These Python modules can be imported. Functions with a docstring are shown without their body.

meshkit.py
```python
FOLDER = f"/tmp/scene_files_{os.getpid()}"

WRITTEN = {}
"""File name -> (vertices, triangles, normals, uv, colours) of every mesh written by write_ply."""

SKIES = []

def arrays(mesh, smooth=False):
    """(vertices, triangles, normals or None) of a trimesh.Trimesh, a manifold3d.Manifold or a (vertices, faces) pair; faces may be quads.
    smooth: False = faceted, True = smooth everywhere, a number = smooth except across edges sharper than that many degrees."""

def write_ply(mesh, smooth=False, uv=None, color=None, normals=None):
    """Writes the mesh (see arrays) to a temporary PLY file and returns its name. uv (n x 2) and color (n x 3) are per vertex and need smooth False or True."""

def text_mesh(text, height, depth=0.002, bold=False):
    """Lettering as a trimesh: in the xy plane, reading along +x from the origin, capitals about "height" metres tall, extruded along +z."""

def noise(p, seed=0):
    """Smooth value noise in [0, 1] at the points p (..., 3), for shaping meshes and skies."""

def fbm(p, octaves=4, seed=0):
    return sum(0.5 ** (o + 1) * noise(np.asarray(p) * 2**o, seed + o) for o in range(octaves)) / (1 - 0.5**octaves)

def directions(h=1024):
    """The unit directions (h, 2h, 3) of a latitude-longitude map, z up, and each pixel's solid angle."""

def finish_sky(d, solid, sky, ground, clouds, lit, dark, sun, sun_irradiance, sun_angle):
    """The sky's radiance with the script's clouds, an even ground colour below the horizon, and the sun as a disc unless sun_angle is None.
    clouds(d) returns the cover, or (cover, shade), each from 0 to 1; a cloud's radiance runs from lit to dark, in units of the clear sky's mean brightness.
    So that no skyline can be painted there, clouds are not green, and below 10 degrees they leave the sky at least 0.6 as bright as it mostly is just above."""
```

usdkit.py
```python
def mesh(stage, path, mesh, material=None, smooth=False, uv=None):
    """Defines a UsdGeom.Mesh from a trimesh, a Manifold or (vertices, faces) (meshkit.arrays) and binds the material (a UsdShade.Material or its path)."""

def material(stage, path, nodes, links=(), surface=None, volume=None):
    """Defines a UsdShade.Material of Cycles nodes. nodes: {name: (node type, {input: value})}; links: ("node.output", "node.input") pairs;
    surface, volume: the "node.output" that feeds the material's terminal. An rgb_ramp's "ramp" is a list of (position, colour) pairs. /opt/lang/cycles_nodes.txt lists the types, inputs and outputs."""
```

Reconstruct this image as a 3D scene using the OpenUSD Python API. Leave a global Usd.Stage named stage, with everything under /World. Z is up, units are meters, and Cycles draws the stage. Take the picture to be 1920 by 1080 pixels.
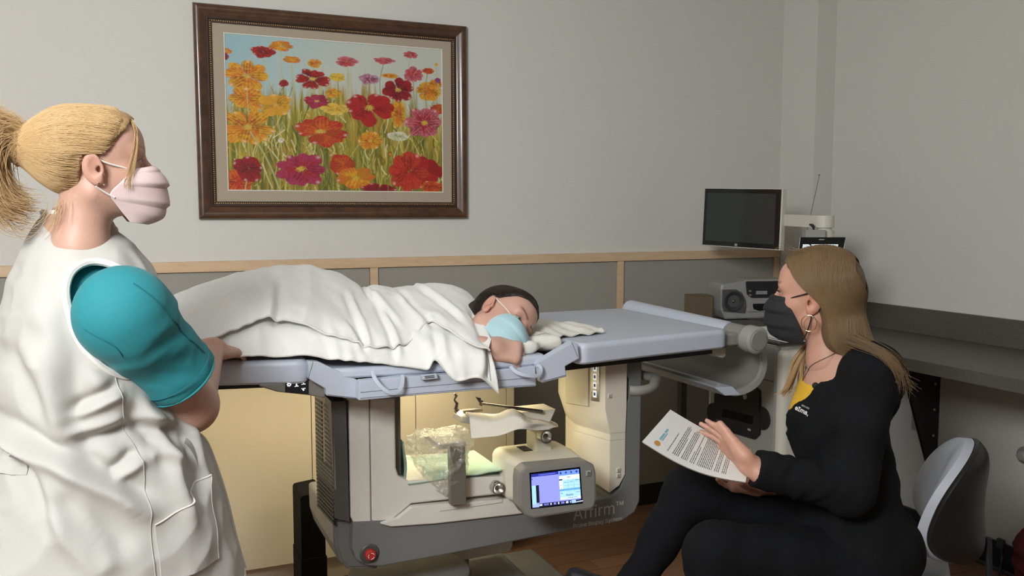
import math, random
import numpy as np, trimesh
import manifold3d as m3
import shapely.geometry as sg
import usdkit, meshkit
from pxr import Usd, UsdGeom, UsdLux, UsdShade, Gf, Sdf, Vt

stage = Usd.Stage.CreateInMemory()
UsdGeom.SetStageUpAxis(stage, UsdGeom.Tokens.z)
UsdGeom.SetStageMetersPerUnit(stage, 1.0)
UsdGeom.Xform.Define(stage, '/World')
UsdGeom.Scope.Define(stage, '/World/Looks')

# ---------------------------------------------------------------- camera
CAM_Y, CAM_Z = -3.6513, 1.45
cam = UsdGeom.Camera.Define(stage, '/World/camera')
cam.AddTranslateOp().Set(Gf.Vec3d(0, CAM_Y, CAM_Z))
cam.AddRotateXYZOp().Set(Gf.Vec3f(90 - 4.988, 0, -23.5))
cam.CreateHorizontalApertureAttr(36.0)
cam.CreateVerticalApertureAttr(36.0 * 1080 / 1920)
cam.CreateFocalLengthAttr(36.0 * 1650 / 1920)
cam.CreateClippingRangeAttr(Gf.Vec2f(0.05, 100))
cam.CreateExposureAttr(0.0)

# ---------------------------------------------------------------- light
def rect_light(name, pos, target, w, h, color, power):
    l = UsdLux.RectLight.Define(stage, '/World/' + name)
    l.CreateWidthAttr(w); l.CreateHeightAttr(h)
    l.CreateColorAttr(Gf.Vec3f(*color)); l.CreateIntensityAttr(power)
    m = Gf.Matrix4d().SetLookAt(Gf.Vec3d(*pos), Gf.Vec3d(*target), Gf.Vec3d(0.01, 0.02, 1)).GetInverse()
    l.AddTransformOp().Set(m)
    return l
# big softbox high at the left, behind the nurse; a dim ceiling panel over the table
rect_light('softbox', (-1.15, -3.55, 2.46), (0.6, -0.9, 1.05), 0.85, 0.85, (0.965, 0.99, 1.0), 46.0)
rect_light('ceiling_panel', (0.6, -2.2, 2.66), (0.6, -2.19, 0.0), 2.0, 1.2, (0.93, 0.98, 1.0), 0.9)
dome = UsdLux.DomeLight.Define(stage, '/World/ambient_sky')
dome.CreateIntensityAttr(0.05); dome.CreateColorAttr(Gf.Vec3f(0.9, 0.95, 1.0))

# ---------------------------------------------------------------- materials
MATS = {}
def mat(name, col, rough=0.5, metal=0.0, bump=None, var=None, edge=0.0, spec=0.5, sub=0.0, coat=0.0, sheen=0.0, emit=None, trans=0.0, alpha=1.0):
    """Principled with optional noise bump (scale, distance, stretch), colour variation (colour, scale, stretch, low, high), rounded edges."""
    n = {'p': ('principled_bsdf', dict(base_color=col, roughness=rough, metallic=metal, specular_ior_level=spec))}
    L = []
    p = n['p'][1]
    if sub: p.update(subsurface_weight=sub, subsurface_scale=0.006, subsurface_radius=(1, 0.35, 0.2))
    if coat: p.update(coat_weight=coat, coat_roughness=0.12)
    if sheen: p.update(sheen_weight=sheen, sheen_roughness=0.4)
    if trans: p.update(transmission_weight=trans)
    if alpha < 1: p.update(alpha=alpha)
    if emit: p.update(emission_color=emit[0], emission_strength=emit[1])
    if bump or var:
        n['tc'] = ('texture_coordinate', {})
    if var:
        c2, sc, st, lo, hi = var
        n['mp'] = ('mapping', dict(scale=st)); n['nz'] = ('noise_texture', dict(scale=sc, detail=5.0, roughness=0.6))
        n['rp'] = ('rgb_ramp', dict(ramp=[(lo, col), (hi, c2)]))
        L += [('tc.object', 'mp.vector'), ('mp.vector', 'nz.vector'), ('nz.fac', 'rp.fac'), ('rp.color', 'p.base_color')]
    last = None
    if edge:
        n['bv'] = ('bevel', dict(radius=edge, samples=4)); last = 'bv.bevel'
    if bump:
        sc, dist, st = bump
        n['mb'] = ('mapping', dict(scale=st)); n['nb'] = ('noise_texture', dict(scale=sc, detail=3.0))
        n['bp'] = ('bump', dict(strength=1.0, distance=dist))
        L += [('tc.object', 'mb.vector'), ('mb.vector', 'nb.vector'), ('nb.fac', 'bp.height')]
        if last: L.append((last, 'bp.normal'))
        last = 'bp.normal'
    if last: L.append((last, 'p.normal'))
    MATS[name] = usdkit.material(stage, '/World/Looks/' + name, n, L, surface='p.BSDF')
    return MATS[name]

def attr_mat(name, rough=0.6, emit=0.0, spec=0.4, bump=None, sub=0.0):
    """Colour from the mesh's own 'paint' primvar (flat prints, skin tints, screens)."""
    n = {'a': ('attribute', dict(attribute='paint')), 'p': ('principled_bsdf', dict(roughness=rough, specular_ior_level=spec))}
    L = [('a.color', 'p.base_color')]
    if emit:
        n['p'][1]['emission_strength'] = emit; L.append(('a.color', 'p.emission_color'))
    if sub: n['p'][1].update(subsurface_weight=sub, subsurface_scale=0.005, subsurface_radius=(1, 0.35, 0.2))
    if bump:
        n['tc'] = ('texture_coordinate', {}); n['nb'] = ('noise_texture', dict(scale=bump[0], detail=3.0)); n['bp'] = ('bump', dict(strength=1.0, distance=bump[1]))
        L += [('tc.object', 'nb.vector'), ('nb.fac', 'bp.height'), ('bp.normal', 'p.normal')]
    MATS[name] = usdkit.material(stage, '/World/Looks/' + name, n, L, surface='p.BSDF')

S1 = (1, 1, 1)
mat('wall_paint', (0.66, 0.645, 0.60), 0.75, bump=(260, 0.0006, S1), spec=0.25)
mat('ceiling_white', (0.78, 0.78, 0.76), 0.9)
mat('wainscot', (0.33, 0.315, 0.28), 0.8, bump=(700, 0.0006, (1, 1, 0.25)), spec=0.2)
mat('maple', (0.68, 0.49, 0.32), 0.42, var=((0.58, 0.39, 0.235), 9.0, (1.0, 6, 6), 0.35, 0.75), edge=0.003)
mat('baseboard', (0.018, 0.02, 0.026), 0.55)
for k, (a, b) in enumerate((((0.27, 0.142, 0.085), (0.19, 0.098, 0.056)), ((0.30, 0.165, 0.10), (0.22, 0.115, 0.066)), ((0.24, 0.128, 0.076), (0.165, 0.083, 0.048)))):
    mat('plank%d' % k, a, 0.38, var=(b, 14.0, (0.6, 9, 1), 0.3, 0.75), edge=0.001)
mat('subfloor', (0.03, 0.02, 0.015), 0.8)
mat('cream', (0.74, 0.69, 0.57), 0.42, edge=0.004)
mat('cream_laminate', (0.72, 0.66, 0.53), 0.5, edge=0.0015)
mat('machine_white', (0.72, 0.69, 0.62), 0.38, edge=0.004)
mat('machine_grey', (0.185, 0.19, 0.185), 0.42, edge=0.005)
mat('grey_light', (0.36, 0.355, 0.33), 0.42, edge=0.003)
mat('grey_mid', (0.26, 0.25, 0.225), 0.45, edge=0.003)
mat('grey_dark', (0.075, 0.073, 0.068), 0.45, edge=0.002)
mat('black', (0.012, 0.012, 0.014), 0.5, edge=0.002)
mat('black_gloss', (0.006, 0.007, 0.008), 0.12)
mat('vinyl', (0.56, 0.60, 0.69), 0.42, bump=(900, 0.0002, S1), edge=0.004)
mat('vinyl_seam', (0.20, 0.22, 0.26), 0.6)
mat('steel', (0.55, 0.53, 0.50), 0.28, metal=1.0)
mat('steel_dark', (0.22, 0.20, 0.18), 0.35, metal=1.0)
mat('slot_metal', (0.16, 0.16, 0.15), 0.4, metal=0.6, bump=(180, 0.002, S1))
mat('gold', (0.85, 0.66, 0.36), 0.22, metal=1.0)
mat('red_plastic', (0.5, 0.03, 0.025), 0.35)
mat('white_print', (0.8, 0.8, 0.78), 0.6)
mat('grey_print', (0.55, 0.53, 0.47), 0.5)
mat('lit_icon', (0.9, 0.95, 1.0), 0.5, emit=((0.85, 0.95, 1.0), 2.0))
mat('key_glow', (0.75, 0.8, 0.82), 0.4, emit=((0.75, 0.88, 0.95), 0.55))
mat('taupe', (0.15, 0.135, 0.112), 0.45, edge=0.003)
mat('black_matte', (0.0045, 0.0045, 0.005), 0.8, spec=0.15)
mat('warm_lamp', (1, 0.9, 0.7), 0.5, emit=((1.0, 0.80, 0.48), 14.0))

# ---------------------------------------------------------------- scene-graph helpers
USED = {}
def numbered(parent, name):
    k = USED.get((parent, name), -1) + 1
    USED[(parent, name)] = k
    return name if k == 0 else '%s_%03d' % (name, k)
def _p(parent): return '/World' if parent is None else str(parent.GetPath())
def tag(o, label=None, cat=None, group=None, kind=None):
    for k, v in (('label', label), ('category', cat), ('group', group), ('kind', kind)):
        if v: o.SetCustomDataByKey(k, v)
    return o
def thing(name, label, cat, loc=(0, 0, 0), rotz=0.0, group=None):
    x = UsdGeom.Xform.Define(stage, '/World/' + numbered('/World', name))
    x.AddTranslateOp().Set(Gf.Vec3d(*loc)); x.AddRotateZOp().Set(rotz)
    return tag(x.GetPrim(), label, cat, group)
ORIGIN = {}
def obj(name, mesh, m, parent=None, smooth=30, label=None, kind=None, paint=None):
    path = _p(parent) + '/' + numbered(_p(parent), name)
    if paint is not None: smooth = True if smooth else False
    g = usdkit.mesh(stage, path, mesh, MATS[m], smooth=smooth)
    if paint is not None:
        UsdGeom.PrimvarsAPI(g).CreatePrimvar('paint', Sdf.ValueTypeNames.Color3fArray, 'vertex').Set(Vt.Vec3fArray.FromNumpy(np.asarray(paint, np.float32)))
    o = g.GetPrim()
    return tag(o, label, None, None, kind)
def curves(name, strands, widths, m, parent, label=None, kind=None):
    """strands: list of (n,3) arrays; widths: per-strand (root, tip)."""
    path = _p(parent) + '/' + numbered(_p(parent), name)
    c = UsdGeom.BasisCurves.Define(stage, path)
    c.CreateTypeAttr('linear'); c.CreateWrapAttr('nonperiodic')
    c.CreatePointsAttr(Vt.Vec3fArray.FromNumpy(np.concatenate(strands).astype(np.float32)))
    c.CreateCurveVertexCountsAttr(Vt.IntArray.FromNumpy(np.array([len(s) for s in strands], np.int32)))
    w = np.concatenate([np.interp(np.linspace(0, 1, len(s)), [0, .6, 1], [a, a, b]) for s, (a, b) in zip(strands, widths)])
    c.CreateWidthsAttr(Vt.FloatArray.FromNumpy(w.astype(np.float32))); c.SetWidthsInterpolation('vertex')
    UsdShade.MaterialBindingAPI.Apply(c.GetPrim()).Bind(MATS[m])
    return tag(c.GetPrim(), label, None, None, kind)

# ---------------------------------------------------------------- mesh helpers
def T(m, v): m = m.copy(); m.apply_translation(v); return m
def cat(*a): return trimesh.util.concatenate([x for x in a])
def tm(man):
    q = man.to_mesh(); return trimesh.Trimesh(q.vert_properties[:, :3], q.tri_verts, process=False)
def box(x0, x1, y0, y1, z0, z1):
    return T(trimesh.creation.box((x1 - x0, y1 - y0, z1 - z0)), ((x0 + x1) / 2, (y0 + y1) / 2, (z0 + z1) / 2))
def hull(pts): return trimesh.convex.convex_hull(np.asarray(pts, float))
def rbox(x0, x1, y0, y1, z0, z1, r, seg=3):
    s = trimesh.creation.icosphere(seg - 1, r).vertices
    c = np.array([(x, y, z) for x in (x0 + r, x1 - r) for y in (y0 + r, y1 - r) for z in (z0 + r, z1 - r)])
    return hull((c[:, None] + s[None]).reshape(-1, 3))
def poly(pts, r=0.0, seg=6):
    g = sg.Polygon(pts).buffer(0)
    if r: g = g.buffer(-r, quad_segs=seg).buffer(2 * r, quad_segs=seg).buffer(-r, quad_segs=seg)
    return g
def prism_xz(g, y0, y1):
    """Extrudes a polygon given in (x, z) from y0 (near the camera) to y1."""
    if not hasattr(g, 'exterior'): g = poly(g)
    m = trimesh.creation.extrude_polygon(g, y1 - y0, engine='earcut')
    v = m.vertices; m = trimesh.Trimesh(np.c_[v[:, 0], v[:, 2] + y0, v[:, 1]], m.faces[:, ::-1], process=False)
    return m
def prism_yz(g, x0, x1):
    if not hasattr(g, 'exterior'): g = poly(g)
    m = trimesh.creation.extrude_polygon(g, x1 - x0, engine='earcut')
    v = m.vertices; return trimesh.Trimesh(np.c_[v[:, 2] + x0, v[:, 0], v[:, 1]], m.faces, process=False)
def prism_xy(g, z0, z1):
    if not hasattr(g, 'exterior'): g = poly(g)
    return T(trimesh.creation.extrude_polygon(g, z1 - z0, engine='earcut'), (0, 0, z0))
def soft_prism(g, y0, y1, b, steps=3):
    """Prism in (x, z) whose front rim (at y0) is rounded by b; g must survive the inset."""
    if not hasattr(g, 'exterior'): g = poly(g)
    out = []
    for k in range(steps):
        t = (k + 1) / steps * math.pi / 2
        out.append(prism_xz(g.buffer(-b * (1 - math.sin(t)), quad_segs=6), y0 + b * (1 - math.cos(t - math.pi / 2 / steps)) if k else y0, y1))
    u = m3.Manifold.batch_boolean([m3.Manifold(m3.Mesh(np.asarray(o.vertices, np.float32), np.asarray(o.faces, np.uint32))) for o in out], m3.OpType.Add)
    return tm(u)
def man(o): return m3.Manifold(m3.Mesh(np.asarray(o.vertices, np.float32), np.asarray(o.faces, np.uint32)))
def minus(a, *b):
    u = man(a)
    for x in b: u = u - man(x)
    return tm(u)
def tube(pts, r, seg=10, closed=False, caps=True):
    p = np.asarray(pts, float); n = len(p)
    r = np.broadcast_to(np.asarray(r, float), (n,))
    t = np.gradient(p, axis=0) if not closed else np.roll(p, -1, 0) - np.roll(p, 1, 0)
    t /= np.linalg.norm(t, axis=1)[:, None] + 1e-12
    u = np.cross(t[0], [0.31, 0.17, 0.93]); u /= np.linalg.norm(u); U = []
    for k in range(n):
        u = u - t[k] * (u @ t[k]); u /= np.linalg.norm(u); U.append(u)
    U = np.array(U); W = np.cross(t, U); a = np.linspace(0, 2 * math.pi, seg, endpoint=False)
    v = (p[:, None] + r[:, None, None] * (U[:, None] * np.cos(a)[None, :, None] + W[:, None] * np.sin(a)[None, :, None])).reshape(-1, 3)
    f = []
    for k in range(n if closed else n - 1):
        for j in range(seg):
            a0, a1 = k * seg + j, k * seg + (j + 1) % seg; b0, b1 = ((k + 1) % n) * seg + j, ((k + 1) % n) * seg + (j + 1) % seg
            f += [(a0, a1, b1), (a0, b1, b0)]
    if not closed and caps:
        v = np.vstack([v, p[0], p[-1]]); c0, c1 = n * seg, n * seg + 1
        for j in range(seg):
            f += [(c0, (j + 1) % seg, j), (c1, (n - 1) * seg + j, (n - 1) * seg + (j + 1) % seg)]
    return trimesh.Trimesh(v, f, process=False)
def spline(pts, n=24):
    from scipy.interpolate import CubicSpline
    p = np.asarray(pts, float); s = np.r_[0, np.cumsum(np.linalg.norm(np.diff(p, axis=0), axis=1))]
    return CubicSpline(s, p)(np.linspace(0, s[-1], n))
def lathe(prof, axis='z', at=(0, 0, 0), seg=32):
    """prof: (radius, height) pairs, revolved round the axis."""
    m = trimesh.creation.revolve(np.asarray(prof, float), sections=seg)
    v = m.vertices.copy()
    if axis == '-y': v = np.c_[v[:, 0], -v[:, 2], v[:, 1]]
    if axis == 'x': v = np.c_[v[:, 2], v[:, 0], v[:, 1]]
    if axis == '-x': v = np.c_[-v[:, 2], -v[:, 0], v[:, 1]]
    return trimesh.Trimesh(v + np.asarray(at), m.faces, process=False)
def grid_mesh(P, closed_u=False):
    """P: (n, m, 3) grid of points -> open quad surface as triangles."""
    n, m = P.shape[:2]; i = np.arange(n * m).reshape(n, m)
    if closed_u: i = np.vstack([i, i[:1]])
    a, b, c, d = i[:-1, :-1].ravel(), i[1:, :-1].ravel(), i[1:, 1:].ravel(), i[:-1, 1:].ravel()
    return trimesh.Trimesh(P.reshape(-1, 3), np.vstack([np.c_[a, b, c], np.c_[a, c, d]]), process=False)
def sheet(P, th=0.003):
    """A grid surface given a real thickness: a closed shell."""
    P = np.asarray(P, float); n, m = P.shape[:2]
    g = grid_mesh(P); _, _, nn = meshkit.arrays(g, True)
    v = np.vstack([P.reshape(-1, 3), P.reshape(-1, 3) - nn * th]); k = n * m
    f = [g.faces, g.faces[:, ::-1] + k]; i = np.arange(k).reshape(n, m)
    for e, s in ((i[0], 1), (i[-1], -1), (i[:, 0], -1), (i[:, -1], 1)):
        a, b = e[:-1], e[1:]
        q = np.vstack([np.c_[a, b, b + k], np.c_[a, b + k, a + k]]); f.append(q if s < 0 else q[:, ::-1])
    return trimesh.Trimesh(v, np.vstack(f)[:, ::-1], process=False)
def rot(m, axis, deg, about=(0, 0, 0)):
    m = m.copy(); m.apply_transform(trimesh.transformations.rotation_matrix(math.radians(deg), axis, about)); return m

# ---------------------------------------------------------------- signed-distance modelling
def nrm(v): v = np.asarray(v, float); return v / np.linalg.norm(v)
def smin(a, b, k): h = np.clip(k - np.abs(a - b), 0, None) / k; return np.minimum(a, b) - h * h * k * 0.25
def smax(a, b, k): return -smin(-a, -b, k)
def s_cone(p, a, b, r1, r2):
    """Tapered capsule from a to b."""
    a, b = np.asarray(a, np.float32), np.asarray(b, np.float32); d = b - a; L = float(d @ d) + 1e-12
    h = np.clip(((p - a) @ d) / L, 0, 1)
    return np.linalg.norm(p - a - h[..., None] * d, axis=-1) - (r1 + (r2 - r1) * h)
def s_ell(p, c, r, R=None):
    q = p - np.asarray(c, np.float32)
    if R is not None: q = q @ np.asarray(R, np.float32)
    r = np.asarray(r, np.float32)
    k0 = np.linalg.norm(q / r, axis=-1); k1 = np.linalg.norm(q / (r * r), axis=-1)
    return k0 * (k0 - 1) / np.maximum(k1, 1e-9)
def s_box(p, c, b, r=0.0, R=None):
    q = p - np.asarray(c, np.float32)
    if R is not None: q = q @ np.asarray(R, np.float32)
    q = np.abs(q) - (np.asarray(b, np.float32) - r)
    return np.linalg.norm(np.maximum(q, 0), axis=-1) + np.minimum(q.max(-1), 0) - r
def sdf_mesh(f, lo, hi, h):
    """Naive surface nets of f(points) < 0 on a grid of pitch h."""
    lo, hi = np.asarray(lo, float), np.asarray(hi, float)
    n = np.ceil((hi - lo) / h).astype(int) + 1
    ax = [(lo[k] + h * np.arange(n[k])).astype(np.float32) for k in range(3)]
    V = np.empty(n, np.float32)
    for s in range(0, n[0], 24):
        g = np.stack(np.meshgrid(ax[0][s:s + 24], ax[1], ax[2], indexing='ij'), -1)
        V[s:s + 24] = f(g)
    V[[0, -1]] = 1; V[:, [0, -1]] = 1; V[:, :, [0, -1]] = 1
    B = V < 0
    c = np.zeros(n - 1, np.int8)
    for d in np.ndindex(2, 2, 2): c += B[d[0]:n[0] - 1 + d[0], d[1]:n[1] - 1 + d[1], d[2]:n[2] - 1 + d[2]]
    ci = np.argwhere((c > 0) & (c < 8)); idx = np.full(n - 1, -1, np.int64); idx[tuple(ci.T)] = np.arange(len(ci))
    acc = np.zeros((len(ci), 3)); cnt = np.zeros(len(ci))
    for axs in range(3):
        o = [k for k in range(3) if k != axs]
        for d in np.ndindex(2, 2):
            p0 = ci.copy(); p0[:, o[0]] += d[0]; p0[:, o[1]] += d[1]; p1 = p0.copy(); p1[:, axs] += 1
            a, b = V[tuple(p0.T)], V[tuple(p1.T)]; w = (a < 0) != (b < 0)
            t = np.where(w, a / np.where(w, a - b, 1), 0)
            q = p0.astype(float); q[:, axs] += t
            acc[w] += q[w]; cnt[w] += 1
    v = lo + h * acc / cnt[:, None]
    F = []
    for axs in range(3):
        u, w = (axs + 1) % 3, (axs + 2) % 3
        s0 = [slice(1, -1)] * 3; s0[axs] = slice(0, n[axs] - 1); s1 = list(s0); s1[axs] = slice(1, n[axs])
        a, b = B[tuple(s0)], B[tuple(s1)]
        e = np.argwhere(a != b); flip = b[tuple(e.T)]
        e[:, u] += 1; e[:, w] += 1
        def at(du, dw):
            x = e.copy(); x[:, u] -= du; x[:, w] -= dw; return idx[tuple(x.T)]
        q = np.stack([at(1, 1), at(0, 1), at(0, 0), at(1, 0)], -1)
        q[flip] = q[flip][:, ::-1]
        F.append(q)
    q = np.concatenate(F)
    return trimesh.Trimesh(v, np.vstack([q[:, [0, 1, 2]], q[:, [0, 2, 3]]]), process=False)
def relax(m, it=4):
    """Taubin smoothing with plain neighbour averages."""
    from scipy import sparse
    f = m.faces; i = np.r_[f[:, 0], f[:, 1], f[:, 2], f[:, 1], f[:, 2], f[:, 0]]; j = np.r_[f[:, 1], f[:, 2], f[:, 0], f[:, 0], f[:, 1], f[:, 2]]
    A = sparse.csr_matrix((np.ones(len(i)), (i, j)), (len(m.vertices),) * 2); A.data[:] = 1; v = np.array(m.vertices)
    D = np.maximum(np.asarray(A.sum(1)), 1)
    for _ in range(it):
        v = v + 0.5 * (A @ v / D - v); v = v - 0.52 * (A @ v / D - v)
    return trimesh.Trimesh(v, f, process=False)
def basis(x, z):
    """Rotation whose columns are x, y, z axes (x forward, z roughly up)."""
    x = nrm(x); y = nrm(np.cross(z, x)); return np.stack([x, y, np.cross(x, y)], 1)


# ================================================================ the setting
XL, XR, YB, YF, ZC = -2.6, 3.2166, 0.0, -5.4, 2.72
CX, CY = 3.098, -0.244            # boxed column in the corner
def struct(name, mesh, m, parent=None, **k):
    return obj(name, mesh, m, parent, kind=None if parent is not None else 'structure', **k)
floor = struct('floor', box(XL, XR, YF, YB, -0.12, -0.012), 'subfloor')
rng = random.Random(5)
row, y = 0, YB - 0.006
while y > -2.9:
    x = XL - rng.random() * 0.8
    while x < XR - 0.006:
        x1 = min(x + 1.22, XR - 0.004)
        if x1 > XL + 0.01:
            obj('plank', box(max(x, XL) + 0.0008, x1 - 0.0008, max(y - 0.1, -2.95), y - 0.0015, -0.012, -rng.random() * 0.0005), 'plank%d' % rng.randrange(3), floor, smooth=False)
        x = x1
    y -= 0.1015; row += 1
obj('plank', box(XL, XR, YF, y, -0.012, -0.0004), 'plank0', floor, smooth=False, kind='stuff')
struct('ceiling', box(XL, XR, YF, YB, ZC, ZC + 0.1), 'ceiling_white')
wb = struct('wall_back', box(XL - 0.1, XR + 0.1, YB, YB + 0.1, -0.12, ZC + 0.1), 'wall_paint')
struct('wall_left', box(XL - 0.1, XL, YF, YB, -0.12, ZC + 0.1), 'wall_paint')
struct('wall_right', box(XR, XR + 0.1, YF, YB, -0.12, ZC + 0.1), 'wall_paint')
struct('wall_front', box(XL - 0.1, XR + 0.1, YF - 0.1, YF, -0.12, ZC + 0.1), 'wall_paint')
struct('wall_corner', box(CX, XR + 0.02, CY, YB + 0.02, -0.02, ZC + 0.02), 'wall_paint')
# wood rail with battens, grey panels between them
BAT = [-1.49, -0.27, 0.945, 2.145, 3.078]
struct('trim_1', box(XL, CX - 0.001, YB - 0.022, YB, 1.213, 1.254), 'maple')
for k, b in enumerate(BAT):
    struct('trim_%d' % (k + 2), box(b - 0.017, b + 0.017, YB - 0.02, YB, 0.104, 1.2125), 'maple')
ed = [XL] + BAT + [CX]
for a, b in zip(ed[:-2], ed[1:-1]):
    obj('panel', box(a + (0.019 if a > XL else 0), b - 0.019, YB - 0.011, YB, 0.104, 1.2115), 'wainscot', wb, smooth=False)
struct('baseboard_back', box(XL, CX - 0.001, YB - 0.014, YB, 0.0, 0.104), 'baseboard')
struct('baseboard_right', box(XR - 0.014, XR, YF, CY - 0.001, 0.0, 0.107), 'baseboard')
struct('baseboard_corner', box(CX - 0.014, XR - 0.014, CY - 0.014, CY, 0.0, 0.107), 'baseboard')

# ================================================================ counter along the right wall
mat('solid_surface', (0.115, 0.105, 0.088), 0.45, var=((0.085, 0.078, 0.066), 160.0, S1, 0.4, 0.6), edge=0.003)
ct = thing('counter', 'long dark brown-grey counter with a splashback along the right wall', 'counter', (XR, -1.6, 0.9))
c0 = np.array([-XR, 1.6, -0.9])
CF = 2.627
obj('worktop', T(box(CF, XR - 0.001, -4.2, CY - 0.001, 0.862, 0.907), c0), 'solid_surface', ct)
obj('splashback', T(box(XR - 0.02, XR - 0.001, -4.2, CY - 0.001, 0.9075, 1.021), c0), 'solid_surface', ct)

br = thing('bracket', 'black triangular steel bracket under the counter', 'bracket', (XR, -0.92, 0.6))
b0 = np.array([-XR, 0.92, -0.6])
BP = [(3.0535, 0.6308), (2.9941, 0.7627), (3.175, 0.3141)]
sl = (BP[0][0] - BP[2][0]) / (BP[0][1] - BP[2][1])
plate = poly([(XR - 0.001, 0.861), (XR - 0.001, BP[2][1] + 0.03), (XR - 0.015, BP[2][1]), BP[2], (BP[2][0] + sl * (0.861 - BP[2][1]), 0.861)])
obj('plate', T(prism_xz(plate, -0.93, -0.915), b0), 'black', br)
for k in range(5):
    zz = 0.36 + 0.115 * k
    obj('screw', T(lathe([(0, 0.004), (0.005, 0.003), (0.007, 0.0), (0.0, 0.0)], '-y', (XR - 0.03, -0.93, zz), 12), b0), 'steel', br)
# wall socket beyond the bracket
so = thing('wall_socket', 'grey wall socket plate low on the right wall beside the bracket', 'socket', (XR, -0.83, 0.53))
obj('plate', rbox(-0.008, -0.0005, -0.04, 0.04, -0.06, 0.06, 0.003), 'grey_light', so)
for s_ in (-0.025, 0.025):
    obj('outlet', T(trimesh.creation.cylinder(0.017, 0.004, sections=20, transform=trimesh.transformations.rotation_matrix(math.pi / 2, (0, 1, 0))), (-0.0095, 0, s_)), 'black', so)

# ================================================================ low cream cabinet behind the machine
cb = thing('cabinet', 'low cream laminate cabinet against the wall behind the biopsy machine', 'cabinet', (0.6, -0.17, 0))
CBX0, CBX1, CBY = -0.62, 1.46, -0.315
def cbx(*a): return T(box(*a), (-0.6, 0.17, 0))
obj('carcass', cbx(CBX0, CBX1, CBY + 0.02, -0.016, 0.10, 0.93), 'cream_laminate', cb)
obj('plinth', cbx(CBX0 + 0.02, CBX1 - 0.02, CBY + 0.05, -0.03, 0.0, 0.0995), 'cream_laminate', cb)
xs = [CBX0, -0.06, 0.615, 1.03, CBX1 - 0.035]
for a, b in zip(xs[:-1], xs[1:]):
    obj('door', cbx(a + 0.0015, b - 0.0015, CBY, CBY + 0.0195, 0.104, 0.926), 'cream_laminate', cb)
obj('stile', cbx(CBX1 - 0.034, CBX1, CBY, CBY + 0.0195, 0.10, 0.93), 'cream_laminate', cb)


# ================================================================ prone biopsy table: one thing
YM = -1.15                         # plane of the gantry's front faces
bt = thing('biopsy_table', 'large grey and cream prone biopsy table with blue-grey pads that the patient lies on', 'biopsy table', (0.95, -0.9, 0))
B0 = np.array([-0.95, 0.9, 0])
def part(name, m, mt, parent=None, **k): return obj(name, T(m, B0), mt, parent if parent is not None else bt, **k)
# --- base and pedestal
part('base', cat(rbox(0.62, 1.50, -1.12, -0.42, 0.0, 0.055, 0.02), rbox(0.72, 1.30, -1.05, -0.50, 0.04, 0.13, 0.03)), 'machine_grey')
bcv = [(0.994, 0.297), (1.2398, 0.2675), (1.2419, 0.2392), (1.2313, 0.2169), (0.9934, 0.2138)]
part('base_cover', prism_xz(poly(bcv, 0.006), -0.80, -0.62), 'cream')
part('base_post', box(0.78, 1.08, -0.78, -0.64, 0.10, bcv[3][1]), 'machine_grey')
part('pedestal', lathe([(0, 0.10), (0.2, 0.10), (0.2, 0.185), (0.194, 0.196), (0.17, 0.20), (0, 0.20)], at=(0.80, -0.98, 0.09), seg=48), 'machine_grey')
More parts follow.
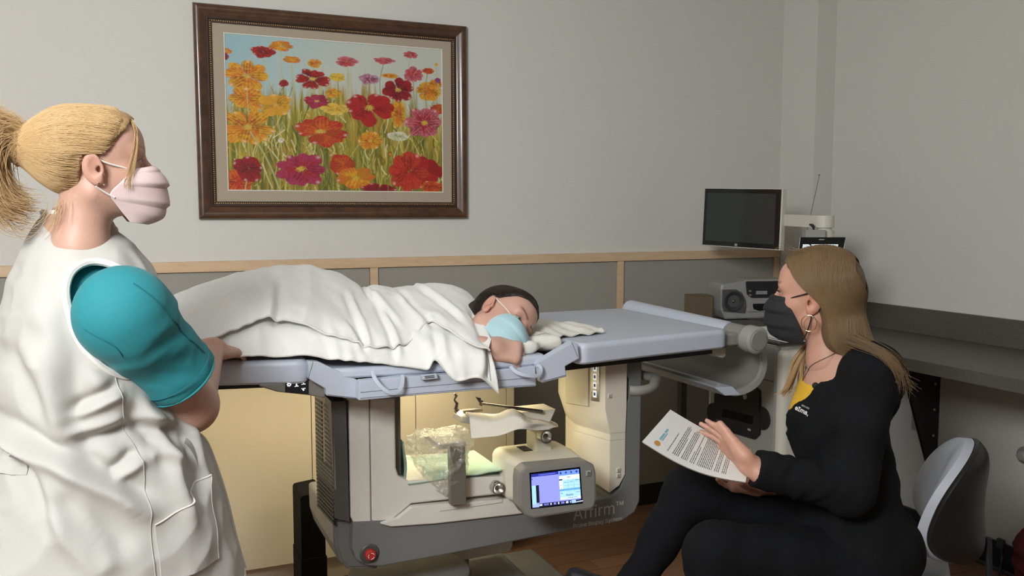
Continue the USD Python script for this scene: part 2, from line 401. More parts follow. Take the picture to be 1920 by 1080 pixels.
# --- C-shaped carrier: beam below and upright at the right
CAR = [(0.5768, 0.5386), (0.5723, 0.4551), (0.5845, 0.4206), (0.6196, 0.3969), (0.6618, 0.3883), (0.8369, 0.3915), (1.22, 0.4033), (1.3976, 0.4059), (1.4959, 0.41), (1.5415, 0.4332), (1.5599, 0.4679), (1.563, 0.9658), (1.4969, 0.9702), (1.4997, 0.9126), (1.5165, 0.8898), (1.5132, 0.825), (1.497, 0.8048), (1.5, 0.5696), (1.4841, 0.5203), (1.4434, 0.4945), (1.1155, 0.4874)]
carrier = part('carrier', soft_prism(poly(CAR, 0.004), YM, -0.82, 0.006), 'machine_grey')
part('gantry_shell', soft_prism(poly([(0.527, 0.5393), (0.5287, 0.4559), (0.5425, 0.4069), (0.5682, 0.3775), (0.6613, 0.3623), (0.6638, 0.5404)], 0.01), YM + 0.04, -0.72, 0.02), 'machine_grey')
q = [(0.625, 0.4337), (1.3733, 0.413), (1.3055, 0.4391), (1.3056, 0.4247)]
es = part('emergency_stop', lathe([(0.0, 0.004), (0.026, 0.004), (0.030, 0.001), (0.030, -0.002), (0, -0.002)], '-y', (q[0][0], YM, q[0][1])), 'grey_dark')
part('stop_button', lathe([(0, 0.022), (0.013, 0.021), (0.0165, 0.016), (0.0165, 0.004), (0, 0.004)], '-y', (q[0][0], YM, q[0][1])), 'red_plastic', es)
for a0 in (20, 140, 260):
    a = np.radians(np.linspace(a0, a0 + 75, 8))
    part('arrow', tube(np.c_[q[0][0] + 0.009 * np.cos(a), np.full(8, YM - 0.0225), q[0][1] + 0.009 * np.sin(a)], 0.0011, 6), 'white_print', es, smooth=False)
def text_xz(txt, h, x, y, z, bold=False, depth=0.0012):
    m = meshkit.text_mesh(txt, h, depth, bold); v = m.vertices
    return trimesh.Trimesh(np.c_[v[:, 0] + x, y - v[:, 2], v[:, 1] + z], m.faces[:, :], process=False)
part('lettering', text_xz('Affirm\u2122', 0.040, q[2][0], YM - 0.0005, q[2][1]), 'grey_print', smooth=False)
part('lettering', text_xz('Prone Biopsy System', 0.0135, q[2][0], YM - 0.0005, q[3][1] - 0.0125), 'grey_print', smooth=False)
# --- gantry housing at the left: grey vent shell, cream front
HZ1 = 0.90
hx = [v[0] for v in [(0.4716, 0.7557), (0.5331, 0.7488), (0.5612, 0.7457), (0.5675, 0.5529), (0.6326, 0.7378), (0.7072, 0.7294), (0.7484, 0.7248)]]
hz = [v[1] for v in [(0.4736, 0.6201), (0.502, 0.5717), (0.5359, 0.5461), (0.5704, 0.5347), (0.6328, 0.5257)]]
def plan(pts, z0, z1, r=0.0): return prism_xy(poly(pts, r), z0, z1)
yv = YM + 0.10
bl_ = [(0.5131, 0.6946)][0]
shell_top = [(bl_[0] + 0.03, -0.85), (bl_[0], -0.93), (hx[1] - 0.006, YM + 0.012), (hx[2] + 0.003, YM + 0.01), (hx[2] + 0.003, -0.85)]
zb = hz[2]
vs = hull([(x, y, HZ1) for x, y in shell_top] + [(x, y, hz[0] + 0.02) for x, y in shell_top] + [((x - hx[2]) * 0.72 + hx[2], y + 0.02, zb) for x, y in shell_top])
shell = part('vent_shell', vs, 'grey_mid')
part('vent_edge', hull([(hx[1] - 0.012, YM + 0.013, HZ1), (hx[2] + 0.002, YM + 0.004, HZ1), (hx[2] + 0.002, YM + 0.1, HZ1), (hx[1] - 0.012, YM + 0.1, HZ1), (hx[1] - 0.006, YM + 0.013, zb + 0.005), (hx[2] + 0.006, YM + 0.004, zb - 0.008), (hx[2] + 0.006, YM + 0.1, zb - 0.008), (hx[1] - 0.006, YM + 0.1, zb + 0.005)]), 'grey_dark', shell)
# vent slots: follow the oblique face between the two front corners of the shell
pa, pb = np.array([bl_[0], -0.93]), np.array([hx[1] - 0.006, YM + 0.012])
dv = pb - pa; nv = np.array([dv[1], -dv[0]]) / np.linalg.norm(dv)
def slot(t0, t1, z, h=0.0042):
    a, b = pa + dv * t0 + nv * 0.002, pa + dv * t1 + nv * 0.002
    return hull([(p_[0] + n_ * nv[0] * -0.006, p_[1] + n_ * nv[1] * -0.006, z + s_ * h) for p_ in (a, b) for n_ in (0, 1) for s_ in (-1, 1)])
for k in range(14):
    z = 0.872 - k * 0.0135
    part('vent_slot', slot(0.06, 0.42, z), 'black', shell, smooth=False); part('vent_slot', slot(0.55, 0.88, z), 'black', shell, smooth=False)
for k in range(14):
    part('vent_slot', slot(0.05, 0.95, 0.690 - k * 0.0122 - 0.0, 0.0036), 'black', shell, smooth=False)
# cream C-frame: upright (two panels) and tray
FR = [(0.5717, 0.9092), (0.5707, 0.5524), (0.5784, 0.5352), (0.6247, 0.5269), (0.6328, 0.5257), (0.6948, 0.5249), (0.7568, 0.5674), (1.0655, 0.5585), (1.0656, 0.6155), (0.7475, 0.6396), (0.7178, 0.658), (0.7099, 0.6835), (0.7092, 0.8974)]
body = poly(FR, 0.004)
sx = hx[4]
def clip(g, x0, x1): return g.intersection(sg.box(x0, -1, x1, 3))
part('front_panel', soft_prism(clip(body, 0, sx - 0.001), YM + 0.002, YM + 0.22, 0.006), 'machine_white')
part('front_panel', soft_prism(clip(body, sx + 0.001, 9), YM + 0.002, YM + 0.30, 0.008), 'machine_white')
part('slot_wall', box(hx[5] - 0.03, hx[5] + 0.026, YM + 0.03, YM + 0.30, 0.60, 0.93), 'slot_metal')
part('tray_skirt', soft_prism(poly([(0.6496, 0.525), (0.6902, 0.5092), (0.8344, 0.4982), (1.111, 0.4895), (1.1578, 0.4899), (1.1577, 0.5425), (1.0612, 0.5448), (0.7537, 0.5627), (0.7085, 0.5328)], 0.003), YM - 0.01, YM + 0.30, 0.005), 'machine_white')
part('tray_lid', box(*[f for f in ([(0.8417, 0.5591)][0][0],)], 1.05, YM - 0.0115, YM - 0.009, *[v[1] for v in [(0.939, 0.5357), (0.9391, 0.5476)]]), 'machine_white')
TZ = 0.6268
def knob(cx, cy, cz, r, depth, parent=None):
    k = part('knob', lathe([(0, -depth), (r * 0.8, -depth), (r * 0.98, -depth * 0.8), (r, 0.004), (r * 0.93, 0.010), (r * 0.80, 0.010), (r * 0.74, 0.004), (r * 0.4, -0.001), (0, 0.0005)], '-y', (cx, cy, cz), 32), 'steel', parent)
    return k
q = [(1.0298, 0.588), (1.1957, 0.7356)]
knob(q[0][0], -1.17, q[0][1], 0.0215, 0.02)
# --- detector block with touch display
q8 = [(1.0299, 0.6979), (1.2727, 0.6859), (1.2905, 0.5714), (1.274, 0.5366), (1.0736, 0.5382), (1.03, 0.5882)]
blk = [(1.0628, 0.6769), (1.3579, 0.6713), (1.3593, 0.4885), (1.0625, 0.528)]
DX0, DX1 = blk[0][0], blk[1][0]
def block(p):
    return s_box(p, ((DX0 + DX1) / 2 + 0.005, -1.12, 0.655), ((DX1 - DX0) / 2 + 0.01, 0.17, 0.115), 0.045)
part('detector_block', hull(np.vstack([rbox(1.055, 1.30, -1.20, -1.04, 0.54, 0.688, 0.03).vertices, rbox(1.085, 1.29, -1.285, -1.1, 0.56, 0.680, 0.02).vertices])), 'cream')
# the display's housing, turned a little towards the room
DISP = [(1.0317, 0.659), (1.0351, 0.6844), (1.0576, 0.6978), (1.2542, 0.6913), (1.2802, 0.6783), (1.2879, 0.654), (1.2905, 0.5714), (1.2833, 0.5438), (1.2666, 0.5377), (1.0788, 0.5374), (1.0508, 0.5495), (1.0317, 0.5782)]
hs = part('display_housing', soft_prism(poly(DISP, 0.012), -1.335, -1.285, 0.010), 'grey_mid')
SC = np.array([(1.0681, 0.6733), (1.2281, 0.6711), (1.2371, 0.5648), (1.0735, 0.5707)])
def scr(u, v):
    """Point of the screen, u to the right and v downward, both 0..1."""
    return (SC[0] * (1 - u) + SC[1] * u) * (1 - v) + (SC[3] * (1 - u) + SC[2] * u) * v
def scr_rect(u0, u1, v0, v1, y=-1.3355, th=0.0006):
    c = [scr(u0, v0), scr(u1, v0), scr(u1, v1), scr(u0, v1)]
    return hull([(a, yy, b) for a, b in c for yy in (y, y + th)])
part('screen_glass', scr_rect(-0.03, 1.03, -0.05, 1.03, -1.3358, 0.002), 'black_gloss', hs)
NU, NV = 160, 110
U, V = np.meshgrid(np.linspace(0, 1, NU), np.linspace(0, 1, NV), indexing='ij')
pc = np.empty((NU, NV, 3)); pc[:] = (0.23, 0.25, 0.95)
def fill(u0, u1, v0, v1, c): pc[(U >= u0) & (U <= u1) & (V >= v0) & (V <= v1)] = c
fill(0, .56, 0, .085, (0.02, 0.03, 0.25)); fill(0.15, .5, .03, .06, (0.10, 0.12, 0.5))
fill(0, .085, .34, .93, (0.30, 0.55, 0.80)); fill(.085, .15, .34, .87, (0.01, 0.01, 0.02)); fill(0, .13, .9, 1, (0.30, 0.38, 0.95))
fill(.57, 1, 0, .14, (0.13, 0.24, 0.75)); fill(.57, 1, .14, .86, (0.33, 0.58, 0.95)); fill(.57, 1, .15, .27, (0.62, 0.80, 1.0))
fill(.57, .64, .24, .28, (0.01, 0.01, 0.02)); fill(.57, .64, .29, .54, (0.75, 0.88, 1.0)); fill(.57, 1, .54, .60, (0.12, 0.32, 0.55)); fill(.57, 1, .78, .86, (0.55, 0.75, 1.0))
for u in (.755, .875): fill(u - .003, u + .003, .27, .66, (0.15, 0.3, 0.55))
for v in (.36, .45): fill(.64, 1, v - .004, v + .004, (0.2, 0.38, 0.65))
for u0, u1, v in ((.67, .73, .35), (.79, .85, .33), (.90, .98, .31), (.9, .98, .66), (.72, .93, .81), (.73, .80, .2)): fill(u0, u1, v - .008, v + .012, (0.14, 0.27, 0.5))
fill(0.14, 1, .89, 1, (0.01, 0.012, 0.04))
for u0, u1, c in ((.15, .20, (.6, .75, .9)), (.23, .33, (.12, .14, .4)), (.36, .385, (.7, .7, .85)), (.43, .48, (.2, .22, .55)), (.52, .545, (.8, .8, .9)), (.58, .65, (.16, .18, .5)), (.685, .73, (.7, .75, .85)), (.765, .79, (.4, .42, .8))): fill(u0, u1, .91, .97, c)
fill(.80, .89, .895, .99, (0.30, 0.48, 0.65))
for k, (cu, w) in enumerate(((.61, .02), (.72, .024), (.83, .018), (.945, .024))):
    fill(cu - w, cu + w, .055, .08, (.02, .03, .12)); fill(cu - .008, cu + .008, .03, .11, (.02, .03, .12))
fill(.005, .03, .14, .16, (.05, .05, .2)); fill(.012, .022, .12, .18, (.05, .05, .2)); fill(.595, .615, .32, .335, (.1, .2, .4)); fill(.59, .62, .42, .44, (.1, .2, .4)); fill(.6, .62, .5, .52, (.1, .2, .4)); fill(.595, .625, .655, .67, (.02, .05, .2))
attr_mat('screen_picture', 0.35, emit=1.1)
P = np.empty((NU, NV, 3)); g = scr(U[..., None], V[..., None]); P[..., 0] = g[..., 0]; P[..., 1] = -1.3362; P[..., 2] = g[..., 1]
part('screen_picture', grid_mesh(P[:, ::-1]), 'screen_picture', hs, paint=pc[:, ::-1].reshape(-1, 3))
a, b = scr(.69, .755), scr(1, .30)
part('screen_text', text_xz('Ready', 0.0062, a[0], -1.3366, a[1], depth=0.0003), 'grey_dark', hs, smooth=False)
a = scr(.895, .975)
part('screen_text', text_xz('1:29:18 PM', 0.0030, a[0] - 0.001, -1.3366, a[1] + 0.0005, depth=0.0003), 'lit_icon', hs, smooth=False)
q = [(1.2611, 0.6534)][0]
pb_ = part('display_button', rbox(q[0] - 0.0085, q[0] + 0.0085, -1.3385, -1.333, q[1] - 0.0085, q[1] + 0.0085, 0.002), 'grey_light', hs)
part('symbol', T(cat(tube([(0.004 * math.cos(t), 0, 0.004 * math.sin(t)) for t in np.linspace(2.0, 7.4, 14)], 0.0008, 5), box(-0.0007, 0.0007, -0.0005, 0.0005, 0.0, 0.005)), (q[0], -1.339, q[1])), 'grey_dark', pb_)
# --- compression stage: post, knob, needle rods
pz = [(1.1639, 0.6646), (1.2208, 0.6581), (1.1638, 0.7168), (1.2186, 0.7249)]
px0, px1 = pz[0][0], pz[1][0]
stg = part('stage_post', cat(rbox(px0, px1, -1.165, -1.09, 0.675, pz[3][1] + 0.02, 0.005), hull([(px0 - 0.045, -1.15, 0.815), (px1 + 0.02, -1.15, 0.815), (px0, -1.15, 0.775), (px1, -1.15, 0.775), (px0 - 0.045, -1.06, 0.815), (px1 + 0.02, -1.06, 0.815), (px0, -1.06, 0.775), (px1, -1.06, 0.775)])), 'cream')
q = [(1.186, 0.7413)][0]
knob(q[0], -1.19, q[1], 0.0235, 0.022, stg)
part('slot', box(px0 - 0.035, px0 - 0.004, -1.15, -1.09, 0.684, 0.6895), 'black', stg)
nr = part('needle_rod', tube([(0.9927, -1.1299, 0.8506), (1.1873, -1.1633, 0.8144)], [0.004, 0.006], 8), 'steel_dark', stg)
part('needle_bracket', prism_xz(poly([(0.9925, 0.8629), (1.0088, 0.858), (1.0051, 0.8428)]), -1.085, -1.075), 'black', stg)
part('needle_bracket', prism_xz(poly([(1.0106, 0.851), (1.0161, 0.8488), (1.0124, 0.8318), (1.0069, 0.8341)]), -1.085, -1.07), 'black', stg)
q = [(0.9064, 0.888), (0.9134, 0.8808), (0.9063, 0.868), (0.915, 0.8555), (0.9114, 0.8407), (0.9166, 0.8318)]
part('needle_guide', tube([(a, -1.12, b) for a, b in q], [0.003, 0.005, 0.003, 0.005, 0.006, 0.007], 6), 'steel_dark', stg)
part('lamp', lathe([(0, 0), (0.006, 0.002), (0.008, 0.008), (0.006, 0.015), (0, 0.018)], at=(np.float64(0.9234), -1.13, np.float64(0.8182)), seg=12), 'warm_lamp', stg)
part('needle_holder', hull([(a, y, b) for a, b in [(0.9271, 0.8123), (0.9589, 0.8093), (0.9571, 0.7874), (0.9252, 0.7956)] for y in (-1.12, -1.05)]), 'grey_light', stg)
part('rail', box(0.9131, 1.0002, -1.12, -1.10, 0.8231, 0.8315), 'steel_dark', stg)
# --- grey-brown upright bracket standing in front of the tray
bk = [(0.865, 0.7451), (0.913, 0.7399), (0.9156, 0.5584), (0.8673, 0.5616)]
part('paddle_arm', hull([(a, y, b) for a, b in bk for y in (-1.195, -1.17)]), 'taupe')
part('paddle', rbox(bk[0][0] - 0.03, bk[1][0] + 0.01, -1.18, -1.02, bk[0][1] - 0.012, bk[0][1] + 0.004, 0.004), 'grey_light')
# --- tube column at the right
cA = [(1.4402, 0.7793), (1.4974, 0.774), (1.4433, 0.4981), (1.4841, 0.5203)]
CXm, CXr = cA[0][0], cA[1][0]
zt = 0.965
lower = [(CXm, YM - 0.004), (CXr + 0.002, YM - 0.004), (CXr + 0.002, -0.85), (1.43, -0.85), (1.395, -0.99)]
LW = part('tube_column', hull([(x, y, z) for x, y in lower for z in (0.69, 0.57)] + [(CXm, YM - 0.004, 0.515), (CXr - 0.02, YM - 0.004, 0.535), (CXr - 0.02, -0.86, 0.535), (1.43, -0.86, 0.545), (1.40, -0.985, 0.55)]), 'cream')
upper = [(CXm - 0.02, YM - 0.006), (CXr + 0.004, YM - 0.006), (CXr + 0.004, -0.85), (1.40, -0.85), (1.345, -1.01)]
HD = part('tube_head', cat(hull([(x, y, z) for x, y in upper for z in (0.80, zt)] + [(x, y, 0.715) for x, y in lower]), hull([(x, y, z) for x, y in lower for z in (0.69, 0.73)])), 'cream')
# lit buttons and their bright rim on the head's left face
fa, fb = np.array(upper[4]), np.array(upper[0])
def face(tt, z, out=0.0):
    d = fb - fa; n = np.array([d[1], -d[0]]) / np.linalg.norm(d); w = fa + d * tt + n * out
    return (w[0], w[1], z)
def plate(t0, t1, z0, z1, o0, o1): return hull([face(t, z, o) for t in (t0, t1) for z in (z0, z1) for o in (o0, o1)])
rim = part('key_panel', plate(0.66, 0.86, 0.822, 0.952, -0.002, 0.003), 'steel', HD)
for k in range(4):
    z = 0.835 + 0.029 * k
    part('key', plate(0.72, 0.80, z, z + 0.022, 0.003, 0.005), 'key_glow', HD)
    part('key_mark', plate(0.74, 0.78, z + 0.006, z + 0.016, 0.005, 0.0056), 'grey_dark', HD)
part('cover', plate(0.02, 0.60, 0.80, 0.955, -0.002, 0.0035), 'cream', HD)
part('latch_slot', plate(0.22, 0.36, 0.935, 0.965, 0.0, 0.0045), 'black', HD)
def icon_plate(px, pz, w, h):
    o = part('touch_key', rbox(px - w, px + w, YM - 0.009, YM - 0.004, pz - h, pz + h, 0.002), 'cream', LW)
    part('symbol', T(cat(box(-w * .55, w * .55, -0.0006, 0, h * .5, h * .62), box(-w * .55, w * .55, -0.0006, 0, -h * .62, -h * .5), box(-w * .55, -w * .4, -0.0006, 0, -h * .6, h * .6), box(-0.001, 0.001, -0.0006, 0, -h * .3, h * .3)), (px, YM - 0.0095, pz)), 'grey_mid', o)
for px, pz in [(1.4368, 0.8425), (1.4723, 0.5885), (1.4725, 0.5703)]: icon_plate(px, pz, 0.0075, 0.0075)
# grab handle on the upright
hl = [(1.4036, -1.337, 0.8966), (1.4323, -1.3495, 0.8966), (1.4858, -1.329, 0.8968), (1.5461, -1.2564, 0.8994), (1.6073, -1.1416, 0.8904), (1.5816, -1.1082, 0.8939)]
part('grab_handle', tube(spline(hl, 20), 0.016, 12), 'grey_mid')


# ---------------------------------------------------------------- table top: pads, aprons, straps
def pad(outline, z0, z1, r=0.018, mt='vinyl', name='pad'):
    """Upholstered pad from a plan outline, rounded rim, slightly domed."""
    ring0 = np.array(poly(outline, 0.03).segmentize(0.04).exterior.coords)[:-1]
    if sg.Polygon(ring0).exterior.is_ccw is False: ring0 = ring0[::-1]
    e = np.roll(ring0, -1, 0) - ring0; nrm_ = np.c_[-e[:, 1], e[:, 0]] / np.linalg.norm(e, axis=1)[:, None]
    bis = nrm_ + np.roll(nrm_, 1, 0); bis /= (bis * nrm_).sum(1)[:, None]
    R, lev = [], [(0.006, z0), (0.0, z0 + 0.006)] + [(r * 0.9 * (1 - math.cos(b)), z1 - r + r * math.sin(b)) for b in np.linspace(0, math.pi / 2, 8)]
    for d, z in lev: q = ring0 + bis * d; R.append(np.c_[q, np.full(len(q), z)])
    R = np.array(R); n = len(ring0); g = grid_mesh(np.swapaxes(R, 0, 1), True)
    c = R[-1].mean(0) + (0, 0, 0.001); k = (np.arange(n) * len(lev)) + len(lev) - 1; kb = np.arange(n) * len(lev)
    v = np.vstack([g.vertices, c, R[0].mean(0)]); m_ = len(g.vertices)
    f = np.vstack([g.faces, np.c_[k, np.roll(k, -1), np.full(n, m_)], np.c_[np.roll(kb, -1), kb, np.full(n, m_ + 1)]])
    o = trimesh.Trimesh(v, f, process=False)
    if o.volume < 0: o.invert()
    return o
LP = [(-0.55, -0.52), (-0.55, -1.16), (-0.3, -1.19), (0.19, -1.205), (0.44, -1.275), (0.44, -0.50)]
part('leg_pad', pad(LP, 0.984, 1.05), 'vinyl')
MP = [(0.448, -0.50), (0.448, -1.285), (0.55, -1.30), (1.05, -1.32), (1.235, -1.315), (1.235, -0.50)]
part('torso_pad', pad([(0.448, -0.50), (0.448, -1.27), (0.55, -1.29), (1.06, -1.31), (1.14, -1.30), (1.14, -0.50)], 0.992, 1.022, 0.012), 'vinyl')
RP = [(1.236, -0.50), (1.236, -1.322), (1.5, -1.275), (1.84, -1.225), (1.865, -1.20), (1.87, -0.52), (1.84, -0.50)]
part('head_pad', pad(RP, 0.985, 1.05), 'vinyl')
part('table_board', prism_xy(poly([(-0.53, -0.53), (-0.53, -1.08), (0.19, -1.12), (0.46, -1.17), (1.2, -1.25), (1.84, -1.16), (1.84, -0.53)]), 0.958, 0.9835), 'black')
# sloping transition covers and the front apron, each a padded flap
def flap(px_pts, y, th, r=0.004, mt='vinyl', name='flap', dy=None):
    return part(name, soft_prism(poly(px_pts, r), y, y + th, 0.004), mt)
flap([(0.43, 1.048), (0.4586, 1.0446), (0.5674, 0.985), (0.5621, 0.9332), (0.4784, 0.9492), (0.4759, 0.9686), (0.4319, 0.9984)], -1.285, 0.03, name='apron_left')
flap([(0.5626, 0.9896), (0.686, 0.992), (0.8017, 0.9894), (0.9837, 0.99), (1.09, 0.9935), (1.0936, 0.9324), (0.915, 0.9357), (0.7225, 0.9363), (0.5574, 0.9355)], -1.318, 0.03, name='apron_middle')
flap([(1.0905, 1.0031), (1.2086, 1.0596), (1.2267, 1.052), (1.2325, 1.0078), (1.184, 0.9869), (1.1895, 0.9557), (1.1081, 0.9427), (1.0958, 0.9724)], -1.327, 0.03, name='apron_right')
# piping stitched along the apron edges
def stitch(px_pts, y, r=0.0008): return tube([(a, y, b) for a, b in px_pts], r, 5)
part('seam', stitch([(0.4808, 0.9525), (0.5585, 0.9371), (0.5651, 0.9812)], -1.2855), 'vinyl_seam')
part('seam', stitch([(0.5639, 0.958), (0.7212, 0.9601), (0.9132, 0.9602), (1.0877, 0.9594)], -1.3185), 'vinyl_seam')
part('seam', stitch([(0.5636, 0.9418), (0.721, 0.9419), (0.9131, 0.9415), (1.0878, 0.937)], -1.3185), 'vinyl_seam')
part('seam', stitch([(1.1092, 0.9483), (1.1852, 0.961)], -1.3285), 'vinyl_seam')
part('seam', stitch([(1.2042, 1.0605), (1.2262, 1.0123)], -1.3285), 'vinyl_seam')
part('seam', stitch([(0.4437, 1.0461), (0.43, 1.0005)], -1.2855), 'vinyl_seam')
part('dark_gap', box(0.60, 1.17, -1.27, -0.6, 0.95, 0.9915), 'black')
# strap handles hanging from the torso pad
def strap(px, y, w):
    c = spline([(a, y - 0.004, b) for a, b in px], 26); n = len(c)
    t = np.gradient(c, axis=0); t /= np.linalg.norm(t, axis=1)[:, None]
    side = np.cross(t, (0, 1, 0.0)); side /= np.linalg.norm(side, axis=1)[:, None]
    o = np.array([0, 1, 0]) * 0.002
    bulge = (np.sin(np.linspace(0, math.pi, n)) * 0.02)[:, None] * np.array([0, -1, 0])
    ring = [c + bulge + s * side * w + d * o for s, d in ((1, 1), (1, -1), (-1, -1), (-1, 1))]
    return grid_mesh(np.stack(ring + ring[:1], 1)[:, ::-1])
part('strap_handle', strap([(0.5943, 1.0175), (0.6, 0.9965), (0.6176, 0.9714), (0.6415, 0.956), (0.6627, 0.9573), (0.6767, 0.9786), (0.68, 0.9994)], -1.325, 0.0055), 'vinyl')
part('strap_handle', strap([(1.0031, 1.0013), (1.0132, 0.988), (1.0371, 0.9767), (1.0629, 0.9717), (1.0871, 0.973), (1.0975, 0.985), (1.087, 1.0001)], -1.33, 0.0055), 'vinyl')
bq = [(0.7308, 0.9956), (0.7778, 0.9966), (0.7809, 0.9827), (0.7354, 0.9816)]
bk_ = part('buckle', hull([(a, y, b) for a, b in bq for y in (-1.335, -1.322)]), 'vinyl')
for u in (0.3, 0.62):
    a, b = np.array(bq[0]) * (1 - u) + np.array(bq[3]) * u, np.array(bq[1]) * (1 - u) + np.array(bq[2]) * u
    a2, b2 = a * .8 + b * .2, a * .2 + b * .8
    part('slit', tube([(a2[0], -1.3355, a2[1]), (b2[0], -1.3355, b2[1])], 0.0013, 6), 'grey_dark', bk_)
# control box under the leg pad, with lit symbols
cbx_ = [(0.2897, 0.9891), (0.4684, 0.9883), (0.4854, 0.9601), (0.4806, 0.9351), (0.4356, 0.9479), (0.3531, 0.9636)]
kb = part('control_box', soft_prism(poly(cbx_, 0.004), -1.250, -1.0, 0.006), 'grey_mid')
kp = [(0.3743, 0.9919), (0.4357, 0.9915), (0.4349, 0.9517), (0.3736, 0.9627)]
part('key_panel', hull([(a, y, b) for a, b in kp for y in (-1.254, -1.249)]), 'black', kb)
ic = [(0.3838, 0.9825), (0.4037, 0.9795), (0.4224, 0.9839), (0.422, 0.9648)]
gx, gz = ic[0]
part('lamp_symbol', cat(*[box(gx - 0.0008, gx + 0.0008, -1.2552, -1.2542, gz - 0.006, gz - 0.0035) if k == 0 else rot(box(gx - 0.0008, gx + 0.0008, -1.2552, -1.2542, gz - 0.006, gz - 0.0035), (0, 1, 0), 45 * k, (gx, 0, gz)) for k in range(8)], tube([(gx + 0.003 * math.cos(t), -1.2548, gz + 0.003 * math.sin(t)) for t in np.linspace(0, 2 * math.pi, 12, endpoint=False)], 0.0009, 5, True)), 'lit_icon', kb)
for k, (gx, gz) in enumerate(ic[1:]):
    s_ = -1 if k == 2 else 1
    up = [(-0.0045, 0), (0.0045, 0)]
    part('arrow_symbol', cat(box(gx - 0.0055, gx + 0.0055, -1.2552, -1.2542, gz - s_ * 0.0036 - 0.0007, gz - s_ * 0.0036 + 0.0007), box(gx - 0.0006, gx + 0.0006, -1.2552, -1.2542, gz - 0.002, gz + 0.004), prism_xz(poly([(gx - 0.003, gz + 0.001), (gx + 0.003, gz + 0.001), (gx, gz - 0.003)] if k != 1 else [(gx - 0.0025, gz + 0.0025), (gx + 0.0025, gz + 0.0025), (gx, gz + 0.0055)]), -1.2552, -1.2542)), 'lit_icon', kb)
# warm work lamps under the board light the gantry and the cabinet
for k, (x, w, pw) in enumerate(((0.30, 0.35, 26.0), (0.98, 0.40, 15.0), (0.95, 0.50, 16.0))):
    l = UsdLux.RectLight.Define(stage, str(bt.GetPath()) + '/work_lamp_%d' % k)
    l.CreateWidthAttr(w); l.CreateHeightAttr(0.10); l.CreateColorAttr(Gf.Vec3f(1.0, 0.83, 0.53)); l.CreateIntensityAttr(pw)
    l.AddTranslateOp().Set(Gf.Vec3d(*(np.array([x, (-0.72, -0.98, -0.58)[k], 0.948]) + B0)))
    part('lamp_strip', box(x - w / 2 - 0.01, x + w / 2 + 0.01, (-0.78, -1.04, -0.64)[k], (-0.66, -0.92, -0.52)[k], 0.949, 0.957), 'cream')
# --- end bolster and curved leg rest at the right end
ca, cbk = np.array([1.967, -1.235, 1.008]), np.array([1.915, -0.48, 1.036])
ax = (cbk - ca) / np.linalg.norm(cbk - ca)
bol = part('bolster', tube([ca + ax * 0.13, ca + ax * 0.15, ca + ax * 0.4, cbk - ax * 0.01, cbk], [0.036, 0.044, 0.044, 0.044, 0.03], 24), 'vinyl')
part('bolster_clamp', tube([ca + ax * 0.045, ca + ax * 0.047, ca + ax * 0.13, ca + ax * 0.132], [0.038, 0.042, 0.042, 0.038], 24), 'grey_mid', bol)
part('bolster_cap', cat(tube([ca - ax * 0.012, ca - ax * 0.006, ca + ax * 0.036, ca + ax * 0.042], [0.040, 0.048, 0.048, 0.044], 32)), 'grey_light', bol)
part('cap_disc', tube([ca - ax * 0.016, ca - ax * 0.011], [0.034, 0.037], 32), 'grey_mid', bol)
part('end_bracket', rbox(1.868, 1.94, -1.19, -1.10, 0.985, 1.03, 0.008), 'grey_mid')
# curved shell: half pipe hanging below the bolster, axis along the table's width
TR = [(2.0925, 0.9614), (2.101, 0.9178), (2.0931, 0.8636), (2.0631, 0.8228), (2.0185, 0.801), (1.9669, 0.7936), (1.9179, 0.8055), (1.8828, 0.8275)]
def trough(off, y0, y1, pts=TR):
    c = spline([(a, 0, b) for a, b in pts], 22)[:, [0, 2]]
    t = np.gradient(c, axis=0); n = np.c_[-t[:, 1], t[:, 0]] / np.linalg.norm(t, axis=1)[:, None]
    ctr = c.mean(0) + np.array([0, 0.06]); s = np.sign(((ctr - c) * n).sum(1))[:, None]
    inn = c + n * s * off
    ring = np.vstack([c, inn[::-1]])
    return prism_xz(sg.Polygon(ring).buffer(0), y0, y1)
lr = part('leg_rest', trough(0.016, -1.12, -0.42), 'grey_mid')
part('leg_rest_rim', trough(0.022, -1.135, -1.119), 'grey_light', lr)
m_ = [(1.868, 0.8325), (1.9144, 0.8), (1.9841, 0.7961), (1.9459, 0.83), (1.8971, 0.853)]
part('leg_rest_cover', hull([(a, y, b) for a, b in m_[:4] for y in (-1.138, -0.45)]), 'vinyl', lr)
part('support_arm', hull([(a, y, b) for a, b in [(1.7683, 0.9708), (1.9047, 0.9734), (1.9032, 0.9433), (1.8897, 0.9386)] for y in (-1.15, -1.1)]), 'cream')


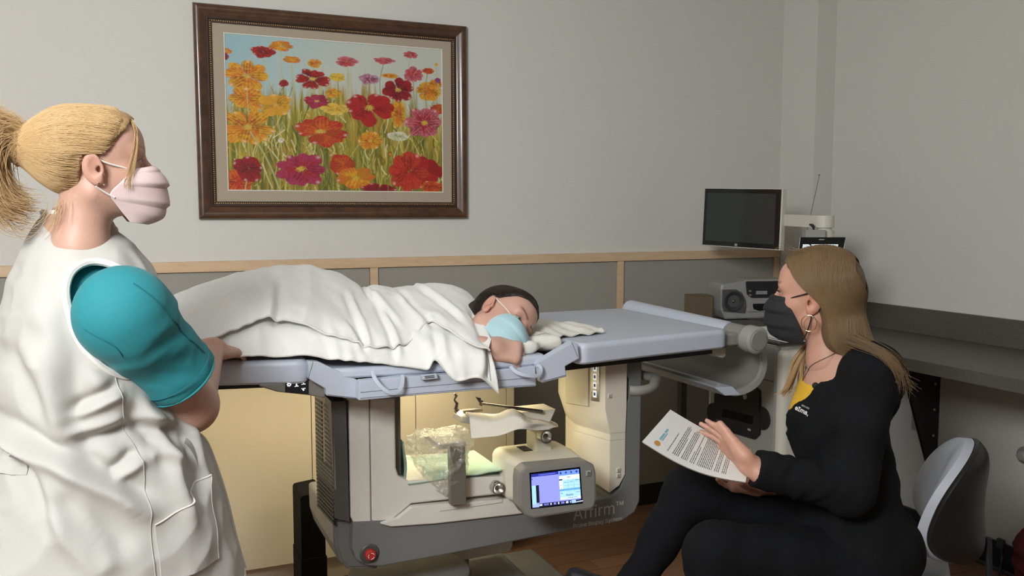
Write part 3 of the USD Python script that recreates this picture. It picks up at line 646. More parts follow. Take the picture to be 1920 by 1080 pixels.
# ================================================================ framed flower print on the wall
mat('frame_wood', (0.105, 0.045, 0.020), 0.32, var=((0.05, 0.022, 0.010), 22.0, (1, 1, 1), 0.35, 0.7), coat=0.4)
mat('frame_dark', (0.045, 0.022, 0.012), 0.4)
mat('frame_gold', (0.62, 0.40, 0.20), 0.3, metal=0.8)
mat('mat_board', (0.40, 0.335, 0.25), 0.85, bump=(600, 0.0004, S1))
mat('mat_core', (0.72, 0.70, 0.64), 0.8)
attr_mat('painting', 0.6, bump=(500, 0.0003))
FX0, FX1, FZ0, FZ1 = 0.253, 1.366, 1.420, 2.243
fr = thing('picture_frame', 'large dark wood framed print of red and yellow flowers above the rail', 'picture', ((FX0 + FX1) / 2, -0.001, (FZ0 + FZ1) / 2))
FO = np.array([-(FX0 + FX1) / 2, 0.001, -(FZ0 + FZ1) / 2])
def rails(prof, name, m, parent=None, **k):
    """Four mitred mouldings; prof: (inset from the outer edge, distance off the wall)."""
    for side in range(4):
        P = []
        for d, h in prof:
            a = [(FX0 + d, FZ0 + d), (FX1 - d, FZ0 + d), (FX1 - d, FZ1 - d), (FX0 + d, FZ1 - d)]
            p, q = a[side], a[(side + 1) % 4]
            P.append([(p[0], -h, p[1]), (q[0], -h, q[1])])
        obj(name, T(grid_mesh(np.array(P)), FO), m, fr if parent is None else parent, smooth=50, **k)
rails([(0, 0), (0, 0.020), (0.004, 0.026), (0.012, 0.030), (0.021, 0.031), (0.032, 0.026), (0.042, 0.018), (0.047, 0.016)], 'moulding', 'frame_wood')
rails([(0.047, 0.016), (0.049, 0.019), (0.052, 0.019), (0.054, 0.014)], 'moulding_lip', 'frame_dark')
rails([(0.054, 0.014), (0.060, 0.0125), (0.068, 0.012), (0.069, 0.006)], 'moulding_fillet', 'frame_dark')
bead = trimesh.creation.icosphere(1, 0.0031)
bs = []
d = 0.0605
for a, b in (((FX0 + d, FZ0 + d), (FX1 - d, FZ0 + d)), ((FX0 + d, FZ1 - d), (FX1 - d, FZ1 - d)), ((FX0 + d, FZ0 + d), (FX0 + d, FZ1 - d)), ((FX1 - d, FZ0 + d), (FX1 - d, FZ1 - d))):
    n = int(math.hypot(b[0] - a[0], b[1] - a[1]) / 0.0082)
    for k in range(n + 1):
        t = k / n; bs.append(T(bead, (a[0] * (1 - t) + b[0] * t, -0.0145, a[1] * (1 - t) + b[1] * t)))
obj('beading', T(cat(*bs), FO), 'frame_gold', fr, kind='stuff')
op = [(0.3648, 2.1374), (1.258, 2.1439), (1.2536, 1.5399), (0.3634, 1.5316)]
OX0, OX1, OZ0, OZ1 = (op[0][0] + op[3][0]) / 2, op[1][0], op[3][1], (op[0][1] + op[1][1]) / 2
d = 0.066
mb = minus(box(FX0 + d, FX1 - d, -0.0085, -0.0045, FZ0 + d, FZ1 - d), box(OX0, OX1, -1, 1, OZ0, OZ1))
mbd = obj('mat_board', T(mb, FO), 'mat_board', fr, smooth=False)
obj('mat_bevel', T(minus(box(OX0 - 0.0005, OX1 + 0.0005, -0.0086, -0.0046, OZ0 - 0.0005, OZ1 + 0.0005), box(OX0 + 0.003, OX1 - 0.003, -1, 1, OZ0 + 0.003, OZ1 - 0.003)), FO), 'mat_core', mbd, smooth=False)
# the print: a meadow of generic blooms, painted petal by petal on a fine grid
NX, NZ = 520, 372
rngp = np.random.default_rng(12)
uu, vv = np.meshgrid(np.linspace(0, 1, NX), np.linspace(0, 1, NZ), indexing='ij')       # v runs down
ASP = (OX1 - OX0) / (OZ1 - OZ0)
def nz2(fx, fy, s): return meshkit.fbm(np.stack([uu * fx, vv * fy, np.full_like(uu, s * 7.3)], -1), 4, s)
def lerp(a, b, t): return np.asarray(a) * (1 - t[..., None]) + np.asarray(b) * t[..., None]
img = lerp((0.34, 0.50, 0.50), (0.52, 0.54, 0.47), np.clip(uu * 1.6 + nz2(6, 5, 1) - 0.5, 0, 1))
img = lerp(img, (0.26, 0.42, 0.50), np.clip((0.35 - uu) * 2.0 * nz2(4, 4, 2), 0, 1))
streak = nz2(70, 5, 3); streak2 = nz2(150, 9, 4)
mead = lerp((0.30, 0.20, 0.035), (0.52, 0.30, 0.025), np.clip(nz2(7, 6, 5) * 2.2 - 0.6, 0, 1))
mead = lerp(mead, (0.36, 0.30, 0.03), np.clip(nz2(9, 4, 6) * 2.4 - 0.75, 0, 1))
mead = lerp(mead, (0.11, 0.12, 0.018), np.clip((vv - 0.45) * 1.5 + (streak - 0.5) * 2.6, 0, 0.85))
mead = lerp(mead, (0.50, 0.42, 0.10), np.clip((streak2 - 0.56) * 5, 0, 0.8))
mead = lerp(mead, (0.08, 0.07, 0.015), np.clip((0.42 - streak2) * 5, 0, 0.6))
img = lerp(img, mead, np.clip((vv - 0.30 - 0.06 * np.sin(uu * 9) + (streak - 0.5) * 0.40) * 6, 0, 1))
def stroke(u0, v0, u1, v1, bend, w, col, a=0.9):
    n = 60
    for t in np.linspace(0, 1, n):
        cu, cv = u0 + (u1 - u0) * t + bend * math.sin(t * math.pi), v0 + (v1 - v0) * t
        i, j = int(cu * (NX - 1)), int(cv * (NZ - 1)); r = 5
        sl = (slice(max(i - r, 0), max(i + r + 1, 0)), slice(max(j - r, 0), max(j + r + 1, 0)))
        if uu[sl].size == 0: continue
        dd = np.hypot((uu[sl] - cu) * ASP, vv[sl] - cv) / w
        img[sl] = lerp(img[sl], col, a * np.clip(1.4 - dd, 0, 1))
for _ in range(420):                                                    # blades of grass
    u, v = rngp.random(), 0.42 + 0.6 * rngp.random() ** 0.8
    c = [(0.55, 0.48, 0.12), (0.20, 0.22, 0.03), (0.07, 0.10, 0.015), (0.62, 0.60, 0.30), (0.40, 0.27, 0.03)][rngp.integers(5)]
    stroke(u, v, u + rngp.normal(0, 0.03), v - 0.04 - 0.12 * rngp.random(), rngp.normal(0, 0.008), 0.0022 + 0.002 * rngp.random(), c, 0.6)
RED, DRED, MAG, ORG, YEL, PNK, CRM = (0.42, 0.020, 0.014), (0.16, 0.010, 0.012), (0.36, 0.035, 0.10), (0.55, 0.12, 0.012), (0.66, 0.35, 0.02), (0.52, 0.14, 0.17), (0.33, 0.012, 0.016)
NB = nz2(90, 90, 20); NE = nz2(170, 170, 9)
def bloom(X, Yp, rx, ry, c1, c2, n=8, eye=(0.62, 0.40, 0.06), seed=0, tilt=0.0, stem=True):
    r_ = np.random.default_rng(seed + int(X) * 7 + int(Yp))
    top = 155 + (X - 195) * 0.0705
    cu, cv = (X - 205) / 1023, (Yp - top) / (895 - top); ru, rv = rx / 1023, ry / (895 - top)
    if stem: stroke(cu, cv + rv * 0.3, cu + r_.normal(0.01, 0.02), min(cv + 0.30, 1.0), r_.normal(0, 0.008), 0.0032, [(0.20, 0.20, 0.04), (0.50, 0.46, 0.18)][r_.integers(2)], 0.85)
    i0, i1 = int(np.clip((cu - 1.5 * ru) * NX, 0, NX)), int(np.clip((cu + 1.5 * ru) * NX, 0, NX)); j0, j1 = int(np.clip((cv - 1.5 * rv) * NZ, 0, NZ)), int(np.clip((cv + 1.5 * rv) * NZ, 0, NZ))
    if i1 <= i0 or j1 <= j0: return
    s = (slice(i0, i1), slice(j0, j1)); x, y = (uu[s] - cu) / ru, (vv[s] - cv) / rv
    an = np.arctan2(y, x) - tilt; rad = np.hypot(x, y)
    order = r_.permutation(n)
    for k in order:
        a0 = 2 * math.pi * k / n + r_.normal(0, 0.12); L = 0.82 + 0.25 * r_.random(); wd = 4.6 / n * (0.85 + 0.35 * r_.random())
        da = (an - a0 + math.pi) % (2 * math.pi) - math.pi
        px, py = rad * np.cos(da), rad * np.sin(da)
        tt = px / L
        half = wd * 0.60 * np.where(tt < 0.62, np.clip(tt / 0.62, 0, 1) ** 0.75, np.sqrt(np.clip(1 - ((tt - 0.62) / 0.38) ** 2, 0, 1)))
        inside = np.clip((half - np.abs(py) + 0.10 * (NB[s] - 0.5)) * 16 * min(1, 3 * max(ru, rv) + 0.5), 0, 1) * (px > 0) * (tt < 1)
        mixv = np.clip(px / L * 0.9 + 1.6 * (np.roll(NB, 37 * k, 1)[s] - 0.5) + 0.25 * np.sin(py / wd * 26 + k), 0, 1)
        col = lerp(c1 if k % 3 else np.asarray(c1) * 0.62, c2, mixv)
        col = lerp(col, np.asarray(c1) * 0.35, np.clip((np.abs(py) / (half + 1e-3) - 0.72) * 2.6, 0, 0.8) * (r_.random() > 0.3))
        if r_.random() > 0.55: col = lerp(col, (0.78, 0.62, 0.52), np.clip(1 - np.abs(px - L * 0.9) * 9, 0, 1) * np.clip(1 - np.abs(py) / wd * 5, 0, 1) * 0.7)
        img[s] = lerp(img[s], col, inside)
    if eye is not None:
        e = np.clip((0.20 - np.hypot(x, y * 1.15) + 0.35 * (NE[s] - 0.5)) * 12, 0, 1)
        img[s] = lerp(img[s], lerp(np.asarray(eye) * 0.5, np.asarray(eye) * 1.3, np.roll(NE, 50, 0)[s]), e)
for X, Yp, w, h in ((1160, 420, 70, 45), (1190, 390, 40, 25), (300, 460, 90, 60), (690, 430, 40, 25), (960, 350, 50, 12), (1005, 530, 40, 70)):
    bloom(X, Yp, w, h, ORG, YEL, 6, None, 3, stem=False)
for a in ((455, 215, 58, 28, YEL, ORG, 7), (375, 242, 58, 32, DRED, RED, 7), (500, 278, 48, 17, YEL, ORG, 6), (605, 294, 36, 22, ORG, YEL, 6), (213, 240, 26, 16, YEL, ORG, 5), (210, 266, 18, 18, DRED, MAG, 5),
          (755, 285, 58, 28, RED, PNK, 7), (937, 280, 54, 18, RED, PNK, 7), (1068, 253, 40, 18, RED, PNK, 7), (1155, 327, 36, 16, RED, ORG, 6), (1198, 298, 9, 9, YEL, YEL, 5),
          (712, 358, 42, 22, YEL, (0.6, 0.5, 0.08), 6), (865, 366, 56, 28, (0.25, 0.03, 0.09), (0.5, 0.3, 0.38), 7), (1080, 346, 56, 40, RED, PNK, 8), (1205, 372, 18, 14, (0.2, 0.1, 0.25), MAG, 5), (462, 388, 22, 18, DRED, RED, 5), (698, 430, 18, 12, YEL, YEL, 5),
          (595, 366, 90, 48, DRED, RED, 9), (1002, 415, 78, 64, DRED, CRM, 8), (300, 355, 98, 74, ORG, YEL, 8), (425, 490, 82, 58, (0.6, 0.26, 0.02), YEL, 7), (612, 470, 64, 36, MAG, CRM, 7), (695, 508, 70, 32, YEL, (0.7, 0.5, 0.1), 7), (1205, 505, 44, 24, ORG, RED, 5)):
    bloom(*a[:6], n=a[6], eye=None if a[2] < 60 else (0.62, 0.42, 0.08))
for a in ((862, 500, 130, 86, CRM, RED, 9), (1135, 570, 102, 78, CRM, PNK, 8), (300, 595, 118, 92, ORG, YEL, 10), (628, 612, 128, 74, ORG, RED, 9), (863, 655, 66, 52, ORG, YEL, 6), (445, 655, 16, 12, (.6, .55, .4), (.7, .65, .5), 4)):
    bloom(*a[:6], n=a[6])
stroke((310 - 205) / 1023, .62, (435 - 205) / 1023, 1.0, .012, .0062, (0.42, 0.42, 0.16), 0.95)
for a in ((1000, 632, 58, 22, (.45, .45, .2), (.68, .66, .5), 5), (255, 855, 66, 62, RED, ORG, 6), (300, 790, 70, 70, DRED, CRM, 7), (532, 790, 128, 88, CRM, MAG, 9), (730, 770, 62, 60, ORG, RED, 6), (790, 830, 100, 60, YEL, ORG, 7), (900, 885, 92, 34, DRED, CRM, 7), (1150, 800, 84, 76, RED, CRM, 7), (1050, 800, 100, 95, RED, (0.5, 0.05, 0.02), 8), (1170, 870, 72, 34, RED, ORG, 6), (962, 716, 12, 14, YEL, DRED, 4)):
    bloom(*a[:6], n=a[6], eye=(0.6, 0.4, 0.05) if a[0] in (532, 790) else None)
img = np.clip(img * (0.90 + 0.20 * nz2(220, 220, 15)[..., None]), 0.004, 0.95)
P = np.empty((NX, NZ, 3)); P[..., 0] = OX0 + uu * (OX1 - OX0); P[..., 1] = -0.0052; P[..., 2] = OZ1 - vv * (OZ1 - OZ0)
obj('print', T(grid_mesh(P[:, ::-1]), FO), 'painting', fr, paint=img[:, ::-1].reshape(-1, 3))
obj('backing', T(box(FX0 + 0.01, FX1 - 0.01, -0.0044, -0.0005, FZ0 + 0.01, FZ1 - 0.01), FO), 'mat_core', fr)

# ================================================================ imaging cart in the corner
mat('cart_grey', (0.30, 0.30, 0.275), 0.45, edge=0.004)
mat('screen_off', (0.030, 0.036, 0.035), 0.14)
mat('case_cream', (0.66, 0.63, 0.54), 0.4, edge=0.003)
ic_ = thing('imaging_cart', 'grey and cream imaging cart with a black drawer, beyond the bolster end of the table', 'medical cart', (2.42, -0.8, 0))
I0 = np.array([-2.42, 0.8, 0])
def ipart(name, m, mt, parent=None, **k): return obj(name, T(m, I0), mt, parent if parent is not None else ic_, **k)
IX = 2.25
ipart('body', rbox(IX + 0.004, 2.60, -1.0, -0.57, 0.16, 0.945, 0.02), 'case_cream')
ipart('side_panel', rbox(IX - 0.004, IX + 0.02, -1.008, -0.60, 0.30, 0.935, 0.006), 'cart_grey')
ipart('front_cover', rbox(IX + 0.002, 2.58, -1.045, -0.985, 0.30, 0.925, 0.028), 'case_cream')
ipart('cover_seam', tube([(IX - 0.005, -1.0, 0.80), (IX - 0.005, -0.70, 0.80)], 0.0012, 5), 'grey_dark')
ipart('top_tray', rbox(IX - 0.01, 2.60, -1.03, -0.26, 0.945, 0.957, 0.005), 'grey_dark')
ipart('tray_leg', cat(box(2.30, 2.33, -0.31, -0.28, 0.1, 0.945), box(2.56, 2.59, -0.31, -0.28, 0.1, 0.945)), 'grey_dark')
pk = (2.2012, -1.1571, 0.911)
ipart('probe_holder', tube([(2.33, -1.04, 0.885), (2.33, -1.075, 0.885), (2.33, -1.10, 0.885)], [0.024, 0.024, 0.020], 20), 'grey_light')
dr = [(-0.6455, 0.6869), (-0.894, 0.7623), (-0.9296, 0.7519), (-0.9324, 0.6762), (-0.9373, 0.6306), (-0.933, 0.5764), (-0.9082, 0.5534), (-0.6758, 0.543), (-0.6495, 0.5667)]
drw = ipart('printer', prism_yz(poly(dr, 0.008), IX - 0.016, IX + 0.01), 'black')
cc = [(-0.6373, 0.5984), (-0.9431, 0.6446)]
for a, b in cc:
    ipart('latch_disc', T(rot(trimesh.creation.cylinder(0.045, 0.016, sections=32), (0, 1, 0), 90), (IX - 0.004, a, b)), 'black', drw)
g = [(-0.7087, 0.6362), (-0.8984, 0.6434), (-0.8964, 0.6108), (-0.7027, 0.6011)]
ipart('printer_slot', hull([(x, a, b) for a, b in g for x in (IX - 0.019, IX - 0.01)]), 'black_gloss', drw)
g = [(-0.8501, 0.7132), (-0.8778, 0.585), (-0.6856, 0.5747)]
ipart('button', T(rot(trimesh.creation.cylinder(0.011, 0.006, sections=20), (0, 1, 0), 90), (IX - 0.018, *g[0])), 'grey_light', drw)
ipart('sticker', box(IX - 0.0175, IX - 0.0155, g[1][0] - 0.009, g[1][0] + 0.009, g[1][1] - 0.004, g[1][1] + 0.004), 'grey_light', drw)
ipart('lock', T(rot(trimesh.creation.cylinder(0.013, 0.012, sections=20), (0, 1, 0), 90), (IX - 0.02, *g[2])), 'steel', drw)
ipart('lock_key', box(IX - 0.055, IX - 0.024, g[2][0] - 0.003, g[2][0] + 0.003, g[2][1] - 0.006, g[2][1] + 0.006), 'steel', drw)
ipart('wheel_base', rbox(IX + 0.02, 2.58, -1.0, -0.4, 0.08, 0.17, 0.02), 'cart_grey')
for x in (2.30, 2.54):
    for y in (-0.95, -0.45):
        ipart('caster', T(rot(trimesh.creation.cylinder(0.04, 0.03, sections=20), (0, 1, 0), 90), (x, y, 0.041)), 'black')
# column, arm, wide monitor
COL = (2.6338, -0.8272, 1.4084)
ipart('column', tube([(COL[0], COL[1], 0.95), (COL[0], COL[1], 1.40)], 0.030, 24), 'case_cream')
MC = [np.array(v) for v in [(2.5059, -0.1771, 1.5593), (2.6246, -0.5801, 1.5474), (2.6035, -0.5964, 1.2796), (2.4838, -0.1931, 1.2893)]]
xr_ = nrm(MC[1] - MC[0]); dn = nrm(MC[3] - MC[0]); nb = nrm(np.cross(xr_, -dn)); nb = nb if nb[1] > 0 else -nb
def mon(u0, u1, v0, v1, d0, d1, C_=MC, n_=nb):
    pts = []
    for u, v in ((u0, v0), (u1, v0), (u1, v1), (u0, v1)):
        p = (C_[0] * (1 - u) + C_[1] * u) * (1 - v) + (C_[3] * (1 - u) + C_[2] * u) * v
        pts += [p + n_ * d0, p + n_ * d1]
    return hull(pts)
mo = ipart('monitor', cat(mon(0, 1, 0, 1, 0.002, 0.03), mon(.01, .99, .02, .98, 0.0, 0.035)), 'case_cream')
ipart('bezel', mon(.008, .985, .012, .985, -0.003, 0.004), 'black_gloss', mo)
ipart('screen', mon(.045, .93, .085, .91, -0.004, 0.002), 'screen_off', mo)
ipart('badge', mon(.44, .475, .935, .975, -0.0045, 0.0), 'grey_light', mo)
mc = sum(MC) / 4
ipart('monitor_arm', cat(tube([mc + nb * 0.03, mc + nb * 0.075], 0.04, 20), hull(np.vstack([T(trimesh.creation.cylinder(0.028, 0.05, sections=20), (2.685, -0.44, 1.413)).vertices, T(trimesh.creation.cylinder(0.038, 0.05, sections=24), (COL[0], COL[1], 1.407)).vertices]))), 'case_cream')
ipart('arm_collar', T(trimesh.creation.cylinder(0.039, 0.04, sections=24), (COL[0], COL[1], 1.35)), 'case_cream')
ipart('arm_box', T(rot(box(-0.04, 0.04, -0.025, 0.025, -0.04, 0.022), (0, 0, 1), -25), (2.57, -0.8376, 1.3522)), 'grey_light')
for k in range(3):
    ipart('cable', tube(spline([(2.5981, -0.7801, 1.3948), np.array((2.5866, -0.8087, 1.3864)) + k * 0.004, np.array((2.5706, -0.8362, 1.3696)) + k * 0.003], 10), 0.003, 6), 'black')
TC = [np.array(v) for v in [(2.3918, -0.9575, 1.3488), (2.5123, -1.0754, 1.3506), (2.4247, -1.1359, 1.2341), (2.3205, -1.0253, 1.2302)]]
xr2 = nrm(TC[1] - TC[0]); nb2 = nrm(np.cross(xr2, TC[0] - TC[3])); nb2 = nb2 if nb2[1] > 0 else -nb2
tp = ipart('touch_panel', mon(0, 1, 0, 1, 0.0, 0.022, TC, nb2), 'case_cream')
ipart('bezel', mon(.012, .985, .015, .98, -0.003, 0.003, TC, nb2), 'black_gloss', tp)
mat('panel_lit', (0.5, 0.55, 0.55), 0.3, emit=((0.62, 0.72, 0.74), 0.55))
ipart('screen', mon(.08, .86, .24, .9, -0.004, 0.0, TC, nb2), 'panel_lit', tp)
ipart('badge', mon(.42, .54, .075, .105, -0.0042, 0.0, TC, nb2), 'grey_light', tp)
ipart('touch_panel_neck', tube([(sum(TC) / 4 + nb2 * 0.03), (2.48, -0.95, 1.1), (2.48, -0.92, 0.95)], [0.03, 0.03, 0.035], 16), 'case_cream')

# papers lying on the cart's tray
mat('paper', (0.74, 0.73, 0.69), 0.7)
mat('ink_blue', (0.12, 0.18, 0.42), 0.7); mat('ink', (0.05, 0.05, 0.055), 0.7)
pp = thing('paper_stack', 'stack of white printed sheets on the imaging cart in front of the radio', 'papers', (2.36, -0.9, 0.9575))
for k in range(5):
    obj('sheet', T(rot(box(-0.10, 0.13, -0.155, 0.155, 0.0006 + k * 0.0032, 0.003 + k * 0.0032), (0, 0, 1), (-4, 6, -2, 3, 0)[k]), (0.0, 0.03 * (k % 2) - 0.01, 0)), 'paper', pp, smooth=False)
for k, (v, w) in enumerate(((-0.12, 0.05), (-0.04, 0.17), (0.05, 0.1), (0.10, 0.06))):
    obj('print_line', box(-0.06, -0.06 + w, v, v + 0.004, 0.016, 0.0164), 'ink_blue' if k % 2 else 'ink', pp, smooth=False)

# ================================================================ portable radio
mat('radio_silver', (0.40, 0.40, 0.385), 0.35, metal=0.4, edge=0.003)
mat('speaker_mesh', (0.022, 0.024, 0.026), 0.6, bump=(900, 0.001, S1))
mat('lcd', (0.26, 0.29, 0.25), 0.3)
rp = np.array((2.4574, -0.3891, 0.9501)); rp[2] = 0.9575
ra = thing('radio', 'silver portable radio with a round speaker and raised aerial on the corner tray', 'radio', tuple(rp), -16.0)
K = 1 / 412.0
def rxy(pts): return [((a - 1353) * K, (603 - b) * K) for a, b in pts]
RB = rxy([(1350, 545), (1353, 536), (1392, 531), (1400, 528), (1480, 528), (1518, 537), (1523, 560), (1516, 600), (1360, 602), (1352, 585)])
obj('body', soft_prism(poly(RB, 0.008), 0.0, 0.16, 0.012), 'radio_silver', ra)
spk = obj('speaker_grille', soft_prism(poly(rxy([(1353, 546), (1380, 546), (1391, 552), (1399, 566), (1400, 580), (1398, 591), (1356, 587), (1353, 575)]), 0.004), -0.005, 0.01, 0.003), 'grey_dark', ra)
sc_ = rxy([(1375, 568)])[0]
obj('speaker_cone', lathe([(0.046, 0.0), (0.043, 0.003), (0.03, -0.002), (0.012, -0.006), (0, -0.006)], '-y', (sc_[0], -0.0075, sc_[1]), 32), 'speaker_mesh', spk)
obj('dust_cap', lathe([(0, 0.007), (0.005, 0.005), (0.009, 0.0), (0, -0.002)], '-y', (sc_[0], -0.003, sc_[1]), 16), 'steel_dark', spk)
for k in range(4):
    a, b = rxy([(1364.5 + 8 * k, 538 - 0.5 * k)])[0]
    obj('button', rbox(a - 0.007, a + 0.007, 0.005, 0.02, b - 0.001, b + 0.006, 0.0025), 'grey_dark', ra)
cdp = obj('cd_panel', soft_prism(poly(rxy([(1398, 531), (1480, 531), (1480, 552), (1470, 562), (1410, 562), (1401, 555)]), 0.006), -0.006, 0.05, 0.003), 'black', ra)
obj('display', box(*[v for v in (rxy([(1418, 0)])[0][0], rxy([(1440, 0)])[0][0])], -0.0075, -0.005, rxy([(0, 555.5)])[0][1], rxy([(0, 549)])[0][1]), 'lcd', cdp)
for a, b in rxy([(1406.5, 549.5), (1407, 557)]):
    obj('button', lathe([(0, 0.004), (0.005, 0.003), (0.007, 0), (0, 0)], '-y', (a, -0.006, b), 16), 'steel', cdp)
tpd = obj('tape_door', soft_prism(poly(rxy([(1404, 566), (1480, 566), (1480, 590), (1404, 588)]), 0.004), -0.004, 0.01, 0.003), 'radio_silver', ra)
obj('tape_window', soft_prism(poly(rxy([(1412, 573), (1445, 573), (1445, 585), (1426, 587), (1414, 583)]), 0.006), -0.0055, 0.0, 0.002), 'black_gloss', tpd)
obj('lid', soft_prism(poly(rxy([(1393, 531), (1405, 527), (1470, 527), (1480, 531)]), 0.001), 0.01, 0.13, 0.004), 'grey_mid', ra)
cz, sn = math.cos(math.radians(-16)), math.sin(math.radians(-16))
def rloc(p): p = np.asarray(p) - rp; return np.array([p[0] * cz + p[1] * sn, -p[0] * sn + p[1] * cz, p[2]])
obj('aerial', cat(tube([rloc((2.8394, -0.4302, 1.1133)), rloc((2.9282, -0.4175, 1.4226)), rloc((2.989, -0.4035, 1.6175))], [0.0028, 0.002, 0.0014], 8), T(trimesh.creation.icosphere(1, 0.0035), rloc((2.9895, -0.4035, 1.62)))), 'steel_dark', ra)
mat('brown_card', (0.15, 0.11, 0.065), 0.8, edge=0.002)
bx = thing('cardboard_box', 'small brown box standing on the corner tray left of the radio', 'box', ((2.418, -0.3383, 0.9585)[0] - 0.005, (2.4247, -0.3412, 0.9585)[1] + 0.07, 0.9575), -5)
obj('box_body', box(-0.045, 0.045, -0.05, 0.05, 0, 0.105), 'brown_card', bx)
obj('flap', cat(rot(box(-0.044, 0.044, -0.05, -0.001, 0.1055, 0.107), (1, 0, 0), 3, (0, -0.05, 0.1055)), box(-0.044, 0.044, 0.001, 0.05, 0.1055, 0.107)), 'brown_card', bx)

# ================================================================ things at the right edge and on the floor
mat('maroon_cloth', (0.13, 0.018, 0.022), 0.9, bump=(400, 0.001, S1))
mg = np.array((3.024, -1.4716, 0.2147))
bag = thing('cloth_bag', 'maroon cloth bag by the right wall at the edge of the view', 'bag', (float(mg[0]) + 0.06, float(mg[1]) - 0.03, 0))
bm = sdf_mesh(lambda p: smin(s_ell(p, (0.04, -0.02, 0.12), (0.11, 0.12, 0.13)), s_ell(p, (0.02, 0.0, 0.20), (0.08, 0.07, 0.07)), 0.06) + 0.012 * np.sin(p[..., 0] * 60 + 3 * np.sin(p[..., 2] * 40)) * np.sin(p[..., 1] * 45), (-0.14, -0.2, -0.02), (0.22, 0.16, 0.32), 0.008)
bm.vertices[:, 2] = np.maximum(bm.vertices[:, 2], 0.001)
obj('pouch', bm, 'maroon_cloth', bag, smooth=True)
obj('drawstring', tube(spline([(-0.03, 0.02, 0.25), (-0.06, 0.0, 0.20), (-0.085, -0.02, 0.12)], 12), 0.004, 6), 'maroon_cloth', bag)
kb_ = np.array((3.2, -1.3351, 0.4881))
wk = thing('wall_bumper', 'round grey rubber bumper on the right wall at the edge of the view', 'bumper', (XR, float(kb_[1]), float(kb_[2])))
obj('plate', lathe([(0, 0.006), (0.032, 0.006), (0.035, 0.0), (0, 0.0)], '-x', (0, 0, 0), 24), 'grey_mid', wk)
obj('dome', lathe([(0, 0.03), (0.014, 0.028), (0.022, 0.02), (0.025, 0.0065), (0, 0.0065)], '-x', (0, 0, 0), 24), 'grey_light', wk)
mat('cable_grey', (0.06, 0.065, 0.07), 0.45)
cw = thing('floor_cable', 'thick grey cable along the foot of the right wall', 'cable', (3.1, -1.2, 0))
obj('sheath', T(tube(spline([(3.192, -0.6, 0.009), (3.190, -0.95, 0.009), (3.178, -1.2, 0.009), (3.165, -1.5, 0.009), (3.17, -2.2, 0.009)], 30), 0.008, 10), (-3.1, 1.2, 0)), 'cable_grey', cw)
obj('clip', T(box(3.178, 3.2, -1.36, -1.345, 0.0, 0.019), (-3.1, 1.2, 0)), 'grey_dark', cw)
cw2 = thing('thin_cable', 'thin grey cable crossing the thick one by the right wall', 'cable', (3.0, -1.5, 0))
obj('sheath', T(tube(spline([(3.195, -1.27, 0.10), (3.180, -1.285, 0.03), (3.14, -1.31, 0.021), (2.98, -1.45, 0.006), (2.8, -1.9, 0.006)], 30), 0.0045, 8), (-3.0, 1.5, 0)), 'cable_grey', cw2)
obj('plug', T(rbox(3.182, 3.2, -1.285, -1.255, 0.09, 0.13, 0.004), (-3.0, 1.5, 0)), 'grey_dark', cw2)
# black equipment case on the floor at the left of the pedestal
kx = [(0.5158, 0.4919), (0.5105, 0.2347)]
bc = thing('equipment_case', 'black case with rounded top corner standing behind the vented gantry', 'case', (0.62, -0.5, 0))
obj('case_body', T(prism_xz(poly([(kx[0][0], 0.004), (kx[0][0], kx[0][1] - 0.03), (0.60, kx[0][1] - 0.022), (0.60, 0.004)], 0.012), -0.62, -0.46), (-0.62, 0.5, 0)), 'black_matte', bc)
obj('case_base', T(box(kx[0][0] - 0.003, 0.603, -0.624, -0.46, 0.0, kx[1][1]), (-0.62, 0.5, 0)), 'black_matte', bc)

# ================================================================ absorbent paper, wrapped probe, towel on the table's stage
mat('teal_paper', (0.46, 0.66, 0.56), 0.75, bump=(260, 0.0012, (0.2, 4, 1)))
mat('towel', (0.76, 0.71, 0.60), 0.9, bump=(500, 0.0015, S1))
pd = thing('absorbent_pad', 'mint green absorbent paper lying on the cream tray under the table', 'paper pad', (0.9, -1.0, TZ))
P0 = np.array([-0.9, 1.0, -TZ])
PX = [(0.7442, 0.64), (1.0619, 0.6159)]
u, v = np.meshgrid(np.linspace(0, 1, 40), np.linspace(0, 1, 20), indexing='ij')
Zp = TZ + 0.004 + 0.004 * meshkit.noise(np.stack([u * 5, v * 3, u * 0], -1), 3) + 0.006 * np.clip(1 - v * 4, 0, 1) * meshkit.noise(np.stack([u * 7, v, u * 0], -1), 4)
P = np.stack([PX[0][0] + 0.001 + u * (PX[1][0] - PX[0][0] - 0.002) + 0.0 * v, YM - 0.004 + v * 0.27, Zp], -1)
obj('sheet', T(sheet(P, 0.0025), P0), 'teal_paper', pd, smooth=True)
u, v = np.meshgrid(np.linspace(0, 1, 12), np.linspace(0, 1, 16), indexing='ij')
SX = [(0.7485, 0.6674)][0][0]
P = np.stack([SX + 0.004 * np.sin(v * 5 + u * 3) + 0.012 * v * 0, YM + 0.03 + u * 0.2, TZ + 0.012 + v * 0.115], -1)
obj('folded_edge', T(sheet(P, 0.0025), P0), 'teal_paper', pd, smooth=True)
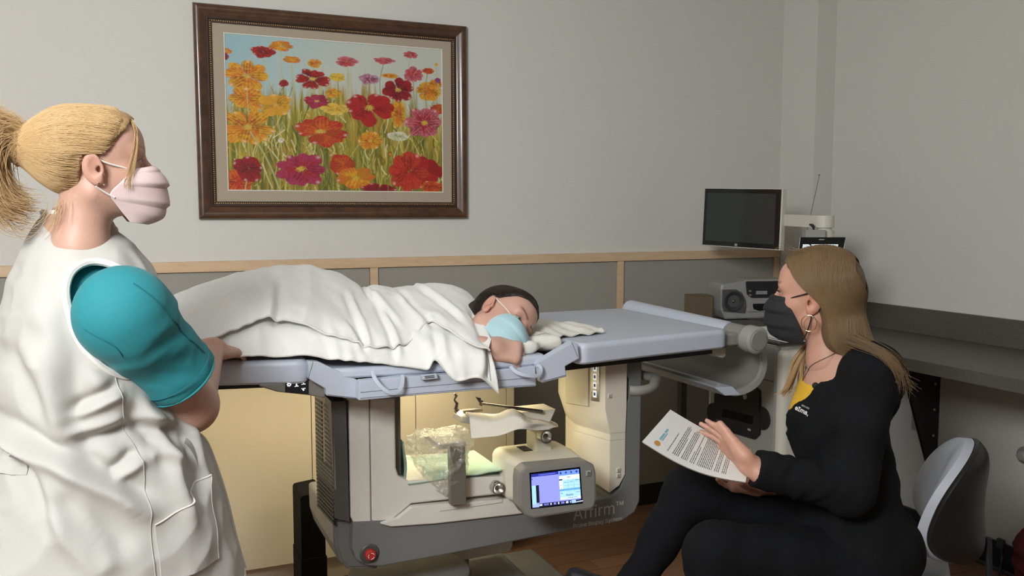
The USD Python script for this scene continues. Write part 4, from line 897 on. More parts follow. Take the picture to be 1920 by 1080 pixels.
# clear plastic wrap round the paddle
usdkit.material(stage, '/World/Looks/plastic_film', {'g': ('glossy_bsdf', dict(color=(0.98, 0.97, 0.92), roughness=0.13)), 't': ('transparent_bsdf', dict(color=(0.98, 0.98, 0.95))), 'd': ('diffuse_bsdf', dict(color=(0.86, 0.85, 0.78))), 'd2': ('translucent_bsdf', dict(color=(0.86, 0.85, 0.78))),
    'tc': ('texture_coordinate', {}), 'n': ('noise_texture', dict(scale=42.0, detail=3.0, distortion=1.2)), 'b': ('bump', dict(distance=0.02, strength=1.0)), 'm00': ('mix_closure', dict(fac=0.5)), 'm0': ('mix_closure', dict(fac=0.20)), 'm': ('mix_closure', dict(fac=0.20))},
    [('tc.object', 'n.vector'), ('n.fac', 'b.height'), ('b.normal', 'g.normal'), ('d.BSDF', 'm00.closure1'), ('d2.BSDF', 'm00.closure2'), ('t.BSDF', 'm0.closure1'), ('m00.closure', 'm0.closure2'), ('m0.closure', 'm.closure1'), ('g.BSDF', 'm.closure2')], surface='m.closure')
MATS['plastic_film'] = UsdShade.Material.Get(stage, '/World/Looks/plastic_film')
wr = thing('plastic_wrap', 'crumpled clear plastic wrap round the grey-brown paddle arm', 'plastic wrap', (bk[0][0], -1.15, TZ))
wc = np.array([bk[0][0] - 0.012, -1.13, bk[0][1] - 0.015])
def film(p):
    d = smin(s_ell(p, wc + (0.0, 0.0, -0.02), (0.078, 0.075, 0.062)), s_ell(p, wc + (0.02, -0.005, -0.085), (0.052, 0.055, 0.06)), 0.05)
    d = smin(d, s_ell(p, wc + (-0.06, -0.02, 0.02), (0.045, 0.05, 0.035)), 0.03); d = smin(d, s_ell(p, wc + (0.052, -0.02, 0.025), (0.045, 0.05, 0.03)), 0.03)
    q = p * 34; n1 = meshkit.noise(q, 5); n2 = meshkit.noise(p * 78, 6)
    return d + 0.022 * (np.abs(n1 - 0.5) * 2 - 0.4) + 0.011 * (np.abs(n2 - 0.5) * 2 - 0.4)
fm = sdf_mesh(film, wc - (0.15, 0.13, 0.19), wc + (0.15, 0.13, 0.11), 0.005)
obj('film', T(fm, (-bk[0][0], 1.15, -TZ)), 'plastic_film', wr, smooth=20)
# paper towel draped over the needle platform
tw = thing('paper_towel', 'cream paper towel draped over the needle stage under the table', 'paper towel', (1.1, -1.05, 0.8))
rows = [[(0.9685, -1.0467, 0.8098), (1.0116, -1.0443, 0.8018), (1.0663, -1.0469, 0.7938), (1.1296, -1.0314, 0.7864), (1.198, -1.0082, 0.7678), (1.2928, -0.9973, 0.74), (1.3205, -1.0112, 0.72)],
        [(0.9372, -1.1405, 0.8309), (0.9835, -1.1396, 0.8214), (1.0297, -1.1495, 0.8141), (1.0911, -1.1419, 0.829), (1.1401, -1.1442, 0.7991), (1.2081, -1.1318, 0.7796), (1.2572, -1.1339, 0.7524)],
        [(0.9131, -1.2275, 0.8418), (0.9509, -1.2445, 0.8355), (0.9903, -1.2618, 0.8339), (1.043, -1.2726, 0.8459), (1.0859, -1.2828, 0.8196), (1.1407, -1.2536, 0.8028), (1.2027, -1.228, 0.7792)],
        [(0.9082, -1.2493, 0.8197), (0.9436, -1.2756, 0.8205), (0.9842, -1.2931, 0.8221), (1.0332, -1.3028, 0.8291), (1.0702, -1.3094, 0.8141), (1.1275, -1.2701, 0.7979), (1.1804, -1.2508, 0.7832)],
        [(0.9076, -1.2636, 0.7828), (0.9417, -1.2888, 0.7885), (0.9851, -1.307, 0.7948), (1.0299, -1.3143, 0.808), (1.067, -1.3089, 0.8046), (1.1128, -1.2862, 0.7915), (1.1626, -1.2648, 0.7849)]]
R = np.array(rows)
from scipy.interpolate import RectBivariateSpline
def resample(R, n, m, k=2):
    a, b = np.linspace(0, 1, R.shape[0]), np.linspace(0, 1, R.shape[1])
    return np.stack([RectBivariateSpline(a, b, R[..., c], kx=min(k, R.shape[0] - 1), ky=min(k, R.shape[1] - 1))(np.linspace(0, 1, n), np.linspace(0, 1, m)) for c in range(3)], -1)
tws = sheet(resample(R, 28, 50), 0.003)
obj('cloth', T(tws, (-1.1, 1.05, -0.8)), 'towel', tw, smooth=True)
obj('hem', T(tube(resample(R, 5, 40)[-1] + (0, -0.001, 0), 0.0014, 6), (-1.1, 1.05, -0.8)), 'towel', tw)


# ================================================================ people: shared tools
HEADR = np.float32(1)
def head_sdf(q, wide=1.0):
    """Head in its own frame: x to the face, y to the left, z up, eyes at z = 0, metres."""
    y = np.abs(q[..., 1]); m = np.stack([q[..., 0], y, q[..., 2]], -1)
    d = s_ell(q, (-0.016, 0, 0.026), (0.094, 0.0735, 0.082))
    d = smin(d, s_ell(q, (0.030, 0, -0.025), (0.056, 0.060 * wide, 0.078)), 0.035)
    d = smin(d, s_ell(q, (0.041, 0, 0.044), (0.052, 0.061, 0.050)), 0.03)
    d = smin(d, s_cone(m, (-0.012, 0.050 * wide, -0.060), (0.062, 0.012, -0.096), 0.016, 0.017), 0.03)
    d = smin(d, s_ell(q, (0.069, 0, -0.095), (0.017, 0.020, 0.017)), 0.02)
    d = smin(d, s_ell(m, (0.050, 0.036, -0.030), (0.030, 0.027, 0.027)), 0.02)
    d = smin(d, s_ell(m, (0.0745, 0.025, 0.018), (0.011, 0.026, 0.008)), 0.022)
    d = smax(d, -s_ell(m, (0.096, 0.031, -0.001), (0.017, 0.019, 0.0125)), 0.012)
    d = smin(d, s_cone(q, (0.088, 0, 0.006), (0.113, 0, -0.036), 0.0065, 0.0105), 0.010)
    d = smin(d, s_ell(m, (0.100, 0.011, -0.041), (0.010, 0.008, 0.008)), 0.008)
    d = smin(d, s_ell(q, (0.086, 0, -0.062), (0.014, 0.026, 0.0065)), 0.010)
    d = smin(d, s_ell(q, (0.085, 0, -0.073), (0.013, 0.022, 0.0065)), 0.008)
    # eyelids round the eyeball
    eb = np.array([0.0735, 0.031, 0.0], np.float32); r = np.linalg.norm(m - eb, axis=-1)
    lid = np.maximum(r - 0.0142, -(np.abs(m[..., 2] - 0.0002) + 0.36 * np.abs(m[..., 1] - 0.031) - 0.0052) * 0.9)
    d = smin(d, lid, 0.004)
    # neck
    d = smin(d, smin(s_cone(q, (-0.022, 0, -0.055), (-0.048, 0, -0.17), 0.049, 0.053), s_cone(q, (-0.048, 0, -0.17), (-0.064, 0, -0.26), 0.053, 0.056), 0.02), 0.030)
    # ears
    er = basis((0.96, 0.20, 0.0), (-0.22, 0.10, 1.0))
    e = s_ell(m, (-0.010, 0.078, -0.012), (0.020, 0.0065, 0.031), er)
    e = smin(e, s_ell(m, (-0.003, 0.076, -0.036), (0.010, 0.006, 0.011)), 0.008)
    e = smax(e, -s_ell(m, (-0.006, 0.0865, -0.008), (0.0115, 0.0065, 0.0205), er), 0.005)
    e = smax(e, -s_ell(m, (0.000, 0.083, -0.016), (0.006, 0.012, 0.007), er), 0.003)
    e = smin(e, s_ell(m, (0.007, 0.0765, -0.016), (0.004, 0.005, 0.007)), 0.004)
    return smin(d, e, 0.006)

def skin_paint(q, tone, brow, lash=(0.05, 0.03, 0.025), flush=0.5):
    """Skin colour from head-frame coordinates: flush on cheeks, ears and nose, brows, lash line, lips."""
    c = np.tile(np.asarray(tone, float), (len(q), 1)); y = np.abs(q[:, 1])
    def mixin(col, w): c[:] = c * (1 - w[:, None]) + np.asarray(col) * w[:, None]
    g = lambda x0, y0, z0, rx, ry, rz: np.exp(-(((q[:, 0] - x0) / rx) ** 2 + ((y - y0) / ry) ** 2 + ((q[:, 2] - z0) / rz) ** 2))
    red = np.asarray(tone) * (1.0, 0.66, 0.60)
    mixin(red, flush * g(0.06, 0.045, -0.03, 0.03, 0.02, 0.02)); mixin(red, flush * 0.7 * g(0.11, 0, -0.035, 0.015, 0.015, 0.015))
    mixin(np.asarray(tone) * (1.0, 0.60, 0.52), flush * 0.55 * np.clip((y - 0.074) / 0.006, 0, 1) * (np.abs(q[:, 2] + 0.01) < 0.045))
    mixin(red, 0.45 * flush * g(0.085, 0.031, 0.0, 0.02, 0.022, 0.016))
    if brow is not None:
        arch = 0.0215 + 0.30 * np.clip(y - 0.018, 0, 1) - 9.0 * np.clip(y - 0.034, 0, 1) ** 2
        w = np.clip(1.25 - np.abs(q[:, 2] - arch) / 0.0036, 0, 1) * np.clip((y - 0.010) / 0.005, 0, 1) * np.clip((0.056 - y) / 0.008, 0, 1) * (q[:, 0] > 0.045)
        mixin(brow, 0.85 * w)
    r = np.sqrt((q[:, 0] - 0.0735) ** 2 + (y - 0.031) ** 2 + q[:, 2] ** 2)
    rim = np.clip(1.2 - np.abs(np.abs(q[:, 2]) + 0.36 * np.abs(y - 0.031) - 0.0056) / 0.0016, 0, 1) * (r < 0.0185) * (q[:, 0] > 0.074)
    mixin(lash, 0.85 * rim * np.where(q[:, 2] > 0, 1.0, 0.45))
    lip = np.clip(1.3 - (np.abs(q[:, 2] + 0.0675) / 0.010) ** 2 - (q[:, 1] / 0.026) ** 2, 0, 1) * (q[:, 0] > 0.075)
    mixin((0.42, 0.15, 0.13), 0.7 * lip)
    return c

def eye_mesh(side, look):
    """Eyeball with white, iris and pupil painted on; look is a direction in the head frame."""
    m = trimesh.creation.icosphere(4, 0.0125); a = np.degrees(np.arccos(np.clip(m.vertices @ nrm(look) / 0.0125, -1, 1)))
    col = np.full((len(a), 3), 0.70); col[:] = (0.55, 0.52, 0.49)
    col[a < 29] = (0.10, 0.13, 0.14); col[a < 25] = (0.16, 0.21, 0.23); col[a < 12] = (0.006, 0.006, 0.006)
    return T(m, (0.0728, side * 0.031, 0.0)), col
attr_mat('eyeball', 0.06, spec=0.6)

class Frame:
    """Places head-frame geometry in the world: axes from forward and up, origin and scale."""
    def __init__(s, o, fwd, up, k=1.0): s.o = np.asarray(o, float); s.R = basis(fwd, up); s.k = k
    def w(s, p): return np.asarray(p, float) * s.k @ s.R.T + s.o
    def l(s, p): return ((np.asarray(p) - s.o.astype(np.float32)) @ s.R.astype(np.float32)) / np.float32(s.k)
    def mesh(s, m): m = m.copy(); m.vertices = s.w(m.vertices); return m
    def v(s, d): return np.asarray(d, float) @ s.R.T

def mask_sheet(profile, n=30, m=44, pleat=0.0035, drop=0.0):
    """Pleated face mask. profile rows, top to bottom: (front x, front z, side x, side y, side z)."""
    pr = np.asarray(profile, float); t = np.linspace(0, 1, n); k = np.linspace(0, 1, len(pr))
    from scipy.interpolate import PchipInterpolator
    q = PchipInterpolator(k, pr)(t); u = np.linspace(-1, 1, m); a = u * math.pi / 2
    ca = np.cos(a) ** 0.85; X_ = q[:, 2:3] + (q[:, 0:1] - q[:, 2:3]) * ca; Y_ = q[:, 3:4] * np.sign(u) * np.abs(np.sin(a)) ** 0.9
    Z_ = q[:, 4:5] + (q[:, 1:2] - q[:, 4:5]) * ca
    saw = ((t * 3.6 - 0.45) % 1.0); amp = np.where((t > 0.12) & (t < 0.88), 1, 0) * (saw - 0.5) * 2
    fade = np.clip(1 - np.abs(u) ** 3, 0, 1)
    X_ = X_ + pleat * amp[:, None] * fade * ca; Y_ = Y_ + pleat * amp[:, None] * fade * np.sin(a)
    P = np.stack([X_, Y_, Z_], -1)
    return P

def hand_sdf(p, W, F, N, S, curl=(0.25, 0.3, 0.3, 0.3), thumb=((0.55, 0.75, -0.15), 0.3), k=1.0, spread=0.05):
    """Right or left hand: wrist W, fingers' direction F, back-of-hand normal N, side S towards the thumb.
    curl: bend per joint of little, ring, middle and index finger, in radians; thumb: (direction in F, S, N), bend."""
    F, N, S = nrm(F), nrm(N), nrm(S); W = np.asarray(W, float)
    at = lambda f, s, n: W + k * (f * F + s * S + n * N)
    d = s_cone(p, at(-0.03, 0, 0), at(0.02, 0, 0), 0.026 * k, 0.024 * k)
    R = np.stack([F, S, N], 1)
    d = smin(d, s_box(p, at(0.052, 0.0, -0.001), (0.046 * k, 0.039 * k, 0.0135 * k), 0.012 * k, R), 0.022 * k)
    d = smin(d, s_ell(p, at(0.030, 0.026, -0.008), (0.032 * k, 0.018 * k, 0.016 * k), R), 0.018 * k)
    fing = None
    for i, (s0, L) in enumerate(((-0.030, 0.060), (-0.0105, 0.074), (0.0095, 0.080), (0.0290, 0.072))):
        c = np.atleast_1d(curl[i]); c = np.repeat(c, 3) if len(c) == 1 else c
        base = at(0.086 - 0.008 * (i == 0) - 0.004 * (i == 3), s0, 0.0); ang = 0.0; q = base; r = (0.0078, 0.0086, 0.0088, 0.0086)[i] * k
        dl = spread * (i - 1.5)
        e = None
        for j, f in enumerate((0.46, 0.30, 0.24)):
            ang += c[j]; v = nrm(F * math.cos(ang) - N * math.sin(ang) + S * dl); q2 = q + v * L * f * k
            seg = s_cone(p, q, q2, r, r * 0.90); e = seg if e is None else smin(e, seg, 0.004 * k); q, r = q2, r * 0.90
        e = np.minimum(e, s_ell(p, base, (r * 1.5, r * 1.25, r * 1.3), R))
        fing = e if fing is None else np.minimum(fing, e)
    d = smin(d, fing, 0.008 * k)
    td, tb = thumb; v = nrm(td[0] * F + td[1] * S + td[2] * N); q = at(0.024, 0.028, -0.006)
    q2 = q + v * 0.042 * k; v2 = nrm(v * math.cos(tb) + F * math.sin(tb)); q3 = q2 + v2 * 0.033 * k; v3 = nrm(v2 * math.cos(tb * .6) + F * math.sin(tb * .6)); q4 = q3 + v3 * 0.025 * k
    th = smin(smin(s_cone(p, q, q2, 0.0145 * k, 0.0112 * k), s_cone(p, q2, q3, 0.0110 * k, 0.0102 * k), 0.004), s_cone(p, q3, q4, 0.0100 * k, 0.0085 * k), 0.004)
    return smin(d, th, 0.012 * k)

def hair_mat(name, cols, rough=0.42, clump=0.0):
    n = {'h': ('hair_info', {}), 'nz': ('white_noise_texture', dict(dimensions='1D')), 'r': ('rgb_ramp', dict(ramp=[(i / (len(cols) - 1), c) for i, c in enumerate(cols)])),
         'p': ('principled_bsdf', dict(roughness=rough, specular_ior_level=0.35, anisotropic=0.6))}
    L = [('h.index', 'nz.w'), ('nz.value', 'r.fac'), ('r.color', 'p.base_color')]
    if clump:                                                             # strands are sorted, so slow noise along the index gives streaks
        n['k'] = ('math', dict(math_type='multiply', value2=clump)); n['c'] = ('noise_texture', dict(dimensions='1D', scale=1.0, detail=3.0)); n['s'] = ('map_range', dict(from_min=0.36, from_max=0.64, clamp=True)); n['x'] = ('mix_float', dict(fac=0.15))
        L = [('h.index', 'nz.w'), ('h.index', 'k.value1'), ('k.value', 'c.w'), ('c.fac', 's.value'), ('s.result', 'x.a'), ('nz.value', 'x.b'), ('x.result', 'r.fac'), ('r.color', 'p.base_color')]
    MATS[name] = usdkit.material(stage, '/World/Looks/' + name, n, L, surface='p.BSDF')
def onto_scalp(p, off=0.0):
    """Moves head-frame points out to the scalp ellipsoid when they lie inside it."""
    c = np.array([-0.016, 0, 0.026]); r = np.array([0.094, 0.0735, 0.082]) + off
    q = p - c; k = np.linalg.norm(q / r, axis=-1, keepdims=True)
    return c + q / np.minimum(k, 1.0)
def jitter(rg, n, m, amp):
    """Smooth small wander for a strand of n points."""
    t = np.linspace(0, 1, n)[:, None]
    return sum(amp / (k + 1) * np.sin(math.pi * (k + 1) * t + rg.random(3) * 6.28) * rg.normal(0, 1, 3) for k in range(m))
attr_mat('skin', 0.46, bump=(420, 0.0003), sub=0.12)
def person_skin(meshes, frame, tone, brow, **kw):
    m = cat(*meshes); q = frame.l(m.vertices.astype(np.float32)).astype(float)
    return m, skin_paint(q, tone, brow, **kw)

def hairline(az, tab): return np.interp(np.degrees(np.abs(az)), [a for a, _ in tab], [z for _, z in tab])
def scalp(q, off=0.0):
    return smin(s_ell(q, (-0.016, 0, 0.026), (0.094 + off, 0.0735 + off, 0.082 + off)), s_ell(q, (0.041, 0, 0.044), (0.052 + off, 0.061 + off, 0.050 + off)), 0.03)
def hair_cap(frame, tab, off=0.009, h=0.004, extra=None, wave=0.0):
    """Close cap of hair over the skull, ending at the hairline table (azimuth in degrees, height)."""
    def f(q):
        az = np.arctan2(q[..., 1], q[..., 0] + 0.016)
        d = scalp(q, off)
        if extra is not None: d = extra(q, d)
        if wave: d = d + wave * (meshkit.noise(q * np.array([30., 90., 60.]), 3) - 0.5)
        return smax(d, (hairline(az, tab) - q[..., 2]) * 0.75, 0.008)
    m = sdf_mesh(f, (-0.16, -0.12, -0.16), (0.12, 0.12, 0.15), h)
    return frame.mesh(m)
def scalp_strands(frame, tab, to, n, rg, off=0.013, steps=14, spread=0.012, az_range=(0, 180), sides=(-1, 1), lift=0.0, vol=None):
    """Strands combed from the hairline (and from points above it) over the skull to one point."""
    out = []
    for _ in range(n):
        az = math.radians(rg.uniform(*az_range)) * rg.choice(sides); zh = float(hairline(az, tab))
        z = zh + 0.004 + (0.105 - zh) * rg.random() ** 2.2 * 0.85; z = min(z, 0.104)
        rz = math.sqrt(max(1 - ((z - 0.026) / 0.082) ** 2, 0.02))
        s = np.array([-0.016 + 0.094 * rz * math.cos(az), 0.0735 * rz * math.sin(az), z])
        e = np.asarray(to) + rg.normal(0, spread * 0.5, 3); o = off * (0.80 + 0.25 * rg.random())
        t = np.linspace(0, 1, steps)[:, None]; p = s * (1 - t) + e * t
        p = p + lift * np.sin(math.pi * t) * np.array([0, 0, 1.0])
        out.append(onto_scalp(p, o))
    vol = vol or scalp
    t = np.linspace(0, 1, steps)
    n_ = len(out); offs = np.array([off * (0.92 + 0.18 * rg.random()) for _ in out]); flat = np.array(out)
    lev = (offs[:, None] * np.clip(0.25 + t * 8, 0, 1)[None]).ravel()
    q = on_volume([flat.reshape(-1, 3)], lambda x: vol(x), [0.0], it=0)[0].astype(np.float32)
    for _ in range(3):
        d = vol(q); g = np.stack([vol(q + np.eye(3, dtype=np.float32)[k] * 0.002) - d for k in range(3)], -1) / 0.002
        need = np.clip(lev - d, 0, None); q = q + g * need[:, None]
    q = q.reshape(n_, steps, 3).astype(float)
    return [frame.w(q[i] + jitter(rg, steps, 1, 0.0003) * np.sin(math.pi * t)[:, None]) for i in range(n_)]
mat('mask_pink', (0.72, 0.54, 0.52), 0.85, bump=(900, 0.0004, S1)); mat('mask_edge', (0.78, 0.70, 0.66), 0.8)
mat('mask_blue', (0.42, 0.62, 0.66), 0.85, bump=(900, 0.0004, S1)); mat('mask_white', (0.76, 0.78, 0.77), 0.8)
mat('mask_black', (0.012, 0.012, 0.014), 0.8, bump=(900, 0.0004, S1)); mat('elastic', (0.78, 0.76, 0.72), 0.7)
def wear_mask(parent, frame, prof, m_body, m_edge, m_loop, loops, pleat=0.0035, edge=0.0018):
    P = frame.w(mask_sheet(prof, pleat=pleat))
    mk = obj('face_mask', sheet(P[:, ::-1], 0.0022), m_body, parent, smooth=60)
    rim = np.vstack([P[0], P[1:, -1], P[-1, ::-1][1:], P[::-1, 0][1:-1]])
    obj('mask_hem', tube(rim, edge, 6, closed=True), m_edge, mk)
    for l in loops: obj('ear_loop', tube(frame.w(spline(l, 14)), 0.0017, 6), m_loop, mk)
    return mk, P
def eyes(parent, frame, look):
    for s_ in (1, -1):
        m, c = eye_mesh(s_, look); obj('eye', frame.mesh(m), 'eyeball', parent, paint=c)
def lashes(parent, frame, m, sides=(1, -1), L=0.006):
    st = []
    for s_ in sides:
        for k in range(22):
            a = (k / 21 - 0.5) * 1.7; y = s_ * 0.031 + 0.0135 * math.sin(a); x = 0.0735 + 0.0140 * math.cos(a)
            p = np.array([x, y, 0.0035 - 0.002 * abs(a)]); d = np.array([math.cos(a), math.sin(a) * s_ * s_, 0.25])
            st.append(frame.w(np.array([p, p + d * L * .6 + (0, 0, 0.0005), p + d * L + (0, 0, 0.003)])))
    curves('eyelash', st, [(0.0006, 0.0002)] * len(st), m, parent, kind='stuff')

def on_volume(strands, f, offs, it=4):
    """Settles strand points onto the surface f = offset (head frame)."""
    n = [len(x) for x in strands]; p = np.concatenate(strands).astype(np.float32); o = np.repeat(np.asarray(offs, np.float32), n); e = 0.002
    for _ in range(it):
        d = f(p); g = np.stack([f(p + np.eye(3, dtype=np.float32)[k] * e) - d for k in range(3)], -1) / e
        p = p - g / np.maximum((g * g).sum(-1, keepdims=True), 0.3) * (d - o)[:, None]
    return np.split(p.astype(float), np.cumsum(n)[:-1])


# ================================================================ standing nurse
RT, FH = np.array([0.91706, -0.39875, 0]), np.array([0.39875, 0.91706, 0])   # room directions: along the view's width, into the room
UP = np.array([0, 0, 1.0])
mat('vest_cloth', (0.52, 0.505, 0.47), 0.85, bump=(1100, 0.0003, S1), sheen=0.15)
mat('scrub_teal', (0.018, 0.235, 0.27), 0.8, bump=(1100, 0.0003, S1), sheen=0.1)
mat('stitch_white', (0.74, 0.71, 0.66), 0.85); mat('stitch_teal', (0.012, 0.15, 0.18), 0.85)
mat('shoe_white', (0.6, 0.6, 0.58), 0.5)
hair_mat('hair_blond', [(0.29, 0.17, 0.072), (0.43, 0.27, 0.12), (0.54, 0.36, 0.175), (0.37, 0.225, 0.10)])
mat('hair_blond_cap', (0.38, 0.235, 0.105), 0.5, bump=(60, 0.002, (1, 6, 6)))
hf = nrm(RT * math.cos(math.radians(27)) + FH * math.sin(math.radians(27)) + UP * 0.07); hu = nrm(UP - hf * (UP @ hf))
hk = 0.985
hy = np.cross(hu, hf)
ho = np.array((0.0276, -1.6944, 1.5516)) - hk * (0.083 * hf - 0.031 * hy)
NH = Frame(ho, hf, hu, hk)
base = np.array((-0.1087, -1.6113, 0.9963)); base[2] = 0
nu = thing('person', 'standing person in white vest over teal scrubs and pink mask, one hand on the table', 'person', tuple(base))
NB_ = -base
def nobj(name, m, mt, parent=None, **k): return obj(name, T(m, NB_), mt, parent if parent is not None else nu, **k)
ft = RT * math.cos(math.radians(43)) + FH * math.sin(math.radians(43)); st_ = np.cross(UP, ft)        # torso forward and its left (away)
# vest: levels (centre and half depth from the outline, half width)
LV = [(404, 84, 214, .072), (426, 68, 230, .090), (456, 48, 250, .128), (495, 30, 276, .165), (540, 14, 296, .185), (600, 2, 306, .195), (700, -14, 318, .20), (770, -16, 330, .195), (815, -12, 368, .195), (870, -26, 398, .208), (950, -42, 424, .222), (1020, -52, 444, .232), (1075, -58, 460, .238), (1110, -62, 466, .240)]
from scipy.interpolate import PchipInterpolator
lv = []
cen = [(-0.0937, -1.5865, 1.4411), (-0.0946, -1.5884, 1.4165), (-0.0957, -1.5911, 1.383), (-0.0931, -1.5964, 1.3394), (-0.0928, -1.6013, 1.2892), (-0.0962, -1.6062, 1.2221), (-0.1021, -1.6143, 1.1104), (-0.0997, -1.6228, 1.0323), (-0.0799, -1.6362, 0.982), (-0.0738, -1.6447, 0.9206), (-0.0717, -1.6541, 0.8312), (-0.0693, -1.6625, 0.753), (-0.0663, -1.6697, 0.6916), (-0.0667, -1.6733, 0.6525)]
for (y, l, r, b), c in zip(LV, cen):
    w = (r - l) / 2 / 1650 * 1.85 * 0.908
    lv.append((c[2], c[0], c[1], math.sqrt(max(w * w - (b * 0.309) ** 2, 1e-4)) / 0.951, b))
lv = np.array(lv)[::-1]
vs_ = PchipInterpolator(lv[:, 0], lv[:, 1:])
ZT, ZH = lv[-1, 0], lv[0, 0]
def crease(f, z, a, b, amp, w):
    a, b = np.asarray(a), np.asarray(b); d = b - a; L2 = d @ d
    t = ((f - a[0]) * d[0] + (z - a[1]) * d[1]) / L2; n = ((f - a[0]) * d[1] - (z - a[1]) * d[0]) / math.sqrt(L2)
    return amp * (n / w) * np.exp(-(n / w) ** 2) * 1.6 * np.exp(-np.clip(np.abs(t - 0.5) - 0.35, 0, 9) ** 2 / 0.03)
def vest(phi, z, inset=0.0, fold=1.0):
    """Point of the vest at azimuth phi (0 = front, -90 degrees = the side towards the room's open side) and height z."""
    q = vs_(z); cx, cy, a, b = (q[..., k] for k in range(4))
    ca, sa = np.cos(phi), np.sin(phi)
    pw = 0.88
    f = (a - inset) * np.sign(ca) * np.abs(ca) ** pw; s = (b - inset) * np.sign(sa) * np.abs(sa) ** pw
    d = np.zeros_like(f)
    if fold:
        n1 = meshkit.fbm(np.stack([f * 9 + z * 4, s * 7, z * 5 - f * 3], -1), 3, 5) - 0.5
        n2 = np.abs(meshkit.noise(np.stack([f * 16 + z * 9, s * 14, z * 10 - f * 8], -1), 8) - 0.5)
        d = 0.026 * n1 + 0.022 * (0.25 - n2)
        near = (sa < 0.3) * 1.0
        K = lambda x, y: ((x - 212) / 1028.0, 1.45 - (y - 398) / 982.0)
        for pa, pb, am, w in (((25, 792), (235, 955), .016, .022), ((40, 800), (70, 985), -.010, .016), ((120, 560), (130, 880), .010, .03), ((70, 650), (110, 800), -.009, .02), ((140, 770), (215, 735), .010, .014), ((130, 820), (225, 800), -.010, .016), ((180, 893), (228, 862), .011, .014),
                              ((175, 690), (300, 800), .008, .03), ((250, 760), (300, 900), -.010, .022), ((300, 840), (330, 1000), .010, .022), ((352, 840), (372, 960), -.010, .016), ((60, 930), (170, 1040), .008, .03), ((250, 800), (330, 830), -.010, .015), ((255, 850), (320, 870), .008, .018)):
            d = d + 1.9 * fold * near * crease(f, z, K(*pa), K(*pb), am, w)
        d = d * np.clip((ZT - z) / 0.10, 0.1, 1)
    nx, ny = ca / np.maximum(a, .05), sa / np.maximum(b, .05); nn = np.hypot(nx, ny); nx, ny = nx / nn, ny / nn
    f, s = f + nx * d, s + ny * d
    drop = np.clip((z - (ZT - 0.06)) / 0.06, 0, 1)
    zz = z - drop * 0.034 * np.maximum(ca, 0) + drop * 0.008 * np.maximum(-ca, 0)
    return np.stack([cx + f * ft[0] + s * st_[0], cy + f * ft[1] + s * st_[1], zz], -1)
AH = np.array([0.004, 1.240, 0.078, 0.112])                        # armhole: forward, height, radii
def to_fz(p, z):
    q = vs_(z); return (p[..., 0] - q[..., 0]) * ft[0] + (p[..., 1] - q[..., 1]) * ft[1]
phi, zz = np.meshgrid(np.linspace(-math.pi, math.pi, 150)[:-1] + 0.0, np.linspace(ZH, ZT, 170), indexing='ij')
def loft(inset, holes, th=0.0025, fold=1.0, z0=ZH, z1=ZT):
    phi, zz = np.meshgrid(np.linspace(-math.pi, math.pi, 161)[:-1], np.linspace(z0, z1, 180), indexing='ij')
    P = vest(phi, zz, inset, fold); g = grid_mesh(P, True); _, _, nn = meshkit.arrays(g, True)
    c = P.reshape(-1, 3)[g.faces].mean(1); zc = zz.reshape(-1)[g.faces].mean(1); pc_ = np.angle(np.exp(1j * phi).reshape(-1)[g.faces].mean(1))
    keep = np.ones(len(g.faces), bool)
    if holes:
        f = to_fz(c, zc)
        dd = ((f - AH[0] + 0.25 * (zc - AH[1])) / AH[2]) ** 2 + ((zc - AH[1]) / AH[3]) ** 2
        keep = dd > 1.05
    F = g.faces[keep]
    v = np.vstack([g.vertices, g.vertices - nn * th]); k = len(g.vertices)
    return trimesh.Trimesh(v, np.vstack([F, F[:, ::-1] + k]), process=False), P
vm, VP = loft(0.0, True)
if vm.faces.shape[0]: 
    n0 = np.cross(VP[1, 90] - VP[0, 90], VP[0, 91] - VP[0, 90])
ve = nobj('vest', vm, 'vest_cloth', smooth=70)
a = np.linspace(0, 2 * math.pi, 60, endpoint=False)
def on_vest(f, z, side=-1, out=0.0):
    q = vs_(z); r = np.clip(f / (q[..., 2]), -0.999, 0.999); ph = np.arccos(np.sign(r) * np.abs(r) ** (1 / 0.88)) * side
    p = vest(ph, z); c = np.stack([q[..., 0], q[..., 1], p[..., 2]], -1); d = p - c
    return p + d / np.linalg.norm(d, axis=-1, keepdims=True) * out
for side in (-1, 1):
    zr = AH[1] + AH[3] * np.sin(a)
    nobj('armhole_trim', tube(on_vest(AH[0] + AH[2] * np.cos(a) - 0.25 * (zr - AH[1]), zr, side, 0.001), 0.0078, 8, True), 'stitch_white', ve)
ph = np.linspace(-math.pi, math.pi, 60, endpoint=False)
nobj('collar', tube(vest(ph, np.full(60, ZT - 0.001)), 0.006, 8, True), 'stitch_white', ve)
nobj('hem', tube(vest(ph, np.full(60, ZH + 0.002)), 0.004, 6, True), 'stitch_white', ve)
K = lambda x, y: ((x - 212) / 1028.0, 1.45 - (y - 398) / 982.0)
def line_on(pts, r, mt, name, out=0.0012, n=40):
    c = spline([(*K(*q), 0) for q in pts], n)[:, :2]
    return nobj(name, tube(on_vest(c[:, 0], c[:, 1], -1, out), r, 6), mt, ve)
line_on([(214, 712), (222, 780), (228, 850), (233, 930), (229, 1010), (228, 1085)], 0.0010, 'vest_cloth', 'seam')
